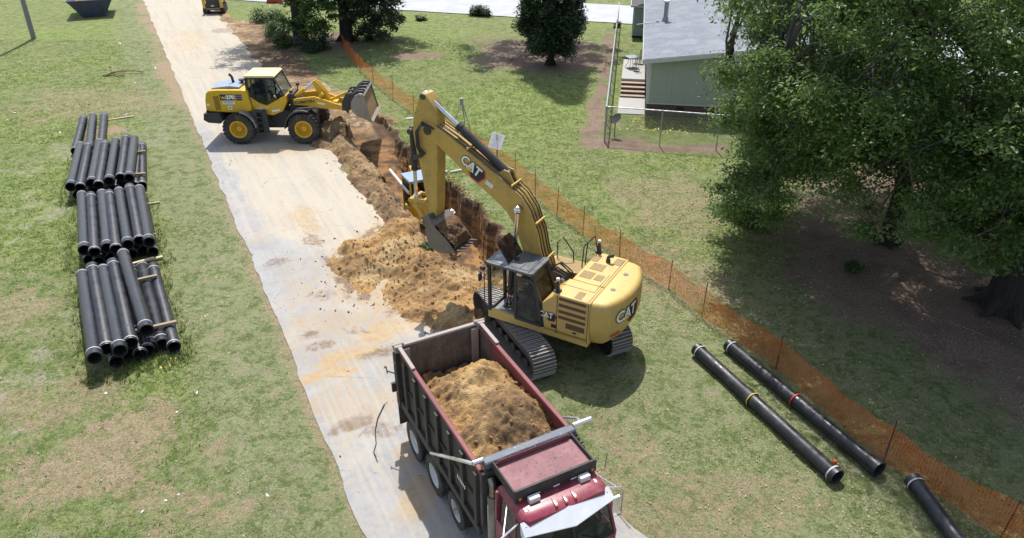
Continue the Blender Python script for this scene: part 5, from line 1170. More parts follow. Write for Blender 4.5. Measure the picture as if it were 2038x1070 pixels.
m = MB(); m.prism(CR, -0.17, -0.08); m.prism(CR, 0.08, 0.17); m.prism([(2.5, 2.35), (2.7, 2.55), (2.8, 2.4), (2.6, 2.2)], -0.5, 0.5); m.build("tilt_lever", M_LYL, lo, 0.02)
for y in (-0.1, 0.1):
    a = Vector((1.12, y * 2, 2.18)); b = Vector((2.27, y, 3.03)); k = a.lerp(b, 0.55)
    q = MB(); q.cyl(a, k, 0.10, 14); o_ = q.build("tilt_cylinder", M_LYL, lo); q = MB(); q.cyl(k, b, 0.055, 12); q.build("piston_rod", M_CHR, o_)
m = MB(); m.bar((3.0, 0, 2.0), (4.05, 0, 2.45), 0.16, 0.14); m.build("tilt_link", M_LYL, lo, 0.02)
# quick hitch and bucket
m = MB()
for y in (-0.58, 0.58, 0.0): m.prism([(3.72, 1.62), (3.92, 1.60), (4.05, 1.42), (4.16, 1.80), (4.34, 2.2), (4.50, 2.40), (4.36, 2.58), (4.05, 2.56), (3.88, 2.3), (3.76, 2.0)], y - 0.06, y + 0.06)
m.b2(4.15, 4.35, -0.6, 0.6, 1.9, 2.05); m.cyl((4.2, -0.7, 2.45), (4.2, 0.7, 2.45), 0.07, 12); m.build("quick_hitch", M_LDK, lo, 0.02)
SH = [(5.10, 2.56), (5.00, 2.65), (4.84, 2.67), (4.60, 2.54), (4.42, 2.28), (4.36, 1.98), (4.44, 1.72), (4.66, 1.52), (4.95, 1.40), (5.40, 1.20)]
m = MB(); BW2 = 1.27
for s_ in (1, -1): m.prism(SH, s_ * BW2, s_ * (BW2 - 0.04))
for i in range(len(SH) - 1):
    a, b = Vector((SH[i][0], 0, SH[i][1])), Vector((SH[i + 1][0], 0, SH[i + 1][1])); e = (b - a).normalized(); n_ = Vector((e.z, 0, -e.x)) * 0.03
    vs = [(a.x, -BW2 + .041, a.z), (b.x, -BW2 + .041, b.z), (b.x, BW2 - .041, b.z), (a.x, BW2 - .041, a.z)]
    m.add(vs + [(v[0] + n_.x, v[1], v[2] + n_.z) for v in vs], [(0, 1, 2, 3), (7, 6, 5, 4), (0, 4, 5, 1), (2, 6, 7, 3)])
b_ = m.build("bucket", M_BKT, lo, 0.01)
m = MB(); m.bar((5.40, -BW2, 1.235), (5.40, BW2, 1.235), 0.18, 0.035, up=(0.4, 0, 1)); m.build('cutting_edge', M_STL, b_)
m = MB(); m.prism([(4.47, 1.80), (4.70, 1.60), (4.98, 1.48), (5.33, 1.26), (5.27, 1.55), (5.18, 1.9), (5.06, 2.35), (4.84, 2.58), (4.6, 2.45), (4.46, 2.2)], -BW2 + 0.06, BW2 - 0.06); m.build('clinging_soil', M_BANK, b_)
m = MB()
for y in (-0.95, -0.58, 0.0, 0.58, 0.95): m.prism([(4.30, 2.36), (4.42, 2.62), (4.72, 2.80), (5.02, 2.80), (5.1, 2.70), (4.86, 2.69), (4.58, 2.55), (4.40, 2.30)], y - 0.07, y + 0.07)
m.build("bucket_rib", M_LDK, b_, 0.02)
pp = Matrix.Translation(LDO) @ rotz(LDR) @ Vector((-0.6, 0, 2.35))
seated("person", "loader driver in a blue shirt sitting behind the tinted cab door", pp, LDR, flat("blue_shirt", (0.05, 0.10, 0.24), 0.9), M_JEAN, M_BOOT, ((0.12, 0.26, 0.30), (0.40, 0.20, 0.34)))

# ------------------------------------------------------------------ black pipes
M_PIPE = paint("black_pipe_coating", (0.013, 0.014, 0.019), (0.13, 0.13, 0.135), 0.22, 0.32, sc=1.6, bump=0.08)
M_PIN = flat("pipe_bore", (0.012, 0.012, 0.013), 0.8); M_BAND = flat("pale_end_band", (0.48, 0.48, 0.47), 0.6)
PL = 5.8
def pipe_proto():
    q = MB(); r, b, ri = 0.205, 0.222, 0.18; h = PL / 2
    q.lathe([(ri, -h), (r - 0.008, -h), (r, -h + 0.03), (r, h - 0.42), (b, h - 0.34), (b, h - 0.01), (b - 0.012, h), (ri + 0.01, h)], (0, 0, 0), 'y', 28, 0)
    q.lathe([(ri, -h), (ri, h - 0.02), (ri + 0.01, h)], (0, 0, 0), 'y', 28, 1)
    return q.build("pipe", [M_PIPE, M_PIN], None, smooth=50)
def band_proto(par, y, r): q = MB(); q.lathe([(r, -0.022), (r + 0.004, -0.02), (r + 0.004, 0.02), (r, 0.022)], (0, y, 0), 'y', 28); return q.build("end_band", M_BAND, par)
P0 = pipe_proto(); band_proto(P0, -PL / 2 + 0.12, 0.206); band_proto(P0, PL / 2 - 0.30, 0.222)
P0_used = [False]
def put_pipe(a, b, z, label, group, flip=False, zb=None):
    o = P0 if not P0_used[0] else copy_tree(P0); P0_used[0] = True
    a3 = Vector((a[0], a[1], z)); b3 = Vector((b[0], b[1], zb if zb is not None else z)); d = (b3 - a3)
    if flip: d = -d
    mid = (a3 + b3) / 2; o.location = mid
    q = d.to_track_quat('Y', 'Z'); o.rotation_mode = 'QUATERNION'; o.rotation_quaternion = q
    return tag(o, label, "pipe", group)
ORD = ["leftmost", "second from left", "third from left", "middle", "third from right", "second from right", "rightmost"]
S1T = [((-12.51, 17.67), (-15.32, 22.49)), ((-12.33, 18.07), (-15.23, 23.01)), ((-11.89, 17.97), (-14.79, 22.92)), ((-11.76, 18.41), (-14.6, 23.28))]
O4 = ["leftmost", "second from left", "third from left", "rightmost flat"]
GP1, GP2, GP3 = "black pipes in the nearest stack", "black pipes in the middle stack", "black pipes in the farthest stack"
for k, (a, b) in enumerate(S1T):
    put_pipe(a, b, 0.73, f"{O4[k]} black pipe in the upper row of the nearest pipe stack", GP1, k % 2 == 0)
    if k < 4: put_pipe((a[0] + 0.30, a[1] + 0.45), (b[0] + 0.30, b[1] + 0.45), 0.24, f"black pipe in the shadow under the {O4[k]} upper pipe of the nearest stack", GP1, k % 2 == 1)
put_pipe((-11.55, 19.05), (-14.40, 23.75), 0.80, "black pipe lying askew on timbers across the nearest pipe stack", GP1, True, 0.86)
S1L = [((-11.44, 18.6), (-14.30, 23.7)), ((-11.13, 18.95), (-13.95, 23.95)), ((-10.74, 18.9), (-13.45, 23.75))]
for k, (a, b) in enumerate(S1L): put_pipe(a, b, 0.25, f"{['inner', 'middle', 'outermost right'][k]} of the three low black pipes held under timbers in the nearest stack", GP1, k == 1)
S2T = [((-16.17, 24.31), (-18.86, 29.42)), ((-15.69, 24.11), (-18.4, 29.29)), ((-15.35, 24.41), (-18.09, 29.64)), ((-14.97, 24.31), (-17.73, 29.55)), ((-14.68, 24.68), (-17.45, 29.88)), ((-14.42, 25.07), (-17.1, 30.16)), ((-13.98, 24.92), (-16.65, 30.1))]
for k, (a, b) in enumerate(S2T):
    put_pipe(a, b, 0.73, f"{ORD[k]} black pipe in the upper row of the middle pipe stack", GP2, k % 2 == 0)
    put_pipe((a[0] - 0.02, a[1] + 0.12), (b[0] - 0.02, b[1] + 0.12), 0.245, f"{ORD[k]} black pipe in the bottom row of the middle pipe stack", GP2, k % 2 == 1)
S3T = [((-19.73, 30.12), (-22.08, 35.64)), ((-19.30, 30.12), (-21.60, 35.49)), ((-19.03, 30.6), (-21.30, 36.0)), ((-18.62, 30.41), (-20.86, 35.74)), ((-18.35, 30.85), (-20.55, 36.2)), ((-18.02, 31.25), (-20.22, 36.65)), ((-17.6, 31.2), (-19.77, 36.6))]
for k, (a, b) in enumerate(S3T):
    put_pipe(a, b, 0.73, f"{ORD[k]} black pipe in the upper row of the farthest pipe stack", GP3, k % 2 == 0)
    put_pipe((a[0] + 0.06, a[1] + 0.2), (b[0] + 0.06, b[1] + 0.2), 0.245, f"{ORD[k]} black pipe in the bottom row of the farthest pipe stack", GP3, k % 2 == 1)
put_pipe((-17.25, 31.5), (-19.55, 36.75), 0.245, "low black pipe lying alone along the right flank of the farthest stack", GP3)
for k, (a, b) in enumerate([((-22.70, 36.0), (-24.88, 41.14)), ((-22.15, 36.4), (-24.62, 41.77)), ((-21.55, 36.4), (-23.98, 41.77))]):
    put_pipe(a, b, 0.24, f"{['left', 'middle', 'right'][k]} of three black pipes poking out beyond the farthest stack", GP3, k == 1)
GPR = "black pipes laid out along the orange fence"
# long pair of joined pipe lengths and the single ones by the fence
def long_pipe(a, b, label, joint=None, jm=None, extra=None):
    a3, b3 = Vector((*a, 0.215)), Vector((*b, 0.215)); L = (b3 - a3).length; q = MB(); r = 0.195; h = L / 2; bb = 0.222
    if joint:
        j = joint * L - h
        pr = [(0.17, -h), (r + .02, -h), (r + .02, -h + .16), (r, -h + 0.2), (r, j - 0.4), (bb - .01, j - 0.33), (bb, j), (r, j + 0.01), (r, h - 0.22), (r + .018, h - 0.18), (r + .018, h), (0.20, h)]
    else: pr = [(0.17, -h), (r + .02, -h), (r + .02, -h + .16), (r, -h + 0.2), (r, h - 0.46), (bb, h - 0.34), (bb + 0.01, h), (0.20, h)]
    q.lathe(pr, (0, 0, 0), 'y', 32, 0); q.lathe([(0.17, -h), (0.17, h - 0.02), (0.20, h)], (0, 0, 0), 'y', 32, 1)
    o = q.build("pipe", [M_PIPE, M_PIN], None, smooth=50)
    o.location = (a3 + b3) / 2; o.rotation_mode = 'QUATERNION'; o.rotation_quaternion = (b3 - a3).to_track_quat('Y', 'Z')
    for y in (-h + 0.17, h - 0.17): 
        if joint or y < 0: band_proto(o, y, r + 0.021)
    if jm: q = MB(); q.lathe([(bb, -0.022), (bb + 0.008, -0.015), (bb + 0.008, 0.015), (bb, 0.022)], (0, (joint or 0.5) * L - h, 0), 'y', 28); q.build("strap_band", jm, o)
    return tag(o, label, "pipe", GPR), h
M_YB = flat("yellow_tape", (0.55, 0.42, 0.05)); M_RB = flat("red_tape", (0.6, 0.04, 0.04))
long_pipe((5.84, 18.74), (8.20, 13.32), "long black pipe with a yellow band at its joint lying on open grass", 0.45, M_YB)
long_pipe((6.90, 18.96), (9.36, 13.57), "long black pipe with a red tape mark lying close beside the orange fence", None, M_RB)
long_pipe((10.05, 13.25), (10.45, 8.3), "black pipe in the bottom right corner running out of the picture", None, None)
x_, y_ = at(1660, 925); m = MB(); m.box((x_, y_ + 0.1, 0.02 + gz(x_, y_)), (0.2, 0.12, 0.02), rot=rotz(0.6).to_3x3()); m.box((x_ + 0.05, y_ + 0.12, 0.05 + gz(x_, y_)), (0.1, 0.1, 0.05), rot=rotz(0.2).to_3x3()); tag(m.build("plastic_scrap", flat("orange_scrap", (0.75, 0.15, 0.03)), None, 0.01), "bright orange scrap beside the near end of the yellow-banded pipe", "scrap")
M_WOOD = paint("weathered_timber", (0.36, 0.27, 0.18), (0.22, 0.17, 0.12), 0.6, 0.9, sc=4)
M_WOODP = paint("fresh_timber", (0.62, 0.52, 0.34), (0.45, 0.36, 0.22), 0.4, 0.9, sc=4)
def timber(a, b, w, h, mat, label, group=None): m = MB(); m.bar(a, b, w, h); o = m.build("timber", mat, None, 0.008); return tag(o, label, "timber", group)
GT = "timbers among the pipe stacks"
timber((-12.10, 19.25, 0.53), (-10.95, 19.80, 0.53), 0.12, 0.10, M_WOOD, "grey timber across the near ends of the three low pipes", GT)
timber((-13.95, 22.15, 0.53), (-12.82, 22.75, 0.53), 0.12, 0.10, M_WOOD, "grey timber across the far ends of the three low pipes", GT)
timber((-14.75, 24.27, 0.06), (-13.65, 25.0, 0.06), 0.13, 0.09, M_WOODP, "pale loose plank on the grass between the nearest and middle stacks", GT)
timber((-14.55, 24.20, 0.16), (-13.85, 24.72, 0.16), 0.12, 0.09, M_WOODP, "shorter pale plank resting on the loose one between the stacks", GT)
timber((-18.35, 32.00, 0.53), (-17.35, 32.25, 0.53), 0.12, 0.10, M_WOOD, "grey timber on the low side pipe of the farthest stack, near end", GT)
timber((-19.45, 34.9, 0.53), (-18.6, 35.14, 0.53), 0.12, 0.10, M_WOOD, "grey timber on the low side pipe of the farthest stack, far end", GT)
timber((-24.9, 40.75, 0.05), (-22.45, 42.19, 0.05), 0.09, 0.05, M_WOODP, "thin pale batten lying across beyond the three poking pipes", GT)
timber((-16.55, 29.78, 0.05), (-15.9, 30.10, 0.05), 0.08, 0.05, M_WOODP, "short pale stick on grass right of the middle stack", GT)
for a, b, z, t in ((S1T[0], S1T[3], 0.485, "nearest"), (S2T[0], S2T[6], 0.487, "middle"), (S3T[0], S3T[6], 0.487, "farthest")):
    for f, w in ((0.22, "near"), (0.78, "far")):
        p = Vector(a[0]).lerp(Vector(a[1]), f); q = Vector(b[0]).lerp(Vector(b[1]), f); e = (q - p).normalized() * 0.25
        timber((p.x - e.x, p.y - e.y, z), (q.x + e.x, q.y + e.y, z), 0.09, 0.035, M_WOOD, f"flat spacer timber between the two rows of the {t} pipe stack, {w} end", GT)

# ------------------------------------------------------------------ orange safety fence
FL = [(18.5, 0.5), (15.6, 5.0), (12.9, 9.2), (11.39, 11.64), (9.72, 14.05), (8.12, 17.97), (6.50, 20.89), (5.69, 22.69), (4.2, 24.9), (2.93, 26.95), (1.95, 28.8), (1.06, 30.6), (0.2, 32.6), (-0.75, 34.4), (-2.2, 36.9), (-3.8, 39.6), (-5.9, 42.65), (-7.6, 45.9), (-9.35, 49.2), (-10.9, 52.6), (-12.3, 56.2), (-13.5, 59.4)]
sf = thing("safety_fence", "orange plastic mesh safety fence on rusty stakes running along the lawn", "fence", (0, 0, 0))
cum = [0.0]
for i in range(len(FL) - 1): cum.append(cum[-1] + (Vector(FL[i + 1]) - Vector(FL[i])).length)
FLA = np.array(FL); CUM = np.array(cum)
def fpos(s): return np.interp(s, CUM, FLA[:, 0]), np.interp(s, CUM, FLA[:, 1])
def ftop(s):
    i = np.clip(np.searchsorted(CUM, s) - 1, 0, len(CUM) - 2); f = (s - CUM[i]) / (CUM[i + 1] - CUM[i]); L = CUM[i + 1] - CUM[i]
    return 1.14 - 0.13 * np.sin(np.pi * f) * (0.6 + 0.8 * _h(i, i * 0 + 3, 5)) + 0.05 * (fbm(s * 0.8, s * 0, 2, 700) - 0.5)
def fpt(s, h):   # h 0..1
    x, y = fpos(s); dx = 0.09 * (fbm(s * 1.3, h * 2.2, 3, 701) - 0.5) * 2 + 0.035 * np.sin(s * 5.0 + 3 * h) * h
    i = np.clip(np.searchsorted(CUM, s) - 1, 0, len(CUM) - 2); tx = FLA[i + 1, 0] - FLA[i, 0]; ty = FLA[i + 1, 1] - FLA[i, 1]; l = np.hypot(tx, ty)
    ds = 0.16 * (fbm(s * 0.9, h * 1.8, 3, 702) - 0.5)
    return np.stack([x + ty / l * dx + tx / l * ds, y - tx / l * dx + ty / l * ds, 0.02 + ftop(s) * h], -1)
V = []; F = []
def strands(sv, hv, ws, wh):
    """ribbon polylines: sv, hv arrays (n,k)"""
    n, k = sv.shape; a = fpt((sv - ws).ravel(), np.clip(hv - wh, 0, 1).ravel()).reshape(n, k, 3); b = fpt((sv + ws).ravel(), np.clip(hv + wh, 0, 1).ravel()).reshape(n, k, 3)
    base = sum(len(v) for v in V); v = np.concatenate([a, b], 1).reshape(-1, 3); V.append(v)
    i = np.arange(n)[:, None] * 2 * k + np.arange(k - 1)[None, :] + base
    F.append(np.stack([i, i + 1, i + k + 1, i + k], -1).reshape(-1, 4))
st = CUM[-1]
vs_ = np.arange(0.0, st, 0.078); hh = np.linspace(0, 1, 8); strands(np.repeat(vs_[:, None], 8, 1), np.repeat(hh[None], len(vs_), 0), 0.0085, 0)
hs = np.linspace(0, 1, 17); ss_ = np.arange(0.0, st, 0.12); strands(np.repeat(ss_[None], 17, 0), np.repeat(hs[:, None], len(ss_), 1), 0, 0.0068)
t = NT("orange_netting"); t.n.remove(t.bsdf)
d1 = t.n.new('ShaderNodeBsdfDiffuse'); d2 = t.n.new('ShaderNodeBsdfTranslucent'); mx = t.n.new('ShaderNodeMixShader'); mx.inputs[0].default_value = 0.4
oc = t.mix(t.ramp(t.noise(0.8, 4), 0.35, 0.65), (0.85, 0.17, 0.025), (0.75, 0.20, 0.05))
t.link(oc, d1.inputs[0]); t.link(oc, d2.inputs[0]); t.link(d1.outputs[0], mx.inputs[1]); t.link(d2.outputs[0], mx.inputs[2]); t.link(mx.outputs[0], t.out.inputs[0])
np_mesh("netting", np.concatenate(V), np.concatenate(F), t.mat, False, parent=sf)
M_RUST = paint("rusty_stake", (0.085, 0.05, 0.035), (0.16, 0.085, 0.05), 0.5, 0.8, 0.3, sc=5)
random.seed(3)
for i, (x, y) in enumerate(FL):
    L = 1.25 + random.uniform(-0.05, 0.22); lx_, ly_ = random.uniform(-.06, .06), random.uniform(-.04, .04)
    m = MB(); m.bar((x, y, -0.2), (x + lx_, y + ly_, L), 0.024, 0.024); m.bar((x, y - 0.018, -0.2), (x + lx_, y + ly_ - 0.018, L), 0.010, 0.02); m.build("stake", M_RUST, sf)
# notice on the fence
m = MB(); sg = thing("notice_sign", "white notice sign tilted on a stake in the orange fence behind the boom", "sign", (-0.78, 34.30, 0))
m.bar((0, 0.03, 0), (0.05, 0.03, 1.75), 0.04, 0.03); m.build("stake", M_RUST, sg)
m = MB(); m.M = tr(0.02, 0.0, 1.38) @ rotx(R(-38)) @ roty(R(16)); m.box((0, 0, 0), (0.66, 0.02, 0.80)); b_ = m.build("board", M_WHT, sg, 0.005)
m = MB(); m.M = tr(0.02, 0.0, 1.38) @ rotx(R(-38)) @ roty(R(16))
for k in range(8): m.box((-0.02 + 0.03 * ((k * 7) % 3 - 1), -0.0125, 0.30 - k * 0.085), (0.46 - 0.06 * (k % 3), 0.003, 0.022))
m.build("faded_print", flat("faded_print", (0.55, 0.47, 0.50)), b_)

# ------------------------------------------------------------------ house, shed, porch, wire fence
HR = R(-9.2); HO = (7.95, 42.40, 0)
def siding(name, col):
    t = NT(name); n = t.noise(2.2, 5, 0.6); st_ = t.noise(1.0, 5, 0.6, t.mapping((6, 6, 0.5)))
    c = t.mix(t.math('MULTIPLY', t.ramp(st_, 0.45, 0.75), 0.35), col, tuple(x * 0.65 for x in col)); c = t.mix(t.ramp(n, 0.55, 0.75), c, tuple(min(1, x * 1.15) for x in col))
    return t.done(c, 0.55)
M_SID = siding("green_siding", (0.37, 0.405, 0.335)); M_SID2 = siding("blue_green_siding", (0.34, 0.40, 0.37))
def brick_mat():
    t = NT("dark_brick"); bt = t.n.new('ShaderNodeTexBrick'); t.link(t.mapping((1, 1, 1), (R(90), 0, 0)), bt.inputs['Vector'])
    bt.inputs['Color1'].default_value = (0.13, 0.07, 0.055, 1); bt.inputs['Color2'].default_value = (0.09, 0.05, 0.042, 1); bt.inputs['Mortar'].default_value = (0.2, 0.17, 0.15, 1); bt.inputs['Scale'].default_value = 1.0
    bt.inputs['Brick Width'].default_value = 0.22; bt.inputs['Row Height'].default_value = 0.075; bt.inputs['Mortar Size'].default_value = 0.008
    return t.done(t.mix(t.ramp(t.noise(5, 4), 0.4, 0.7), bt.outputs[0], (0.07, 0.045, 0.04)), 0.9)
M_BRK = brick_mat()
def shingle_mat():
    t = NT("grey_blue_shingles"); v = t.tc.outputs['Object']
    bt = t.n.new('ShaderNodeTexBrick'); t.link(t.mapping((1, 1, 1), (0, 0, R(90)), v), bt.inputs['Vector'])
    bt.inputs['Color1'].default_value = (0.15, 0.165, 0.19, 1); bt.inputs['Color2'].default_value = (0.19, 0.205, 0.235, 1); bt.inputs['Mortar'].default_value = (0.12, 0.13, 0.15, 1); bt.inputs['Scale'].default_value = 1.0
    bt.inputs['Brick Width'].default_value = 0.33; bt.inputs['Row Height'].default_value = 0.14; bt.inputs['Mortar Size'].default_value = 0.012
    c = t.mix(t.ramp(t.noise(0.9, 5, 0.6), 0.4, 0.7), bt.outputs[0], (0.22, 0.235, 0.26)); c = t.mix(t.math('MULTIPLY', t.ramp(t.noise(0.7, 4, 0.6, t.mapping((0.4, 3, 1))), 0.5, 0.7), 0.4), c, (0.15, 0.16, 0.18))
    return t.done(c, 0.85, 0, t.bump(bt.outputs[1], 0.3, 0.01))
M_SHG = shingle_mat()
M_TRIM = paint("white_trim", (0.60, 0.60, 0.60), (0.4, 0.38, 0.35), 0.3, 0.5, sc=3)
M_CONC = paint("pale_concrete", (0.40, 0.385, 0.36), (0.36, 0.33, 0.29), 0.4, 0.9, sc=2, bump=0.15)
hs_ = thing("house", "green sided single storey house with grey shingle roof behind the oak", "house", HO, HR)
HWd, HLn = 15.0, 21.0
def lap_wall(mb, p0, p1, z0, ztop, n):
    """horizontal lapped boards between two ground points; ztop(u) gives the wall's top"""
    p0 = Vector(p0); p1 = Vector(p1); nn_ = Vector((n[0], n[1])); k = 0; z = z0; bh = 0.155; segs = 24
    while True:
        anyb = False
        for i in range(segs):
            ua, ub = i / segs, (i + 1) / segs; a = p0.lerp(p1, ua); b = p0.lerp(p1, ub)
            ta, tb = min(z + bh, ztop(ua)), min(z + bh, ztop(ub))
            if ta <= z and tb <= z: continue
            anyb = True; ta = max(ta, z); tb = max(tb, z); o = nn_ * 0.035
            mb.add([(a.x + o.x, a.y + o.y, z), (b.x + o.x, b.y + o.y, z), (b.x, b.y, tb), (a.x, a.y, ta), (a.x, a.y, z), (b.x, b.y, z)], [(0, 1, 2, 3), (4, 5, 1, 0)])
        if not anyb: break
        z += bh
SL = 0.128
wt = lambda u: 3.36 + SL * min(u * HWd, HWd - u * HWd)
m = MB(); lap_wall(m, (0, 0), (HWd, 0), 0.78, wt, (0, -1)); lap_wall(m, (0, HLn), (0, 0), 0.78, lambda u: 3.34, (-1, 0)); lap_wall(m, (HWd, 0), (HWd, HLn), 0.78, lambda u: 3.34, (1, 0)); m.build("wall", M_SID, hs_, smooth=0)
m = MB(); m.b2(0.03, HWd - 0.03, 0.03, HLn, 0, 0.76); fd = m.build("foundation", M_BRK, hs_)
m = MB(); m.b2(-0.03, HWd + 0.03, -0.035, 0.02, 0.74, 0.80); m.b2(-0.03, 0.12, -0.032, 0.03, 0.80, 3.32); m.b2(-0.035, 0.03, -0.03, 0.14, 0.80, 3.33); m.build("trim", M_TRIM, hs_)
m = MB(); m.b2(1.75, 2.2, 0.0, 0.028, 0.40, 0.62); v_ = m.build("foundation_vent", M_LD, fd)
m = MB()
e0, e1 = -0.42, HWd / 2; zr = lambda x: 3.40 + SL * (x if x <= e1 else 2 * e1 - x)
for a, b in ((e0, e1), (2 * e1 - e0, e1)):
    vs = [(a, -0.45, zr(a)), (b, -0.45, zr(b)), (b, HLn + 0.4, zr(b)), (a, HLn + 0.4, zr(a))]
    m.add(vs + [(x, y, z + 0.07) for x, y, z in vs], [(0, 3, 2, 1), (4, 5, 6, 7), (0, 1, 5, 4), (1, 2, 6, 5), (2, 3, 7, 6), (3, 0, 4, 7)] if a < b else [(0, 1, 2, 3), (7, 6, 5, 4), (4, 5, 1, 0), (5, 6, 2, 1), (6, 7, 3, 2), (7, 4, 0, 3)])
rf = m.build("roof", M_SHG, hs_, smooth=0)
m = MB()
for a, b in ((e0, e1), (2 * e1 - e0, e1)): m.bar((a, -0.462, zr(a) - 0.07), (b, -0.462, zr(b) - 0.07), 0.03, 0.22)
m.b2(e0 - 0.03, e0 - 0.002, -0.45, HLn + 0.4, zr(e0) - 0.15, zr(e0) + 0.06); m.build("fascia", M_TRIM, rf)
def tolocal(p, o, r): x, y = p[0] - o[0], p[1] - o[1]; return (x * math.cos(-r) - y * math.sin(-r), x * math.sin(-r) + y * math.cos(-r))
vx, vy = tolocal(at(1324, 40, 3.65), HO, HR)
vz = zr(vx) + 0.07
m = MB(); m.cyl((vx, vy, vz - 0.05), (vx, vy, vz + 0.30), 0.24, 16, 0, 0.17); m.cyl((vx, vy, vz + 0.30), (vx, vy, vz + 1.25), 0.145, 16); vp = m.build("flue", paint("galvanised_flue", (0.25, 0.28, 0.33), (0.4, 0.4, 0.4), 0.4, 0.4, 0.5, sc=4), rf)
m = MB(); m.cyl((vx, vy, vz + 1.25), (vx, vy, vz + 1.33), 0.23, 18); m.cyl((vx, vy, vz + 1.33), (vx, vy, vz + 1.42), 0.23, 18, 0, 0.08); m.build("cap", M_TRIM, vp)
m = MB(); m.bar((vx - 1.9, vy - 0.3, zr(vx - 1.9) + 0.09), (vx - 0.3, vy - 0.05, zr(vx - .3) + 0.09), 0.05, 0.03); m.b2(vx - 0.6, vx - 0.42, vy - 0.15, vy - 0.03, zr(vx) - 0.02, zr(vx) + 0.14); m.build("roof_cable", M_TRIM, rf)
for px_, py_ in ((1388, 3), (1403, 0)):
    ax, ay = tolocal(at(px_, py_, 3.9), HO, HR); m = MB(); m.cyl((ax, ay, zr(ax)), (ax, ay, zr(ax) + 0.35), 0.05, 10); m.build("vent_pipe", M_LD, rf)
# shed further back
shd = thing("shed", "small blue-green sided shed with dark roof at the top edge", "shed", (10.05, 62.95, 0), R(-9.2))
m = MB(); lap_wall(m, (0, 0), (4.2, 0), 0.15, lambda u: 2.5, (0, -1)); lap_wall(m, (0, 3.2), (0, 0), 0.15, lambda u: 2.5, (-1, 0)); lap_wall(m, (4.2, 0), (4.2, 3.2), 0.15, lambda u: 2.5, (1, 0)); m.build("wall", M_SID2, shd, smooth=0)
m = MB(); m.b2(0.05, 4.15, 0.05, 3.2, 0.0, 2.5); m.build("base", M_LD, shd)
m = MB(); m.b2(-0.03, 0.10, -0.03, 0.04, 0.15, 2.45); m.b2(-0.25, 4.45, -0.27, -0.22, 2.46, 2.62); m.b2(-0.27, -0.23, -0.25, 3.5, 2.46, 2.62); m.build("trim", M_TRIM, shd)
m = MB(); m.prism([(-0.24, 2.5), (2.1, 3.1), (4.44, 2.5)], -0.24, 3.5); m.build("roof", flat("dark_shingles", (0.075, 0.07, 0.075), 0.9), shd)
bx_, by_ = at(1286, 80)
bn = thing("waste_bin", "lime green wheeled bin standing against the shed wall", "bin", (10.98, 61.95, 0), R(-9.2))
M_LIME = paint("lime_plastic", (0.27, 0.50, 0.02), (0.2, 0.25, 0.05), 0.3, 0.4, sc=3)
m = MB(); m.loft([[(-.22, -.26, .05), (.22, -.26, .05), (.22, .26, .05), (-.22, .26, .05)], [(-.3, -.34, .95), (.3, -.34, .95), (.3, .34, .95), (-.3, .34, .95)]]); m.b2(-.32, .32, -.36, .36, .93, .98); m.build("bin_body", M_LIME, bn, 0.02)
m = MB(); m.prism([(-.36, .98), (.36, .98), (.34, 1.05), (-.2, 1.06)], -.33, .33, 0, 'x'); m.build("lid", flat("dark_lid", (0.03, 0.05, 0.05)), bn, 0.01)
for s_ in (1, -1): m = MB(); m.cyl((s_ * .24, .26, .1), (s_ * .29, .26, .1), .1, 14); m.build("wheel", M_RUB, bn)
# porch slab, steps, path slab (in house coordinates, left of the house)
def hw(x, y): c, s = math.cos(HR), math.sin(HR); return (HO[0] + x * c - y * s, HO[1] + x * s + y * c)
pch = thing("porch", "raised concrete porch slab with brick sides left of the house", "porch", (*hw(-1.62, 5.0), 0), HR)
m = MB(); m.b2(0, 1.55, 0, 5.0, 0.66, 0.80); m.build("slab", M_CONC, pch, 0.01); m = MB(); m.b2(0.03, 1.53, 0.03, 4.98, 0, 0.66); m.build("side_wall", M_BRK, pch)
stp = thing("steps", "four dark brick steps going down from the porch to the path slab", "steps", (*hw(-1.62, 3.3), 0), HR)
M_TRD = paint("worn_tread", (0.40, 0.31, 0.24), (0.25, 0.18, 0.14), 0.5, 0.9, sc=4)
for k in range(4):
    m = MB(); m.b2(0.02, 1.53, 0.42 * k + 0.03, 1.70, 0.16 * k, 0.16 * (k + 1) - 0.045); r_ = m.build("riser", M_BRK, stp)
    m = MB(); m.b2(0.0, 1.55, 0.42 * k, 0.42 * (k + 1) + 0.05, 0.16 * (k + 1) - 0.045, 0.16 * (k + 1)); m.build("tread", M_TRD, r_)
wk = MB(); wk.b2(0, 1.62, 0, 3.2, -0.05, 0.06); w_ = wk.build("path_slab", M_CONC, None, 0.01, loc=(*hw(-1.66, 0.05), 0)); w_.rotation_euler = (0, 0, HR); tag(w_, "pale concrete slab path at the foot of the porch steps", "path")
tbx = hw(-1.05, 7.9)
M_IRON = flat("dark_iron", (0.035, 0.04, 0.042), 0.5)
tb = thing("patio_table", "small square grey patio table on curved iron legs on the porch", "table", (*tbx, 0.80), R(20))
m = MB(); m.b2(-.40, .40, -.40, .40, .70, .73); m.build("tabletop", paint("grey_tabletop", (0.22, 0.25, 0.29), (0.4, 0.4, 0.4), 0.3, 0.3, sc=4), tb, 0.01)
for a in range(4): m = MB(); c, s = math.cos(R(45 + 90 * a)), math.sin(R(45 + 90 * a)); m.tube([(.46 * c, .46 * s, .70), (.22 * c, .22 * s, .45), (.25 * c, .25 * s, .25), (.45 * c, .45 * s, 0)], .017, 6); m.build("leg", M_IRON, tb)
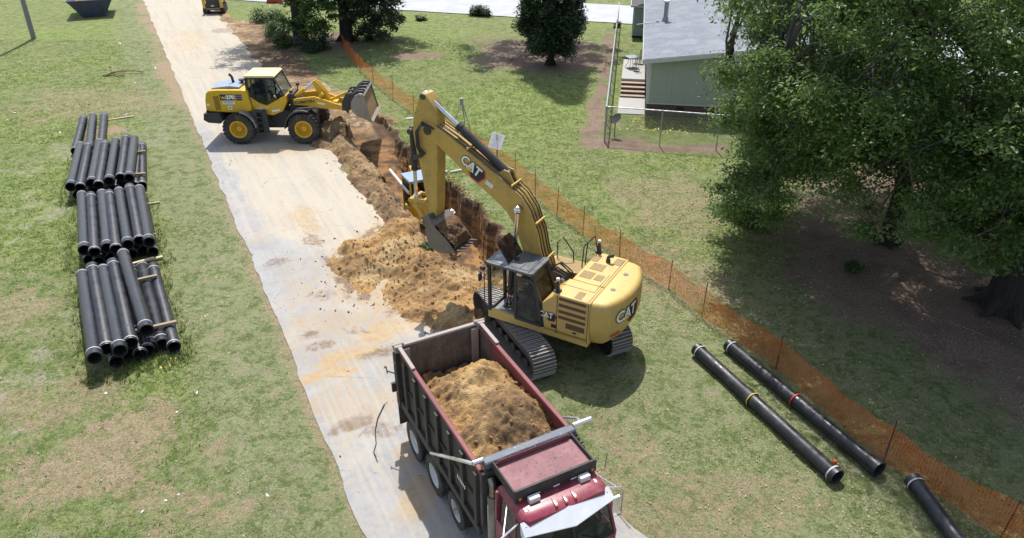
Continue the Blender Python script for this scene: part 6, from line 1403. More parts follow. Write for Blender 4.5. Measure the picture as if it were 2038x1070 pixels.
def iron_chair(p, rz, label):
    c_ = thing("patio_chair", label, "chair", (*p, 0.80), rz, "iron chairs on the porch")
    m = MB(); m.lathe([(.01, 0), (.22, 0), (.24, .02), (.01, .03)], (0, 0, .42), 'z', 16); m.build("seat", M_IRON, c_)
    m = MB(); m.tube([(-.2, -.2, .44), (-.24, -.21, .8), (-.26, -.12, .98), (-.26, .12, .98), (-.24, .21, .8), (-.2, .2, .44)], .016, 6)
    for y in np.linspace(-.15, .15, 6): m.tube([(-.2, y, .45), (-.26, y, .95)], .008, 5)
    for z in (.6, .7, .8): m.tube([(-.23, -.2, z), (-.23, .2, z)], .008, 5)
    m.build("backrest", M_IRON, c_)
    for a in range(4): m = MB(); c, s = math.cos(R(45 + 90 * a)), math.sin(R(45 + 90 * a)); m.tube([(.18 * c, .18 * s, .43), (.22 * c, .22 * s, .2), (.27 * c, .27 * s, 0)], .014, 5); m.build("leg", M_IRON, c_)
iron_chair(hw(-0.45, 8.9), R(230), "iron patio chair with mesh back tucked beside the house wall"); iron_chair(hw(-0.75, 7.1), R(110), "iron patio chair on the step side of the porch table")
# chain-link fence
cl_ = thing("chain_link_fence", "tall galvanised chain-link fence around the house yard", "fence", (5.03, 38.0, 0))
A_ = Vector((0, 0)); D1 = Vector((0.148, 0.989)).normalized(); D2 = Vector((0.972, -0.235)).normalized(); FH = 1.95
M_GAL = paint("galvanised", (0.40, 0.41, 0.43), (0.25, 0.24, 0.22), 0.3, 0.45, 0.6, sc=3)
def rail(d, L, r): m = MB(); m.cyl((0, 0, FH), (d.x * L, d.y * L, FH), r, 8); m.build("top_rail", M_GAL, cl_)
rail(D1, 30, 0.045); rail(D2, 15, 0.03)
for d, L, s_ in ((D1, 30, 3.0), (D2, 15, 2.95)):
    for k in range(0 if d is D1 else 1, int(L / s_) + 1): m = MB(); r = 0.05 if k == 0 else 0.032; m.cyl((d.x * s_ * k, d.y * s_ * k, -0.2), (d.x * s_ * k, d.y * s_ * k, FH + 0.04), r, 10); m.build("post", M_GAL, cl_)
for d, L in ((D1, 30), (D2, 15)):
    V = []; F = []; sp = 0.13; w = 0.0035; k = 0
    for sg in (1, -1):
        for s0 in np.arange(-FH, L + FH, sp):
            a0, a1 = (s0, s0 + FH) if sg > 0 else (s0 + FH, s0)
            z0, z1 = 0.03, FH; lo_, hi_ = min(a0, a1), max(a0, a1)
            if hi_ < 0 or lo_ > L: continue
            p, q = (a0, z0), (a1, z1)
            def clip(p, q, v): f = (v - p[0]) / (q[0] - p[0]); return (v, p[1] + f * (q[1] - p[1]))
            P, Q = p, q
            if P[0] < 0: P = clip(p, q, 0)
            if P[0] > L: P = clip(p, q, L)
            if Q[0] < 0: Q = clip(p, q, 0)
            if Q[0] > L: Q = clip(p, q, L)
            b = len(V)
            for a, z in (P, Q):
                V.append((d.x * (a - w), d.y * (a - w), z + w * sg)); V.append((d.x * (a + w), d.y * (a + w), z - w * sg))
            F.append((b, b + 1, b + 3, b + 2))
    np_mesh("wire_mesh", np.array(V), np.array(F), M_GAL, False, parent=cl_)
dsh = thing("satellite_dish", "dark satellite dish on a short pole inside the wire fence corner", "satellite dish", (5.68, 38.85, gz(5.68, 38.85)))
m = MB(); m.cyl((0, 0, -0.1), (0, 0, 0.85), 0.03, 10); m.tube([(0, 0, 0.85), (0.02, -0.05, 0.98)], 0.025, 8); m.build("mast", flat("mast_grey", (0.10, 0.10, 0.10), 0.5), dsh)
m = MB(); m.M = tr(0.02, -0.02, 1.02) @ rotz(R(-60)) @ rotx(R(38))
m.lathe([(0.0, 0.0), (0.12, 0.006), (0.24, 0.03), (0.34, 0.07), (0.345, 0.06), (0.24, 0.015), (0.0, -0.012)], (0, 0, 0), 'z', 24); di = m.build("reflector", flat("dish_grey", (0.010, 0.011, 0.012), 0.85), dsh)
m = MB(); m.M = tr(0.02, -0.02, 1.02) @ rotz(R(-60)) @ rotx(R(38)); m.tube([(0, -0.33, 0.06), (0, -0.2, 0.38)], 0.014, 6); m.box((0, -0.18, 0.40), (0.07, 0.07, 0.12)); m.build("feed_arm", M_LD, di)

# ------------------------------------------------------------------ trees and plants
def leaf_mat(name, a, b, c, trans=0.35):
    t = NT(name); t.n.remove(t.bsdf); k = t.attr('tint').outputs['Fac']
    col = t.mix(t.ramp(k, 0.0, 0.55), a, b); col = t.mix(t.ramp(k, 0.72, 1.0), col, c)
    col = t.mix(t.ramp(t.noise(0.45, 3), 0.40, 0.66), col, t.mix(0.5, col, b))
    d = t.n.new('ShaderNodeBsdfPrincipled'); t.link(col, d.inputs['Base Color']); d.inputs['Roughness'].default_value = 0.42; d.inputs['Specular IOR Level'].default_value = 0.45
    tl = t.n.new('ShaderNodeBsdfTranslucent'); t.link(t.mix(0.5, col, (0.20, 0.28, 0.05), 'MIX'), tl.inputs[0])
    mx = t.n.new('ShaderNodeMixShader'); mx.inputs[0].default_value = trans; t.link(d.outputs[0], mx.inputs[1]); t.link(tl.outputs[0], mx.inputs[2]); t.link(mx.outputs[0], t.out.inputs[0])
    return t.mat
def leaves(rng, C, Rd, n, size, flat=0.6, up=0.5, upw=0.7, spray=0.0):
    """leaf quads in clumps: C centres (k,3), Rd radii (k,), n leaves per clump"""
    k = len(C); N = k * n
    c = np.repeat(C, n, 0); r = np.repeat(Rd, n)
    d = rng.normal(size=(N, 3)); d /= np.linalg.norm(d, axis=1)[:, None]
    rad = r * rng.random(N) ** 0.5
    # twigs inside a clump: pull leaves towards a few random spokes
    sp = rng.normal(size=(k, 9, 3)); sp /= np.linalg.norm(sp, axis=2)[:, :, None]
    ch = rng.integers(0, 9, N); s = sp[np.repeat(np.arange(k), n), ch]
    d = d * 0.55 + s * 0.75
    p = c + d * rad[:, None] * np.array([1, 1, flat])
    p[:, 2] -= spray * np.linalg.norm(d[:, :2], axis=1) * rad * 0.5
    out = d + np.array([0, 0, up]); nrm = out * 0.5 + rng.normal(size=(N, 3)) * 0.65 + np.array([0, 0, upw])
    nrm /= np.linalg.norm(nrm, axis=1)[:, None]
    t1 = np.cross(nrm, rng.normal(size=(N, 3))); t1 /= np.linalg.norm(t1, axis=1)[:, None]; t2 = np.cross(nrm, t1)
    L = size * (0.6 + 0.8 * rng.random(N))[:, None]; Wd = L * 0.42
    v = np.stack([p - t1 * L * 0.5, p + t2 * Wd * 0.5 + t1 * L * 0.08, p + t1 * L * 0.5 - nrm * L * 0.08, p - t2 * Wd * 0.5 + t1 * L * 0.08], 1).reshape(-1, 3)
    f = np.arange(N * 4).reshape(-1, 4)
    tint = np.clip(np.repeat(rng.random(k), n) * 0.45 + rng.random(N) * 0.55, 0, 1)
    return v, f, np.repeat(tint, 4)
def bark_mat(name, a, b):
    t = NT(name); n = t.noise(2.0, 6, 0.65, t.mapping((4, 4, 0.8))); f = t.noise(14, 5, 0.7)
    return t.done(t.mix(t.ramp(n, 0.35, 0.68), a, b), 0.95, 0, t.bump(t.math('ADD', n, f), 0.8, 0.05))
M_BARK = bark_mat("oak_bark", (0.040, 0.034, 0.030), (0.020, 0.017, 0.016)); M_LIMB = bark_mat("grey_limb_bark", (0.105, 0.095, 0.085), (0.05, 0.045, 0.04))
M_OAK = leaf_mat("oak_leaf", (0.066, 0.126, 0.042), (0.122, 0.205, 0.062), (0.28, 0.38, 0.15), 0.55)
M_HOL = leaf_mat("dark_evergreen_leaf", (0.016, 0.034, 0.016), (0.032, 0.058, 0.024), (0.065, 0.10, 0.04), 0.2)
M_SHR = leaf_mat("shrub_leaf", (0.030, 0.060, 0.016), (0.055, 0.10, 0.025), (0.13, 0.19, 0.045))
def limb(mb, rng, a, b, r0, r1, wig=0.12, n=7):
    a = Vector(a); b = Vector(b); L = (b - a).length; pts = []; rs = []
    for i in range(n):
        f = i / (n - 1); p = a.lerp(b, f) + Vector(rng.normal(size=3)) * wig * L * 0.25 * math.sin(math.pi * f) + Vector((0, 0, 0.10 * L * math.sin(math.pi * f))); pts.append(p); rs.append(r0 + (r1 - r0) * f)
    mb.tube(pts, rs, 9); return pts
def tree(name, label, base, trunk_r, fork, clumps, radii, n, size, lm, seed, cat="tree", group=None, flatf=0.6, limbs=9, spray=0.0, barkm=None):
    rng = np.random.default_rng(seed); C = np.array(clumps); Rd = np.array(radii)
    b = Vector(base); t_ = thing(name, label, cat, base, 0, group); m = MB()
    m.tube([(0, 0, -0.3), (0.02, 0, 0.25), (0.05, 0.03, fork * 0.5), (0.0, 0.08, fork)], [trunk_r * 1.6, trunk_r * 1.12, trunk_r * 0.95, trunk_r * 0.85], 16)
    for a in range(7): c, s = math.cos(a * 0.9), math.sin(a * 0.9); m.tube([(c * trunk_r * .7, s * trunk_r * .7, 0.5), (c * trunk_r * 1.5, s * trunk_r * 1.5, 0.05), (c * trunk_r * 2.3, s * trunk_r * 2.3, -0.12)], [trunk_r * .35, trunk_r * .25, trunk_r * .08], 7)
    m.build("trunk", barkm or M_BARK, t_)
    if limbs:
        m = MB(); loc = C - np.array(base)
        idx = rng.choice(len(C), min(limbs, len(C)), replace=False); ends = []
        for i in idx:
            f = 0.75 + 0.5 * rng.random(); pts = limb(m, rng, (0, 0.05, fork * min(f, 1.0)), loc[i], trunk_r * (0.30 + 0.2 * rng.random()), 0.05, 0.25, 8); ends.append(pts)
        allp = np.array([[*p] for e in ends for p in e[2:]])
        for i in range(len(C)):
            d = np.linalg.norm(allp - loc[i], axis=1); j = int(d.argmin())
            if 0.3 < d[j] < 5.5: limb(m, rng, allp[j], loc[i], 0.035 + 0.006 * d[j], 0.012, 0.3, 5)
        m.build("branch", M_LIMB if barkm is None else barkm, t_)
    v, f, ti = leaves(rng, C - np.array(base), Rd, n, size, flatf, spray=spray)
    np_mesh("crown", v, f, lm, False, floats={'tint': ti}, parent=t_)
    return t_
def pxof(p):
    d = p[1] * math.cos(PITCH) + (CAMH - p[2]) * math.sin(PITCH); return CX + FPX * p[0] / d, CY - FPX * (p[1] * math.sin(PITCH) - (CAMH - p[2]) * math.cos(PITCH)) / d, d
# the great oak pair at the right: two trunks sharing one canopy
rng = np.random.default_rng(11)
cl_a, ra, cl_b, rb = [], [], [], []
tries = 0
while len(cl_a) + len(cl_b) < 1050 and tries < 90000:
    tries += 1
    u = rng.uniform(-1, 1, 3)
    rr_ = (np.hypot(u[0], u[1]) ** 3 + abs(u[2]) ** 3) ** (1 / 3)
    if rr_ > 1 or rr_ < 0.48: continue
    p = np.array([17.2, 25.0, 8.9]) + u * np.array([10.3, 10.4, 7.6]); rad = rng.uniform(0.75, 1.45)
    if p[2] > 10.5 and rng.random() < 0.55: continue
    if p[1] > 29 and rng.random() < 0.3: continue
    zmin = 3.4 - 1.6 * sstep(12.5, 8.0, p[0]) * sstep(22, 25, p[1]) + 0.9 * rng.random()
    if p[2] < zmin: continue
    x, y, d = pxof(p)
    if x - rad * FPX / d < 1402 + 35 * math.sin(y * 0.03) + (40 if 150 < y < 205 else 0): continue
    # open window towards the trunks and the glimpse through the limbs
    if 1560 < x < 1680 and 345 < y < 450: continue
    if 1742 < x < 1788 and 360 < y: continue
    if 1610 < x < 1690 and 80 < y < 150 and rng.random() < 0.8: continue
    if 1790 < x < 1850 and 70 < y < 130 and rng.random() < 0.7: continue
    if y > 440 + 60 * rng.random() + (60 if x > 1830 else 0): continue
    if x > 1950 and y > 400: continue
    if (p[0] - 17.26) ** 2 + (p[1] - 21.5) ** 2 < (p[0] - 14.6) ** 2 + (p[1] - 27.2) ** 2: cl_a.append(p); ra.append(rad)
    else: cl_b.append(p); rb.append(rad)
for k in range(420):   # unseen upper and outer boughs, added past the frame to deepen the yard's shade
    p = np.array([rng.uniform(13, 32), rng.uniform(9, 33), rng.uniform(8.5, 17)]); x, y, d = pxof(p)
    if d > 0.5 and -300 < x < 2038 + 1.8 * FPX / d and -1.9 * FPX / d < y: continue
    if np.hypot(p[0] - 21, p[1] - 22) > 11: continue
    cl_a.append(p); ra.append(rng.uniform(1.2, 1.8))
for k in range(260):   # drooping boughs round the thick trunk
    p = np.array([rng.uniform(13.6, 22), rng.uniform(17.5, 25), rng.uniform(2.6, 7.5)]); x, y, d = pxof(p); rad = rng.uniform(0.6, 1.0)
    if y > 520 or x < 1815 or (y > 430 and x < 1850): continue
    cl_a.append(p); ra.append(rad)
for k in range(150):   # low boughs on the house side
    p = np.array([rng.uniform(7.6, 13.5), rng.uniform(24.0, 31.0), rng.uniform(1.2, 6.5)]); x, y, d = pxof(p); rad = rng.uniform(0.6, 1.1)
    if x - rad * FPX / d < 1402 + 25 * math.sin(y * 0.045) or y > 455 or (1550 < x < 1690 and 330 < y): continue
    cl_b.append(p); rb.append(rad)
tree("oak_tree", "huge dark oak at the right edge with a thick black trunk and spreading leafy boughs", (17.26, 21.5, 0), 0.66, 5.0, cl_a, ra, 470, 0.145, M_OAK, 12, limbs=10)
tree("oak_tree", "leafy oak with slim dark trunk whose low boughs hang beside the green house", (15.29, 26.4, 0), 0.34, 4.2, cl_b, rb, 490, 0.14, M_OAK, 13, limbs=10, spray=0.25)
# evergreen in the lawn
rng = np.random.default_rng(21); C = []; Rr = []
for k in range(300):
    z = 1.35 + 15.0 * rng.random() ** 1.7; prof = 1.95 * min(1, (z + 1.6) / 4.6) * (1 - max(0, (z - 5.5) / 11.5) ** 1.3) ; a = rng.uniform(0, 2 * math.pi); q = prof * (0.35 + 0.75 * rng.random() ** 0.6)
    C.append((2.81 + q * math.cos(a), 54.16 + q * math.sin(a), z)); Rr.append(rng.uniform(0.4, 0.95))
tree("evergreen_tree", "tall dense dark evergreen standing alone in a ring of bare earth on the lawn", (2.81, 54.16, 0), 0.24, 3.0, C, Rr, 420, 0.22, M_HOL, 22, limbs=4, flatf=1.0)
# trees at the road's far bend
def crown(rng, c, rx, ry, rz, k, lo=None, r=(0.8, 1.5)):
    C, Q = [], []
    while len(C) < k:
        u = rng.uniform(-1, 1, 3); n_ = np.linalg.norm(u)
        if n_ > 1 or n_ < 0.35: continue
        p = np.array(c) + u * np.array([rx, ry, rz])
        if lo and p[2] < lo: continue
        C.append(p); Q.append(rng.uniform(*r))
    return C, Q
rng = np.random.default_rng(31)
C, Q = crown(rng, (-16.8, 61.5, 8.5), 6.0, 5.5, 5.5, 110, 3.6); C2, Q2 = crown(rng, (-16.0, 60.2, 2.6), 2.6, 1.6, 1.8, 22, None, (0.6, 1.0))
tree("oak_tree", "shaded tree with twin dark trunk beside the far road, left of the pair", (-17.2, 60.95, 0), 0.55, 4.5, C + C2, Q + Q2, 190, 0.30, M_OAK, 32, limbs=7)
C, Q = crown(rng, (-12.6, 63.0, 8.0), 5.5, 5.5, 5.0, 100, 3.4); C2, Q2 = crown(rng, (-11.6, 62.2, 2.3), 3.1, 1.9, 2.4, 60, None, (0.6, 1.1))
tree("oak_tree", "shaded tree with low bushy boughs at the far end of the orange fence", (-13.67, 61.84, 0), 0.5, 4.2, C + C2, Q + Q2, 190, 0.28, M_HOL, 33, limbs=7)
C, Q = crown(rng, (1.2, 63.5, 12.0), 7.0, 5.0, 4.5, 90, 7.2)
tree("oak_tree", "tall tree behind the evergreen, its crown above the view", (4.6, 63.0, 0), 0.3, 8.0, C, Q, 170, 0.30, M_OAK, 34, limbs=8)
m = MB(); rng = np.random.default_rng(35)
def shrub(c, r, n, size, lm, label, seed, k=8, group=None, flatf=0.8):
    rg = np.random.default_rng(seed); C = np.array(c) + rg.uniform(-1, 1, (k, 3)) * np.array([r, r, r * 0.35]) * 0.6; C[:, 2] = np.abs(C[:, 2]) + 0.1; Q = np.full(k, r * 0.55)
    t_ = thing("shrub", label, "shrub", c, 0, group); m = MB()
    for i in range(k): m.tube([(0, 0, -0.05), tuple((C[i] - np.array(c)) * 0.6), tuple(C[i] - np.array(c))], [0.03, 0.02, 0.008], 5)
    m.build("stem", M_BARK, t_); v, f, ti = leaves(rg, C - np.array(c), Q, n, size, flatf); np_mesh("foliage", v, f, lm, False, floats={'tint': ti}, parent=t_)
shrub((-18.6, 59.6, 0.3), 1.4, 500, 0.16, M_SHR, "dark green shrub at the foot of the far road trees", 41)
shrub((-19.8, 63.0, 0.4), 1.6, 500, 0.18, M_SHR, "sunlit yellow-green shrub left of the far trees", 42)
shrub((-15.7, 58.6, 0.3), 1.5, 500, 0.16, M_HOL, "low dark shrub where the orange fence runs into the trees", 43)
shrub((-22.5, 69.5, 0.3), 1.6, 350, 0.2, M_SHR, "pale bushy weeds beside the tracked loader", 44)
shrub((12.75, 23.9, 0.1), 0.55, 200, 0.12, M_SHR, "small bright shrub growing in the shade by the slim oak trunk", 45, 5)
shrub((9.9, 28.3, 0.3), 1.0, 600, 0.13, M_SHR, "sunlit low shrub under the oak's left boughs", 46, 7)
shrub((-2.9, 71.9, 0.3), 1.1, 400, 0.2, M_HOL, "dark brushy shrub at the kerb of the far street", 47)
shrub((9.3, 66.8, 0.1), 0.5, 300, 0.14, M_SHR, "tiny bush beside the wire fence near the shed", 48, 4)
shrub((-8.3, 69.5, 0.1), 0.6, 200, 0.2, M_SHR, "small spindly bush on the far lawn", 49, 4)
shrub((-3.35, 25.15, 0.30), 0.32, 300, 0.09, M_SHR, "clump of green weeds on the lip of the dug pit below the bucket", 50, 4)

# ---- grass blades, weeds, fallen leaves, clods
rng = np.random.default_rng(51)
def frustum_points(n, y0, y1, power=1.6):
    yy = y0 + (y1 - y0) * rng.random(n) ** power; hw_ = 0.72 * (yy * 0.865 + 7.0) + 0.5; return rng.uniform(-1, 1, n) * hw_, yy
def field(vals, x, y):
    j = np.clip(np.searchsorted(XS, x), 0, len(XS) - 1); i = np.clip(np.searchsorted(YS, y), 0, len(YS) - 1); return vals[i, j]
x, y = frustum_points(340000, 5.0, 62, 1.45)
roadx = -3.47 - 0.512 * (y - 11.78); rr_ = x - roadx
on = (rr_ > -0.02) & (rr_ < 6.75 + 0.2 * (fbm(x, y, 2, 52) - 0.5))
bare = np.maximum(field(dirt, x, y), np.maximum(field(grey, x, y), field(litter, x, y) * 0.9)); bare = np.maximum(bare, field(dry, x, y) * 0.55)
pat = fbm(x * 1.2, y * 1.2, 4, 53)
ok = (~on) & (bare + 0.5 * (pat - 0.5) < 0.42) & ((rng.random(len(x)) < 0.35 + 1.2 * (pat - 0.3)))
ok &= ~((x > 7.95) & (x < 18) & (y > 42.0)) & ~((x > 6.2) & (x < 9.5) & (y > 42.2))
x = x[ok]; y = y[ok]; N = len(x); z = ground_z(x, y)
lushv = field(lush, x, y); vg = field(verge, x, y)
B = 3
ang = rng.uniform(0, 2 * math.pi, (N, B)); ln = (0.022 + 0.035 * rng.random((N, B))) * (0.75 + 0.7 * lushv)[:, None] * (1 - 0.35 * vg[:, None]); lean = rng.uniform(0.8, 2.6, (N, B))
cx_ = x[:, None] + rng.uniform(-.05, .05, (N, B)); cy_ = y[:, None] + rng.uniform(-.05, .05, (N, B)); w = 0.008 + 0.00028 * y[:, None] + 0 * ang
ca, sa = np.cos(ang), np.sin(ang); zz = z[:, None] + 0 * ang - 0.01
v = np.stack([np.stack([cx_ - sa * w, cy_ + ca * w, zz], -1), np.stack([cx_ + sa * w, cy_ - ca * w, zz], -1), np.stack([cx_ + ca * ln * lean, cy_ + sa * ln * lean, zz + ln], -1)], 2).reshape(-1, 3)
ti = np.repeat(np.clip(0.25 + 0.5 * lushv - 0.3 * vg, 0, 1)[:, None] * 0.6 + rng.random((N, B)) * 0.5, 3)
dryv = np.repeat(np.clip(field(dry, x, y)[:, None] * 1.3 + 0.25 * vg[:, None] + (rng.random((N, B)) < 0.16) * 0.6, 0, 1), 3)
t = NT("grass_blade"); k = t.attr('tint').outputs['Fac']; dr = t.attr('dryness').outputs['Fac']
col = t.mix(t.ramp(k, 0.1, 0.9), (0.095, 0.135, 0.040), (0.205, 0.270, 0.080)); col = t.mix(dr, col, (0.40, 0.36, 0.235))
t.n.remove(t.bsdf); d1 = t.n.new('ShaderNodeBsdfDiffuse'); d2 = t.n.new('ShaderNodeBsdfTranslucent'); mx = t.n.new('ShaderNodeMixShader'); mx.inputs[0].default_value = 0.4
t.link(col, d1.inputs[0]); t.link(col, d2.inputs[0]); t.link(d1.outputs[0], mx.inputs[1]); t.link(d2.outputs[0], mx.inputs[2]); t.link(mx.outputs[0], t.out.inputs[0])
go = np_mesh("grass", v, np.arange(len(v)).reshape(-1, 3), t.mat, False, floats={'tint': ti, 'dryness': dryv}, nv=3); tag(go, "short patchy green grass over the lawns and verges", "grass", kind='stuff')
# tall weeds round the pipe stacks
wp = []
for (ax, ay, bx, by, n_) in ((-12.9, 17.3, -10.2, 18.6, 260), (-15.7, 22.9, -13.3, 24.6, 260), (-16.9, 24.0, -14.0, 24.6, 160), (-10.3, 18.8, -13.2, 23.9, 120), (-13.0, 17.6, -16.0, 23.0, 120), (-16.9, 24.3, -19.4, 29.6, 90), (-20.3, 30.0, -22.7, 35.8, 90), (-13.6, 25.0, -16.4, 30.0, 90), (-20.2, 29.9, -17.6, 31.0, 150)):
    f = rng.random(n_); wp.append(np.stack([ax + (bx - ax) * f + rng.normal(0, 0.16, n_), ay + (by - ay) * f + rng.normal(0, 0.22, n_)], -1))
n_ = 2600; wy = 10 + 42 * rng.random(n_) ** 1.4; wr = rng.uniform(2.6, 22, n_); wxx = -3.47 - 0.512 * (wy - 11.78) - wr; kk = fbm(wxx * 0.9, wy * 0.9, 4, 54) > 0.5; low0 = sum(len(q) for q in wp); wp.append(np.stack([wxx[kk], wy[kk]], -1))
wp = np.concatenate(wp); N = len(wp); B = 5
ang = rng.uniform(0, 2 * math.pi, (N, B)); ln = 0.07 + 0.15 * rng.random((N, B)); ln[low0:] *= 0.42; lean = rng.uniform(0.15, 0.7, (N, B)); w = 0.012; z = ground_z(wp[:, 0], wp[:, 1])[:, None] + 0 * ang
cx_ = wp[:, 0:1] + rng.uniform(-.04, .04, (N, B)); cy_ = wp[:, 1:2] + rng.uniform(-.04, .04, (N, B)); ca, sa = np.cos(ang), np.sin(ang)
v = np.stack([np.stack([cx_ - sa * w, cy_ + ca * w, z], -1), np.stack([cx_ + sa * w, cy_ - ca * w, z], -1), np.stack([cx_ + ca * ln * lean, cy_ + sa * ln * lean, z + ln], -1)], 2).reshape(-1, 3)
wo = np_mesh("weeds", v, np.arange(len(v)).reshape(-1, 3), t.mat, False, floats={'tint': np.repeat(0.3 + 0.7 * rng.random((N, B)), 3), 'dryness': np.repeat((rng.random((N, B)) < 0.15) * 0.6, 3)}, nv=3); tag(wo, "taller unmown weeds growing around the pipe stacks", "weeds", kind='stuff')
def scatter_quads(name, xs, ys, zs, size, mats, label, cat, cols, tilt=0.5, asp=0.6):
    N = len(xs); nrm = rng.normal(size=(N, 3)) * tilt + np.array([0, 0, 1]); nrm /= np.linalg.norm(nrm, axis=1)[:, None]
    t1 = np.cross(nrm, rng.normal(size=(N, 3))); t1 /= np.linalg.norm(t1, axis=1)[:, None]; t2 = np.cross(nrm, t1); L = (size * (0.5 + rng.random(N)))[:, None]
    p = np.stack([xs, ys, zs], -1)
    v = np.stack([p - t1 * L, p - t2 * L * asp + nrm * L * .2, p + t1 * L, p + t2 * L * asp + nrm * L * .2], 1).reshape(-1, 3)
    o = np_mesh(name, v, np.arange(4 * N).reshape(-1, 4), mats, False, floats={'tint': np.repeat(cols, 4)}); return tag(o, label, cat, kind='stuff')
t = NT("fallen_leaf"); k = t.attr('tint').outputs['Fac']; fl_m = t.done(t.mix(t.ramp(k, 0.1, 0.6), (0.20, 0.13, 0.08), t.mix(t.ramp(k, 0.6, 0.95), (0.42, 0.32, 0.20), (0.50, 0.43, 0.32))), 0.8)
x = np.concatenate([rng.uniform(0.5, 11, 7000), rng.uniform(1, 9, 5000), rng.uniform(8, 24, 9000), rng.uniform(-19, -4, 2600)]); y = np.concatenate([rng.uniform(9.5, 30, 7000), rng.uniform(20, 36, 5000), rng.uniform(10, 33, 9000), rng.uniform(10, 30, 2600)])
rx = x - (-3.47 - 0.512 * (y - 11.78)); ok = ((rx < -0.1) | (rx > 6.7)) & (poly_sd(x, y, TRENCH) > 0.5) & (fbm(x * 0.7, y * 0.7, 3, 57) > 0.40)
x, y = x[ok], y[ok]; scatter_quads("leaf_litter", x, y, ground_z(x, y) + 0.035, 0.016 + 0.0004 * y, fl_m, "small dry fallen leaves scattered over the grass", "leaf litter", rng.random(len(x)))
def lumps(name, xs, ys, zs, sz, mat, label, cat):
    ico = bmesh.new(); bmesh.ops.create_icosphere(ico, subdivisions=1, radius=1.0); bv = np.array([v_.co[:] for v_ in ico.verts]); bf = np.array([[q.index for q in f_.verts] for f_ in ico.faces]); ico.free()
    N = len(xs); sc = sz[:, None] * rng.uniform(0.6, 1.3, (N, 3)); jit = 1 + 0.35 * rng.normal(size=(N, len(bv), 1)) * 0.6
    v = bv[None] * jit * sc[:, None, :] + np.stack([xs, ys, zs + sz * 0.3], -1)[:, None, :]
    f = (bf[None] + (np.arange(N) * len(bv))[:, None, None]).reshape(-1, 3)
    o = np_mesh(name, v.reshape(-1, 3), f, mat, False, nv=3); return tag(o, label, cat, kind='stuff')
cxs = [rng.normal(-4.3, 1.6, 900), rng.normal(-2.2, 1.4, 600), rng.normal(-6.3, 0.8, 120), rng.normal(-4.2, 1.5, 50), np.array([])]
cys = [rng.normal(24.2, 1.5, 900), rng.normal(22.6, 1.3, 600), rng.normal(24, 1.4, 120), rng.normal(18.0, 2.0, 50), np.array([])]
f = rng.random(700); bkx = np.interp(f, [0, .3, .65, 1], [-4.75, -5.9, -7.5, -9.4]) + rng.normal(0, .55, 700); bky = np.interp(f, [0, .3, .65, 1], [28.2, 30.6, 33.9, 38]) + rng.normal(0, .3, 700)
f = rng.random(900); rix = np.interp(f, [0, .3, .65, 1], [-0.5, -1.7, -3.6, -6.5]) + rng.normal(0.12, .2, 900); riy = np.interp(f, [0, .3, .65, 1], [26.2, 29.8, 34.0, 39.0]) + rng.normal(0, .2, 900)
x = np.concatenate(cxs + [bkx, rix, rng.normal(-4.4, 1.2, 700)]); y = np.concatenate(cys + [bky, riy, rng.normal(24.4, 1.1, 700)])
dep_ = bpy.context.evaluated_depsgraph_get()
def surf_z(xa, ya):
    out = []
    names_ = [o for o in SC.objects if o.name in ("spoil_heap", "spoil_bank", "backfill_heap", "ground", "road")]
    for a, b_ in zip(xa, ya):
        zb_ = -9
        for o in names_:
            hit, loc, _, _ = o.ray_cast(Vector((a, b_, 20)), Vector((0, 0, -1)))
            if hit: zb_ = max(zb_, loc.z)
        out.append(zb_)
    return np.array(out)
bpy.context.view_layer.update()
czz = surf_z(x, y); kk = rng.integers(0, LX.size, 350); tkm = np.array(Matrix.Translation(TKO) @ rotz(TKR)); lp = np.stack([LX.ravel()[kk], LY.ravel()[kk], lz.ravel()[kk] - 0.005, np.ones(350)]); lp = (tkm @ lp)[:3]
x = np.concatenate([x, lp[0]]); y = np.concatenate([y, lp[1]]); czz = np.concatenate([czz, lp[2]])
lumps("soil_clods", x, y, czz, 0.006 + 0.045 * rng.random(len(x)) ** 4.0, soil_mat('clod_soil', (0.34, 0.21, 0.10), (0.18, 0.11, 0.06), (0.42, 0.30, 0.16), 0.5), "loose clods of soil scattered on and around the dug earth", "clods")
# ---- a few rags of litter, sticks, the dead branch
M_SCR = flat("white_scrap", (0.75, 0.75, 0.73))
for k, (px, py) in enumerate([(0, 0)] + [(205, 345), (30, 225), (12, 218), (270, 166), (310, 136), (238, 87), (130, 88), (352, 820), (330, 998), (285, 1020), (392, 782), (532, 985), (210, 783), (355, 985), (15, 240), (180, 255), (252, 229), (120, 265)]):
    if k == 0: continue
    gx, gy = at(px, py); m = MB(); random.seed(k); s_ = 0.016 + 0.025 * random.random() + 0.0008 * gy
    m.ball((0, 0, s_ * 0.5), s_, 0, 4, (1.6, 0.8, 0.5)); m.v = [(a + random.uniform(-.4, .4) * s_, b + random.uniform(-.4, .4) * s_, c + random.uniform(-.15, .15) * s_) for a, b, c in m.v]; o = m.build("paper_scrap", M_SCR, None, smooth=0, loc=(gx, gy, gz(gx, gy))); o.rotation_euler = (0.2, 0.3, k)
    tag(o, "small crumpled white scrap of litter in the left field grass", "litter", "white scraps in the left field")
M_DRY = bark_mat("dry_branch_bark", (0.36, 0.27, 0.17), (0.16, 0.11, 0.075))
rng = np.random.default_rng(61)
def stick(name, pts, r, label, mat=M_DRY, extra=()):
    m = MB(); m.tube(pts, [r * (1 - 0.6 * i / (len(pts) - 1)) for i in range(len(pts))], 7)
    for e in extra: m.tube(e, r * 0.35, 5)
    return tag(m.build(name, mat), label, "branch")
bx0, by0 = at(230, 148)
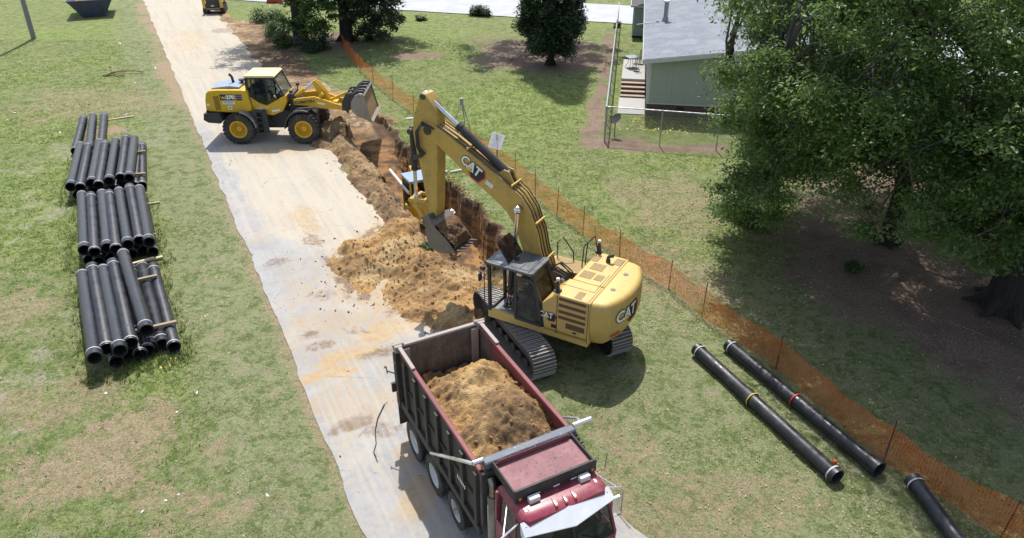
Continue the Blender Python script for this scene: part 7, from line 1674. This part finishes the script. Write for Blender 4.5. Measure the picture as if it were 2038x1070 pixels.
stick("dead_branch", [(bx0 - 0.5, by0 - 0.6, 0.06), (bx0 - 0.2, by0 - 0.1, 0.16), (bx0 + 0.3, by0 + 0.6, 0.14)], 0.12, "broken dead branch lying on the left field near the far road", M_DRY,
      [[(bx0 - 0.1, by0, 0.15), (bx0 - 0.6, by0 + 0.9, 0.3), (bx0 - 0.9, by0 + 1.1, 0.2)], [(bx0, by0 - 0.2, 0.12), (bx0 + 0.6, by0 - 0.6, 0.1), (bx0 + 0.9, by0 - 0.5, 0.1)], [(bx0 + 0.3, by0 + 0.3, 0.14), (bx0 + 1.2, by0 + 0.3, 0.2), (bx0 + 1.9, by0 + 0.2, 0.12)]])
pp_ = [(*at(px, py), 0.055) for px, py in ((765, 808), (752, 835), (747, 860), (749, 885), (744, 903), (752, 922))]
stick("stick", pp_, 0.02, "long thin crooked stick lying on the asphalt left of the dump truck", M_BARK, [[pp_[0], (pp_[0][0] + .08, pp_[0][1] + .12, .07)], [pp_[4], (pp_[4][0] + .1, pp_[4][1] - .15, .06)]])
stick("stick", [(*at(1012, 120), 0.1), (*at(1028, 119), 0.12), (*at(1042, 114), 0.2)], 0.06, "pale fallen stick on bare earth left of the evergreen", M_DRY)
for k, (a, b) in enumerate((((1860, 690), (1875, 715)), ((1880, 640), (1990, 685)), ((1868, 825), (1885, 862)))):
    stick("twig", [(*at(*a), 0.06), (*at((a[0] + b[0]) / 2 + 2, (a[1] + b[1]) / 2), 0.08), (*at(*b), 0.05)], 0.016, ["short pale twig in the shaded leaf litter", "long pale twig lying below the oak trunk", "bent pale twig on shaded grass beyond the fence"][k], M_DRY)
# flowers in the yard and at the near stack
fx = np.concatenate([rng.uniform(5.3, 8.2, 150), rng.uniform(7.6, 11.5, 130), rng.normal(-11.0, 0.35, 22), rng.uniform(-11.2, -9.6, 12)]); fy = np.concatenate([rng.uniform(39.3, 42.2, 150), rng.uniform(38.9, 41.2, 130), rng.normal(18.3, 0.2, 22), rng.uniform(20, 23.5, 12)])
rng = np.random.default_rng(71); scatter_quads("flowers", fx, fy, ground_z(fx, fy) + 0.12, 0.014 + 0.0008 * fy, flat("yellow_petal", (0.72, 0.58, 0.05)), "tiny yellow flowers among the grass and weeds", "flowers", rng.random(len(fx)), 0.6, 0.8)

# ------------------------------------------------------------------ worker in the trench
M_HI = flat("lime_vest", (0.55, 0.70, 0.08), 0.8); M_HATW = flat("white_hard_hat", (0.80, 0.80, 0.78), 0.35); M_DPANT = flat("dark_trousers", (0.045, 0.05, 0.06), 0.9)
wx, wy = at(899, 420, 0.12); zf = 0.17 - 1.76
j = {'pel': ((0, 0, 0.95), (0.15, 0.12)), 'wai': ((0.0, 0, 1.12), (0.14, 0.11)), 'che': ((0.03, 0, 1.34), (0.17, 0.125)), 'nek': ((0.04, 0, 1.49), 0.06), 'chin': ((0.085, 0, 1.555), 0.072), 'hed': ((0.075, 0, 1.64), (0.082, 0.098)), 'top': ((0.06, 0, 1.71), 0.06)}
Bn = [('pel', 'wai'), ('wai', 'che'), ('che', 'nek'), ('nek', 'chin'), ('chin', 'hed'), ('hed', 'top')]; bm_ = [1, 0, 0, 2, 2, 2]
for sg, n in ((1, 'l'), (-1, 'r')):
    j.update({n + 'sho': ((0.02, sg * 0.205, 1.40), 0.066), n + 'elb': ((0.07, sg * 0.28, 1.13), 0.05), n + 'wr': ((0.25, sg * 0.22, 0.98), 0.034), n + 'hip': ((0, sg * 0.10, 0.88), 0.105), n + 'kne': ((0.05, sg * 0.12, 0.49), 0.068), n + 'ank': ((0.0, sg * 0.13, 0.09), 0.05), n + 'toe': ((0.15, sg * 0.15, 0.045), 0.042)})
    Bn += [('che', n + 'sho'), (n + 'sho', n + 'elb'), (n + 'elb', n + 'wr'), ('pel', n + 'hip'), (n + 'hip', n + 'kne'), (n + 'kne', n + 'ank'), (n + 'ank', n + 'toe')]; bm_ += [0, 2, 2, 1, 1, 1, 4]
    e = Vector(j[n + 'elb'][0]); w = Vector(j[n + 'wr'][0]); hand(j, Bn, bm_, w, w - e, (0, -sg, 0), 2, n)
wk_ = person("person", "worker in white hard hat and lime vest standing deep in the trench", j, Bn, [M_HI, M_DPANT, M_SKIN, M_HATW, M_BOOT], bm_, (wx, wy, zf), R(-80), (j['hed'][0], (1, 0, 0)))
m = MB(); m.lathe([(0.152, 1.675), (0.15, 1.69), (0.118, 1.70), (0.112, 1.75), (0.085, 1.80), (0.04, 1.825), (0.001, 1.83)], (0.065, 0, 0), 'z', 22); m.prism([(0.05, -0.09), (0.05, 0.09), (0.20, 0.08), (0.245, 0), (0.20, -0.08)], 1.672, 1.684, 0, 'z'); m.b2(-0.04, 0.17, -0.015, 0.015, 1.80, 1.838)
m.build("hard_hat", M_HATW, wk_)
# ------------------------------------------------------------------ mini excavator down in the trench
MXO = (-4.45, 31.9, -1.85); mx_ = thing("mini_excavator", "small yellow compact excavator working down inside the trench behind the stick", "mini excavator", MXO, R(118))
for s_ in (1, -1):
    m = MB()
    for i in range(26):
        per = 2 * 1.2 + 2 * math.pi * 0.22; s0 = i * per / 26
        if s0 < 1.2: x_, z_, a_ = -0.6 + s0, 0.44, 0
        elif s0 < 1.2 + math.pi * .22: a_ = (s0 - 1.2) / .22; x_, z_ = 0.6 + .22 * math.sin(a_), .22 + .22 * math.cos(a_)
        elif s0 < 2.4 + math.pi * .22: x_, z_, a_ = 0.6 - (s0 - 1.2 - math.pi * .22), 0.0, math.pi
        else: a_ = math.pi + (s0 - 2.4 - math.pi * .22) / .22; x_, z_ = -0.6 + .22 * math.sin(a_), .22 + .22 * math.cos(a_)
        m.box((x_, s_ * 0.52, z_), (0.085, 0.26, 0.05), rot=roty(a_).to_3x3())
    m.b2(-0.55, 0.55, s_ * 0.45, s_ * 0.58, 0.08, 0.36); m.build("track", M_RUB, mx_)
m = MB(); m.prism([(-1.0, 0.6), (0.7, 0.6), (0.7, 0.8), (-0.35, 0.86), (-0.4, 1.35), (-0.95, 1.30), (-1.05, 1.0)], -0.62, 0.62); m.cyl((0, 0, 0.4), (0, 0, 0.6), 0.35, 18); m.build("body", M_LYL, mx_, 0.04)
m = MB()
for x_ in (-0.42, 0.62):
    for y_ in (-0.58, 0.52): m.bar((x_, y_, 0.8), (x_ * 0.96, y_, 2.30), 0.08, 0.07)
m.b2(-0.46, -0.40, -0.58, 0.52, 1.3, 1.45); m.b2(-0.44, 0.64, -0.615, -0.545, 2.24, 2.30); m.b2(-0.44, 0.64, 0.485, 0.555, 2.24, 2.30); m.b2(-0.44, -0.36, -0.58, 0.52, 2.24, 2.30); cfm = m.build("cab_frame", M_LYL, mx_, 0.01)
m = MB(); m.prism([(-0.50, -0.64), (0.68, -0.64), (0.70, 0.58), (-0.50, 0.58)], 2.30, 2.40, 0, 'z'); m.build("cab_roof", paint("pale_blue_roof", (0.20, 0.28, 0.40), (0.45, 0.47, 0.5), 0.3, 0.4, sc=4), cfm, 0.03)
m = MB(); m.b2(-0.42, -0.415, -0.54, 0.48, 1.46, 2.28); m.b2(-0.38, 0.58, 0.50, 0.505, 0.95, 2.28); m.b2(-0.38, 0.58, -0.575, -0.57, 0.95, 2.28); m.b2(0.60, 0.605, -0.54, 0.48, 1.0, 2.28); m.build("cab_glass", M_GLS, cfm)
m = MB(); m.b2(-0.43, -0.426, 0.1, 0.25, 1.7, 2.0); m.build("red_sticker", M_RED, cfm)
m = MB(); m.prism([(0.7, 0.75), (0.9, 0.75), (1.25, 1.6), (1.9, 2.1), (1.85, 2.2), (1.1, 1.75)], -0.42, -0.28); m.prism([(1.85, 2.2), (1.95, 2.05), (2.2, 1.1), (2.1, 1.05)], -0.42, -0.30); m.build("boom", M_LYL, mx_, 0.01)
m = MB(); m.prism([(2.05, 1.15), (2.3, 1.1), (2.4, 0.7), (2.1, 0.5), (1.85, 0.75), (1.95, 0.8), (2.15, 0.65), (2.2, 0.95)], -0.6, -0.12); m.build("bucket", M_STL, mx_)
m = MB(); m.prism([(0.85, 0.05), (0.95, 0.05), (0.9, 0.2), (0.95, 0.38), (0.85, 0.38)], -0.62, 0.62); m.build("blade", M_LYL, mx_)
# ------------------------------------------------------------------ pipes, tripod, hoses by the trench
M_PVC = paint("white_pvc", (0.70, 0.69, 0.66), (0.4, 0.3, 0.2), 0.3, 0.45, sc=4)
def pvc(pts, r, label): m = MB(); m.tube(pts, r, 12); return tag(m.build("pvc_pipe", M_PVC), label, "pipe")
pvc([(*at(776, 338, 0.12), 0.12), (*at(814, 384, -0.05), -0.05)], 0.075, "white plastic pipe sloping down the bank behind the mini excavator")
pvc([(*at(868, 348, 0.05), 0.05), (*at(886, 341, 0.08), 0.08), (*at(890, 342, 0.06), 0.06)], 0.07, "short bent white plastic pipe at the trench's right rim")
pvc([(*at(896, 342, 0.06), 0.06), (*at(922, 337, 0.06), 0.06)], 0.045, "thin white plastic pipe lying on grass right of the trench")
pvc([(*at(808, 237, 0.06), 0.06), (*at(822, 236, 0.06), 0.06)], 0.08, "white pipe stub on grass just left of the boom tip")
m = MB(); m.tube([(*at(872, 318, 0.04), 0.04), (*at(878, 312, 0.2), 0.2), (*at(884, 308, 0.05), 0.05)], 0.04, 8); tag(m.build("hose", M_BLK), "short black hose end on grass behind the stick", "hose")
tx, ty = -2.85, 40.6; tp = thing("survey_tripod", "surveyor's tripod with instrument standing in the lawn by the fence", "tripod", (tx, ty, gz(tx, ty)))
M_TRI = paint("tripod_metal", (0.42, 0.43, 0.44), (0.25, 0.25, 0.25), 0.3, 0.4, 0.4, sc=5)
for a in (R(200), R(320), R(80)):
    m = MB(); c, s = math.cos(a), math.sin(a); m.bar((0.06 * c, 0.06 * s, 1.32), (0.36 * c, 0.36 * s, 0.55), 0.075, 0.04); m.bar((0.36 * c, 0.36 * s, 0.6), (0.58 * c, 0.58 * s, 0.0), 0.04, 0.03); m.build("leg", M_TRI, tp)
m = MB(); m.cyl((0, 0, 1.30), (0, 0, 1.38), 0.11, 16); m.b2(-0.09, 0.09, -0.08, 0.08, 1.38, 1.60); m.cyl((-0.13, 0, 1.5), (0.13, 0, 1.5), 0.045, 12); m.build("instrument", paint("instrument_grey", (0.33, 0.34, 0.32), (0.2, 0.2, 0.2), 0.3, 0.4, sc=6), tp, 0.01)
# ------------------------------------------------------------------ far things
up_ = thing("utility_pole", "plain grey utility pole standing in the field at the upper left", "pole", (-39.85, 62.38, 0))
m = MB(); m.tube([(0, 0, -0.5), (0.12, 0.1, 5), (0.2, 0.2, 11)], [0.20, 0.18, 0.14], 14); m.build("shaft", paint("grey_pole_wood", (0.25, 0.24, 0.24), (0.14, 0.13, 0.12), 0.5, 0.9, sc=2), up_)
m = MB(); m.bar((-1.1, 0.2, 10.2), (1.5, 0.2, 10.2), 0.1, 0.12); m.build("crossarm", M_WOOD, up_)
dp_ = thing("dumpster", "open navy blue rusty dumpster at the top edge left of the road", "dumpster", (-39.2, 71.3, 0), R(22))
M_NAVY = paint("navy_steel", (0.035, 0.055, 0.12), (0.20, 0.12, 0.08), 0.55, 0.5, sc=1.6, fleck=0.5, fcol=(0.16, 0.09, 0.06))
m = MB(); W0, W1, hh, Ld = 1.0, 1.9, 1.55, 4.4
fr = [(-W1, hh), (-W0, 0.1), (W0 + 0.6, 0.1), (W1 + 0.2, hh)]
def wallp(a, b, a2, b2): m.add([a, b, b2, a2, (a[0], a[1] + .04, a[2]), (b[0], b[1] + .04, b[2]), (b2[0], b2[1] + .04, b2[2]), (a2[0], a2[1] + .04, a2[2])], [(0, 1, 2, 3), (7, 6, 5, 4), (0, 4, 5, 1), (1, 5, 6, 2), (2, 6, 7, 3), (3, 7, 4, 0)])
wallp((-W0, 0, .1), (W0, 0, .1), (-W1, -0.5, hh), (W1, -0.5, hh)); wallp((-W0, 3.2, .1), (W0, 3.2, .1), (-W1, 3.7, hh), (W1, 3.7, hh))
for s_ in (1, -1): m.add([(s_ * W0, 0, .1), (s_ * W0, 3.24, .1), (s_ * W1, 3.74, hh), (s_ * W1, -0.5, hh), (s_ * (W0 - .05), 0, .1), (s_ * (W0 - .05), 3.24, .1), (s_ * (W1 - .05), 3.7, hh), (s_ * (W1 - .05), -0.46, hh)], [(0, 1, 2, 3), (7, 6, 5, 4), (3, 2, 6, 7), (0, 3, 7, 4), (1, 5, 6, 2)])
m.b2(-W0, W0, 0, 3.2, 0.06, 0.12); m.build("bin_body", M_NAVY, dp_)
m = MB(); m.bar((-W1, -0.52, hh), (W1, -0.52, hh), 0.09, 0.1); m.bar((-W1, 3.72, hh), (W1, 3.72, hh), 0.09, 0.1)
for s_ in (1, -1): m.bar((s_ * W1, -0.5, hh), (s_ * W1, 3.7, hh), 0.09, 0.1); m.bar((s_ * 0.0 + s_ * 0.6, -0.03, .12), (s_ * 1.1, -0.5, hh - .05), 0.08, 0.06)
m.build("rim", M_NAVY, dp_)
m = MB(); 
X, Y = np.meshgrid(np.linspace(-1.5, 1.5, 24), np.linspace(-0.1, 3.3, 26)); dl = grid_mesh("debris_load", X, Y, 1.0 + 0.45 * fbm(X * 1.4, Y * 1.4, 4, 801) + 0 * X, M_BANK)
dl.matrix_world = Matrix.Translation((-39.2, 71.3, 0)) @ rotz(R(22)); tag(dl, "brown dirt and rubble filling the blue dumpster", "dirt load")
sk = thing("track_loader", "small yellow and black compact track loader seen from behind at the top edge", "track loader", (-28.6, 73.6, 0.03), R(102))
for s_ in (1, -1):
    m = MB(); tp_ = [(-1.0, 0.25), (-0.85, 0.05), (0.7, 0.05), (0.9, 0.25), (0.75, 0.6), (-0.3, 0.82), (-0.8, 0.55)]
    m.prism(tp_, s_ * 0.58, s_ * 0.98)
    for i in range(len(tp_)):
        a, b_ = Vector(tp_[i]), Vector(tp_[(i + 1) % len(tp_)])
        for q in np.arange(0.1, (b_ - a).length, 0.16): p = a + (b_ - a).normalized() * q; m.box((p.x, s_ * 0.78, p.y), (0.06, 0.40, 0.06))
    m.build("track", M_RUB, sk)
m = MB(); m.prism([(-1.15, 0.5), (0.8, 0.5), (0.8, 1.1), (0.1, 1.3), (-1.1, 1.35)], -0.58, 0.58); m.build("body", M_LDK, sk, 0.04)
m = MB()
for s_ in (1, -1): m.prism([(-1.15, 0.55), (-0.9, 0.55), (-0.75, 1.6), (-0.3, 1.9), (-1.0, 1.9), (-1.2, 1.3)], s_ * 0.66, s_ * 0.90); m.prism([(-0.9, 1.75), (0.6, 1.4), (1.3, 0.6), (1.4, 0.7), (0.7, 1.6), (-0.8, 1.95)], s_ * 0.7, s_ * 0.86)
m.build("lift_arm", M_LYL, sk, 0.02)
m = MB(); m.b2(-0.5, 0.55, -0.5, 0.5, 1.2, 2.1); m.build("cab", M_BLK, sk, 0.05)
m = MB(); m.b2(-1.19, -1.15, -0.5, 0.5, 0.62, 1.32); rd = m.build("rear_door", M_LDK, sk, 0.02); m = MB(); m.b2(-1.20, -1.191, -0.14, 0.14, 0.72, 0.82); m.build("plate", M_WHT, rd); m = MB(); m.b2(-1.3, -1.16, -0.6, 0.6, 0.42, 0.60); m.build("rear_bumper", M_STL, sk, 0.02)
m = MB(); m.prism([(1.2, 0.1), (1.9, 0.08), (1.9, 0.14), (1.35, 0.2), (1.3, 0.7), (1.2, 0.7)], -0.95, 0.95); m.build("bucket", M_STL, sk)
# red barrels and signs at the far junction
M_ORB = flat("red_barrier", (0.55, 0.07, 0.04)); 
for k, (px, py, lab) in enumerate(((548, 5, "red plastic road barrier lying at the far junction"), (558, 2, "smaller red road barrier beyond the tracked loader"))):
    gx, gy = at(px, py); m = MB(); m.prism([(-0.9, 0), (0.9, 0), (0.75, 0.3), (0.6, 0.75), (-0.6, 0.75), (-0.75, 0.3)], -0.22, 0.22); m.b2(-0.4, 0.4, -0.225, 0.225, 0.4, 0.55)
    tag(m.build("road_barrier", M_ORB, None, 0.04, loc=(gx, gy, 0.04)), lab, "barrier")
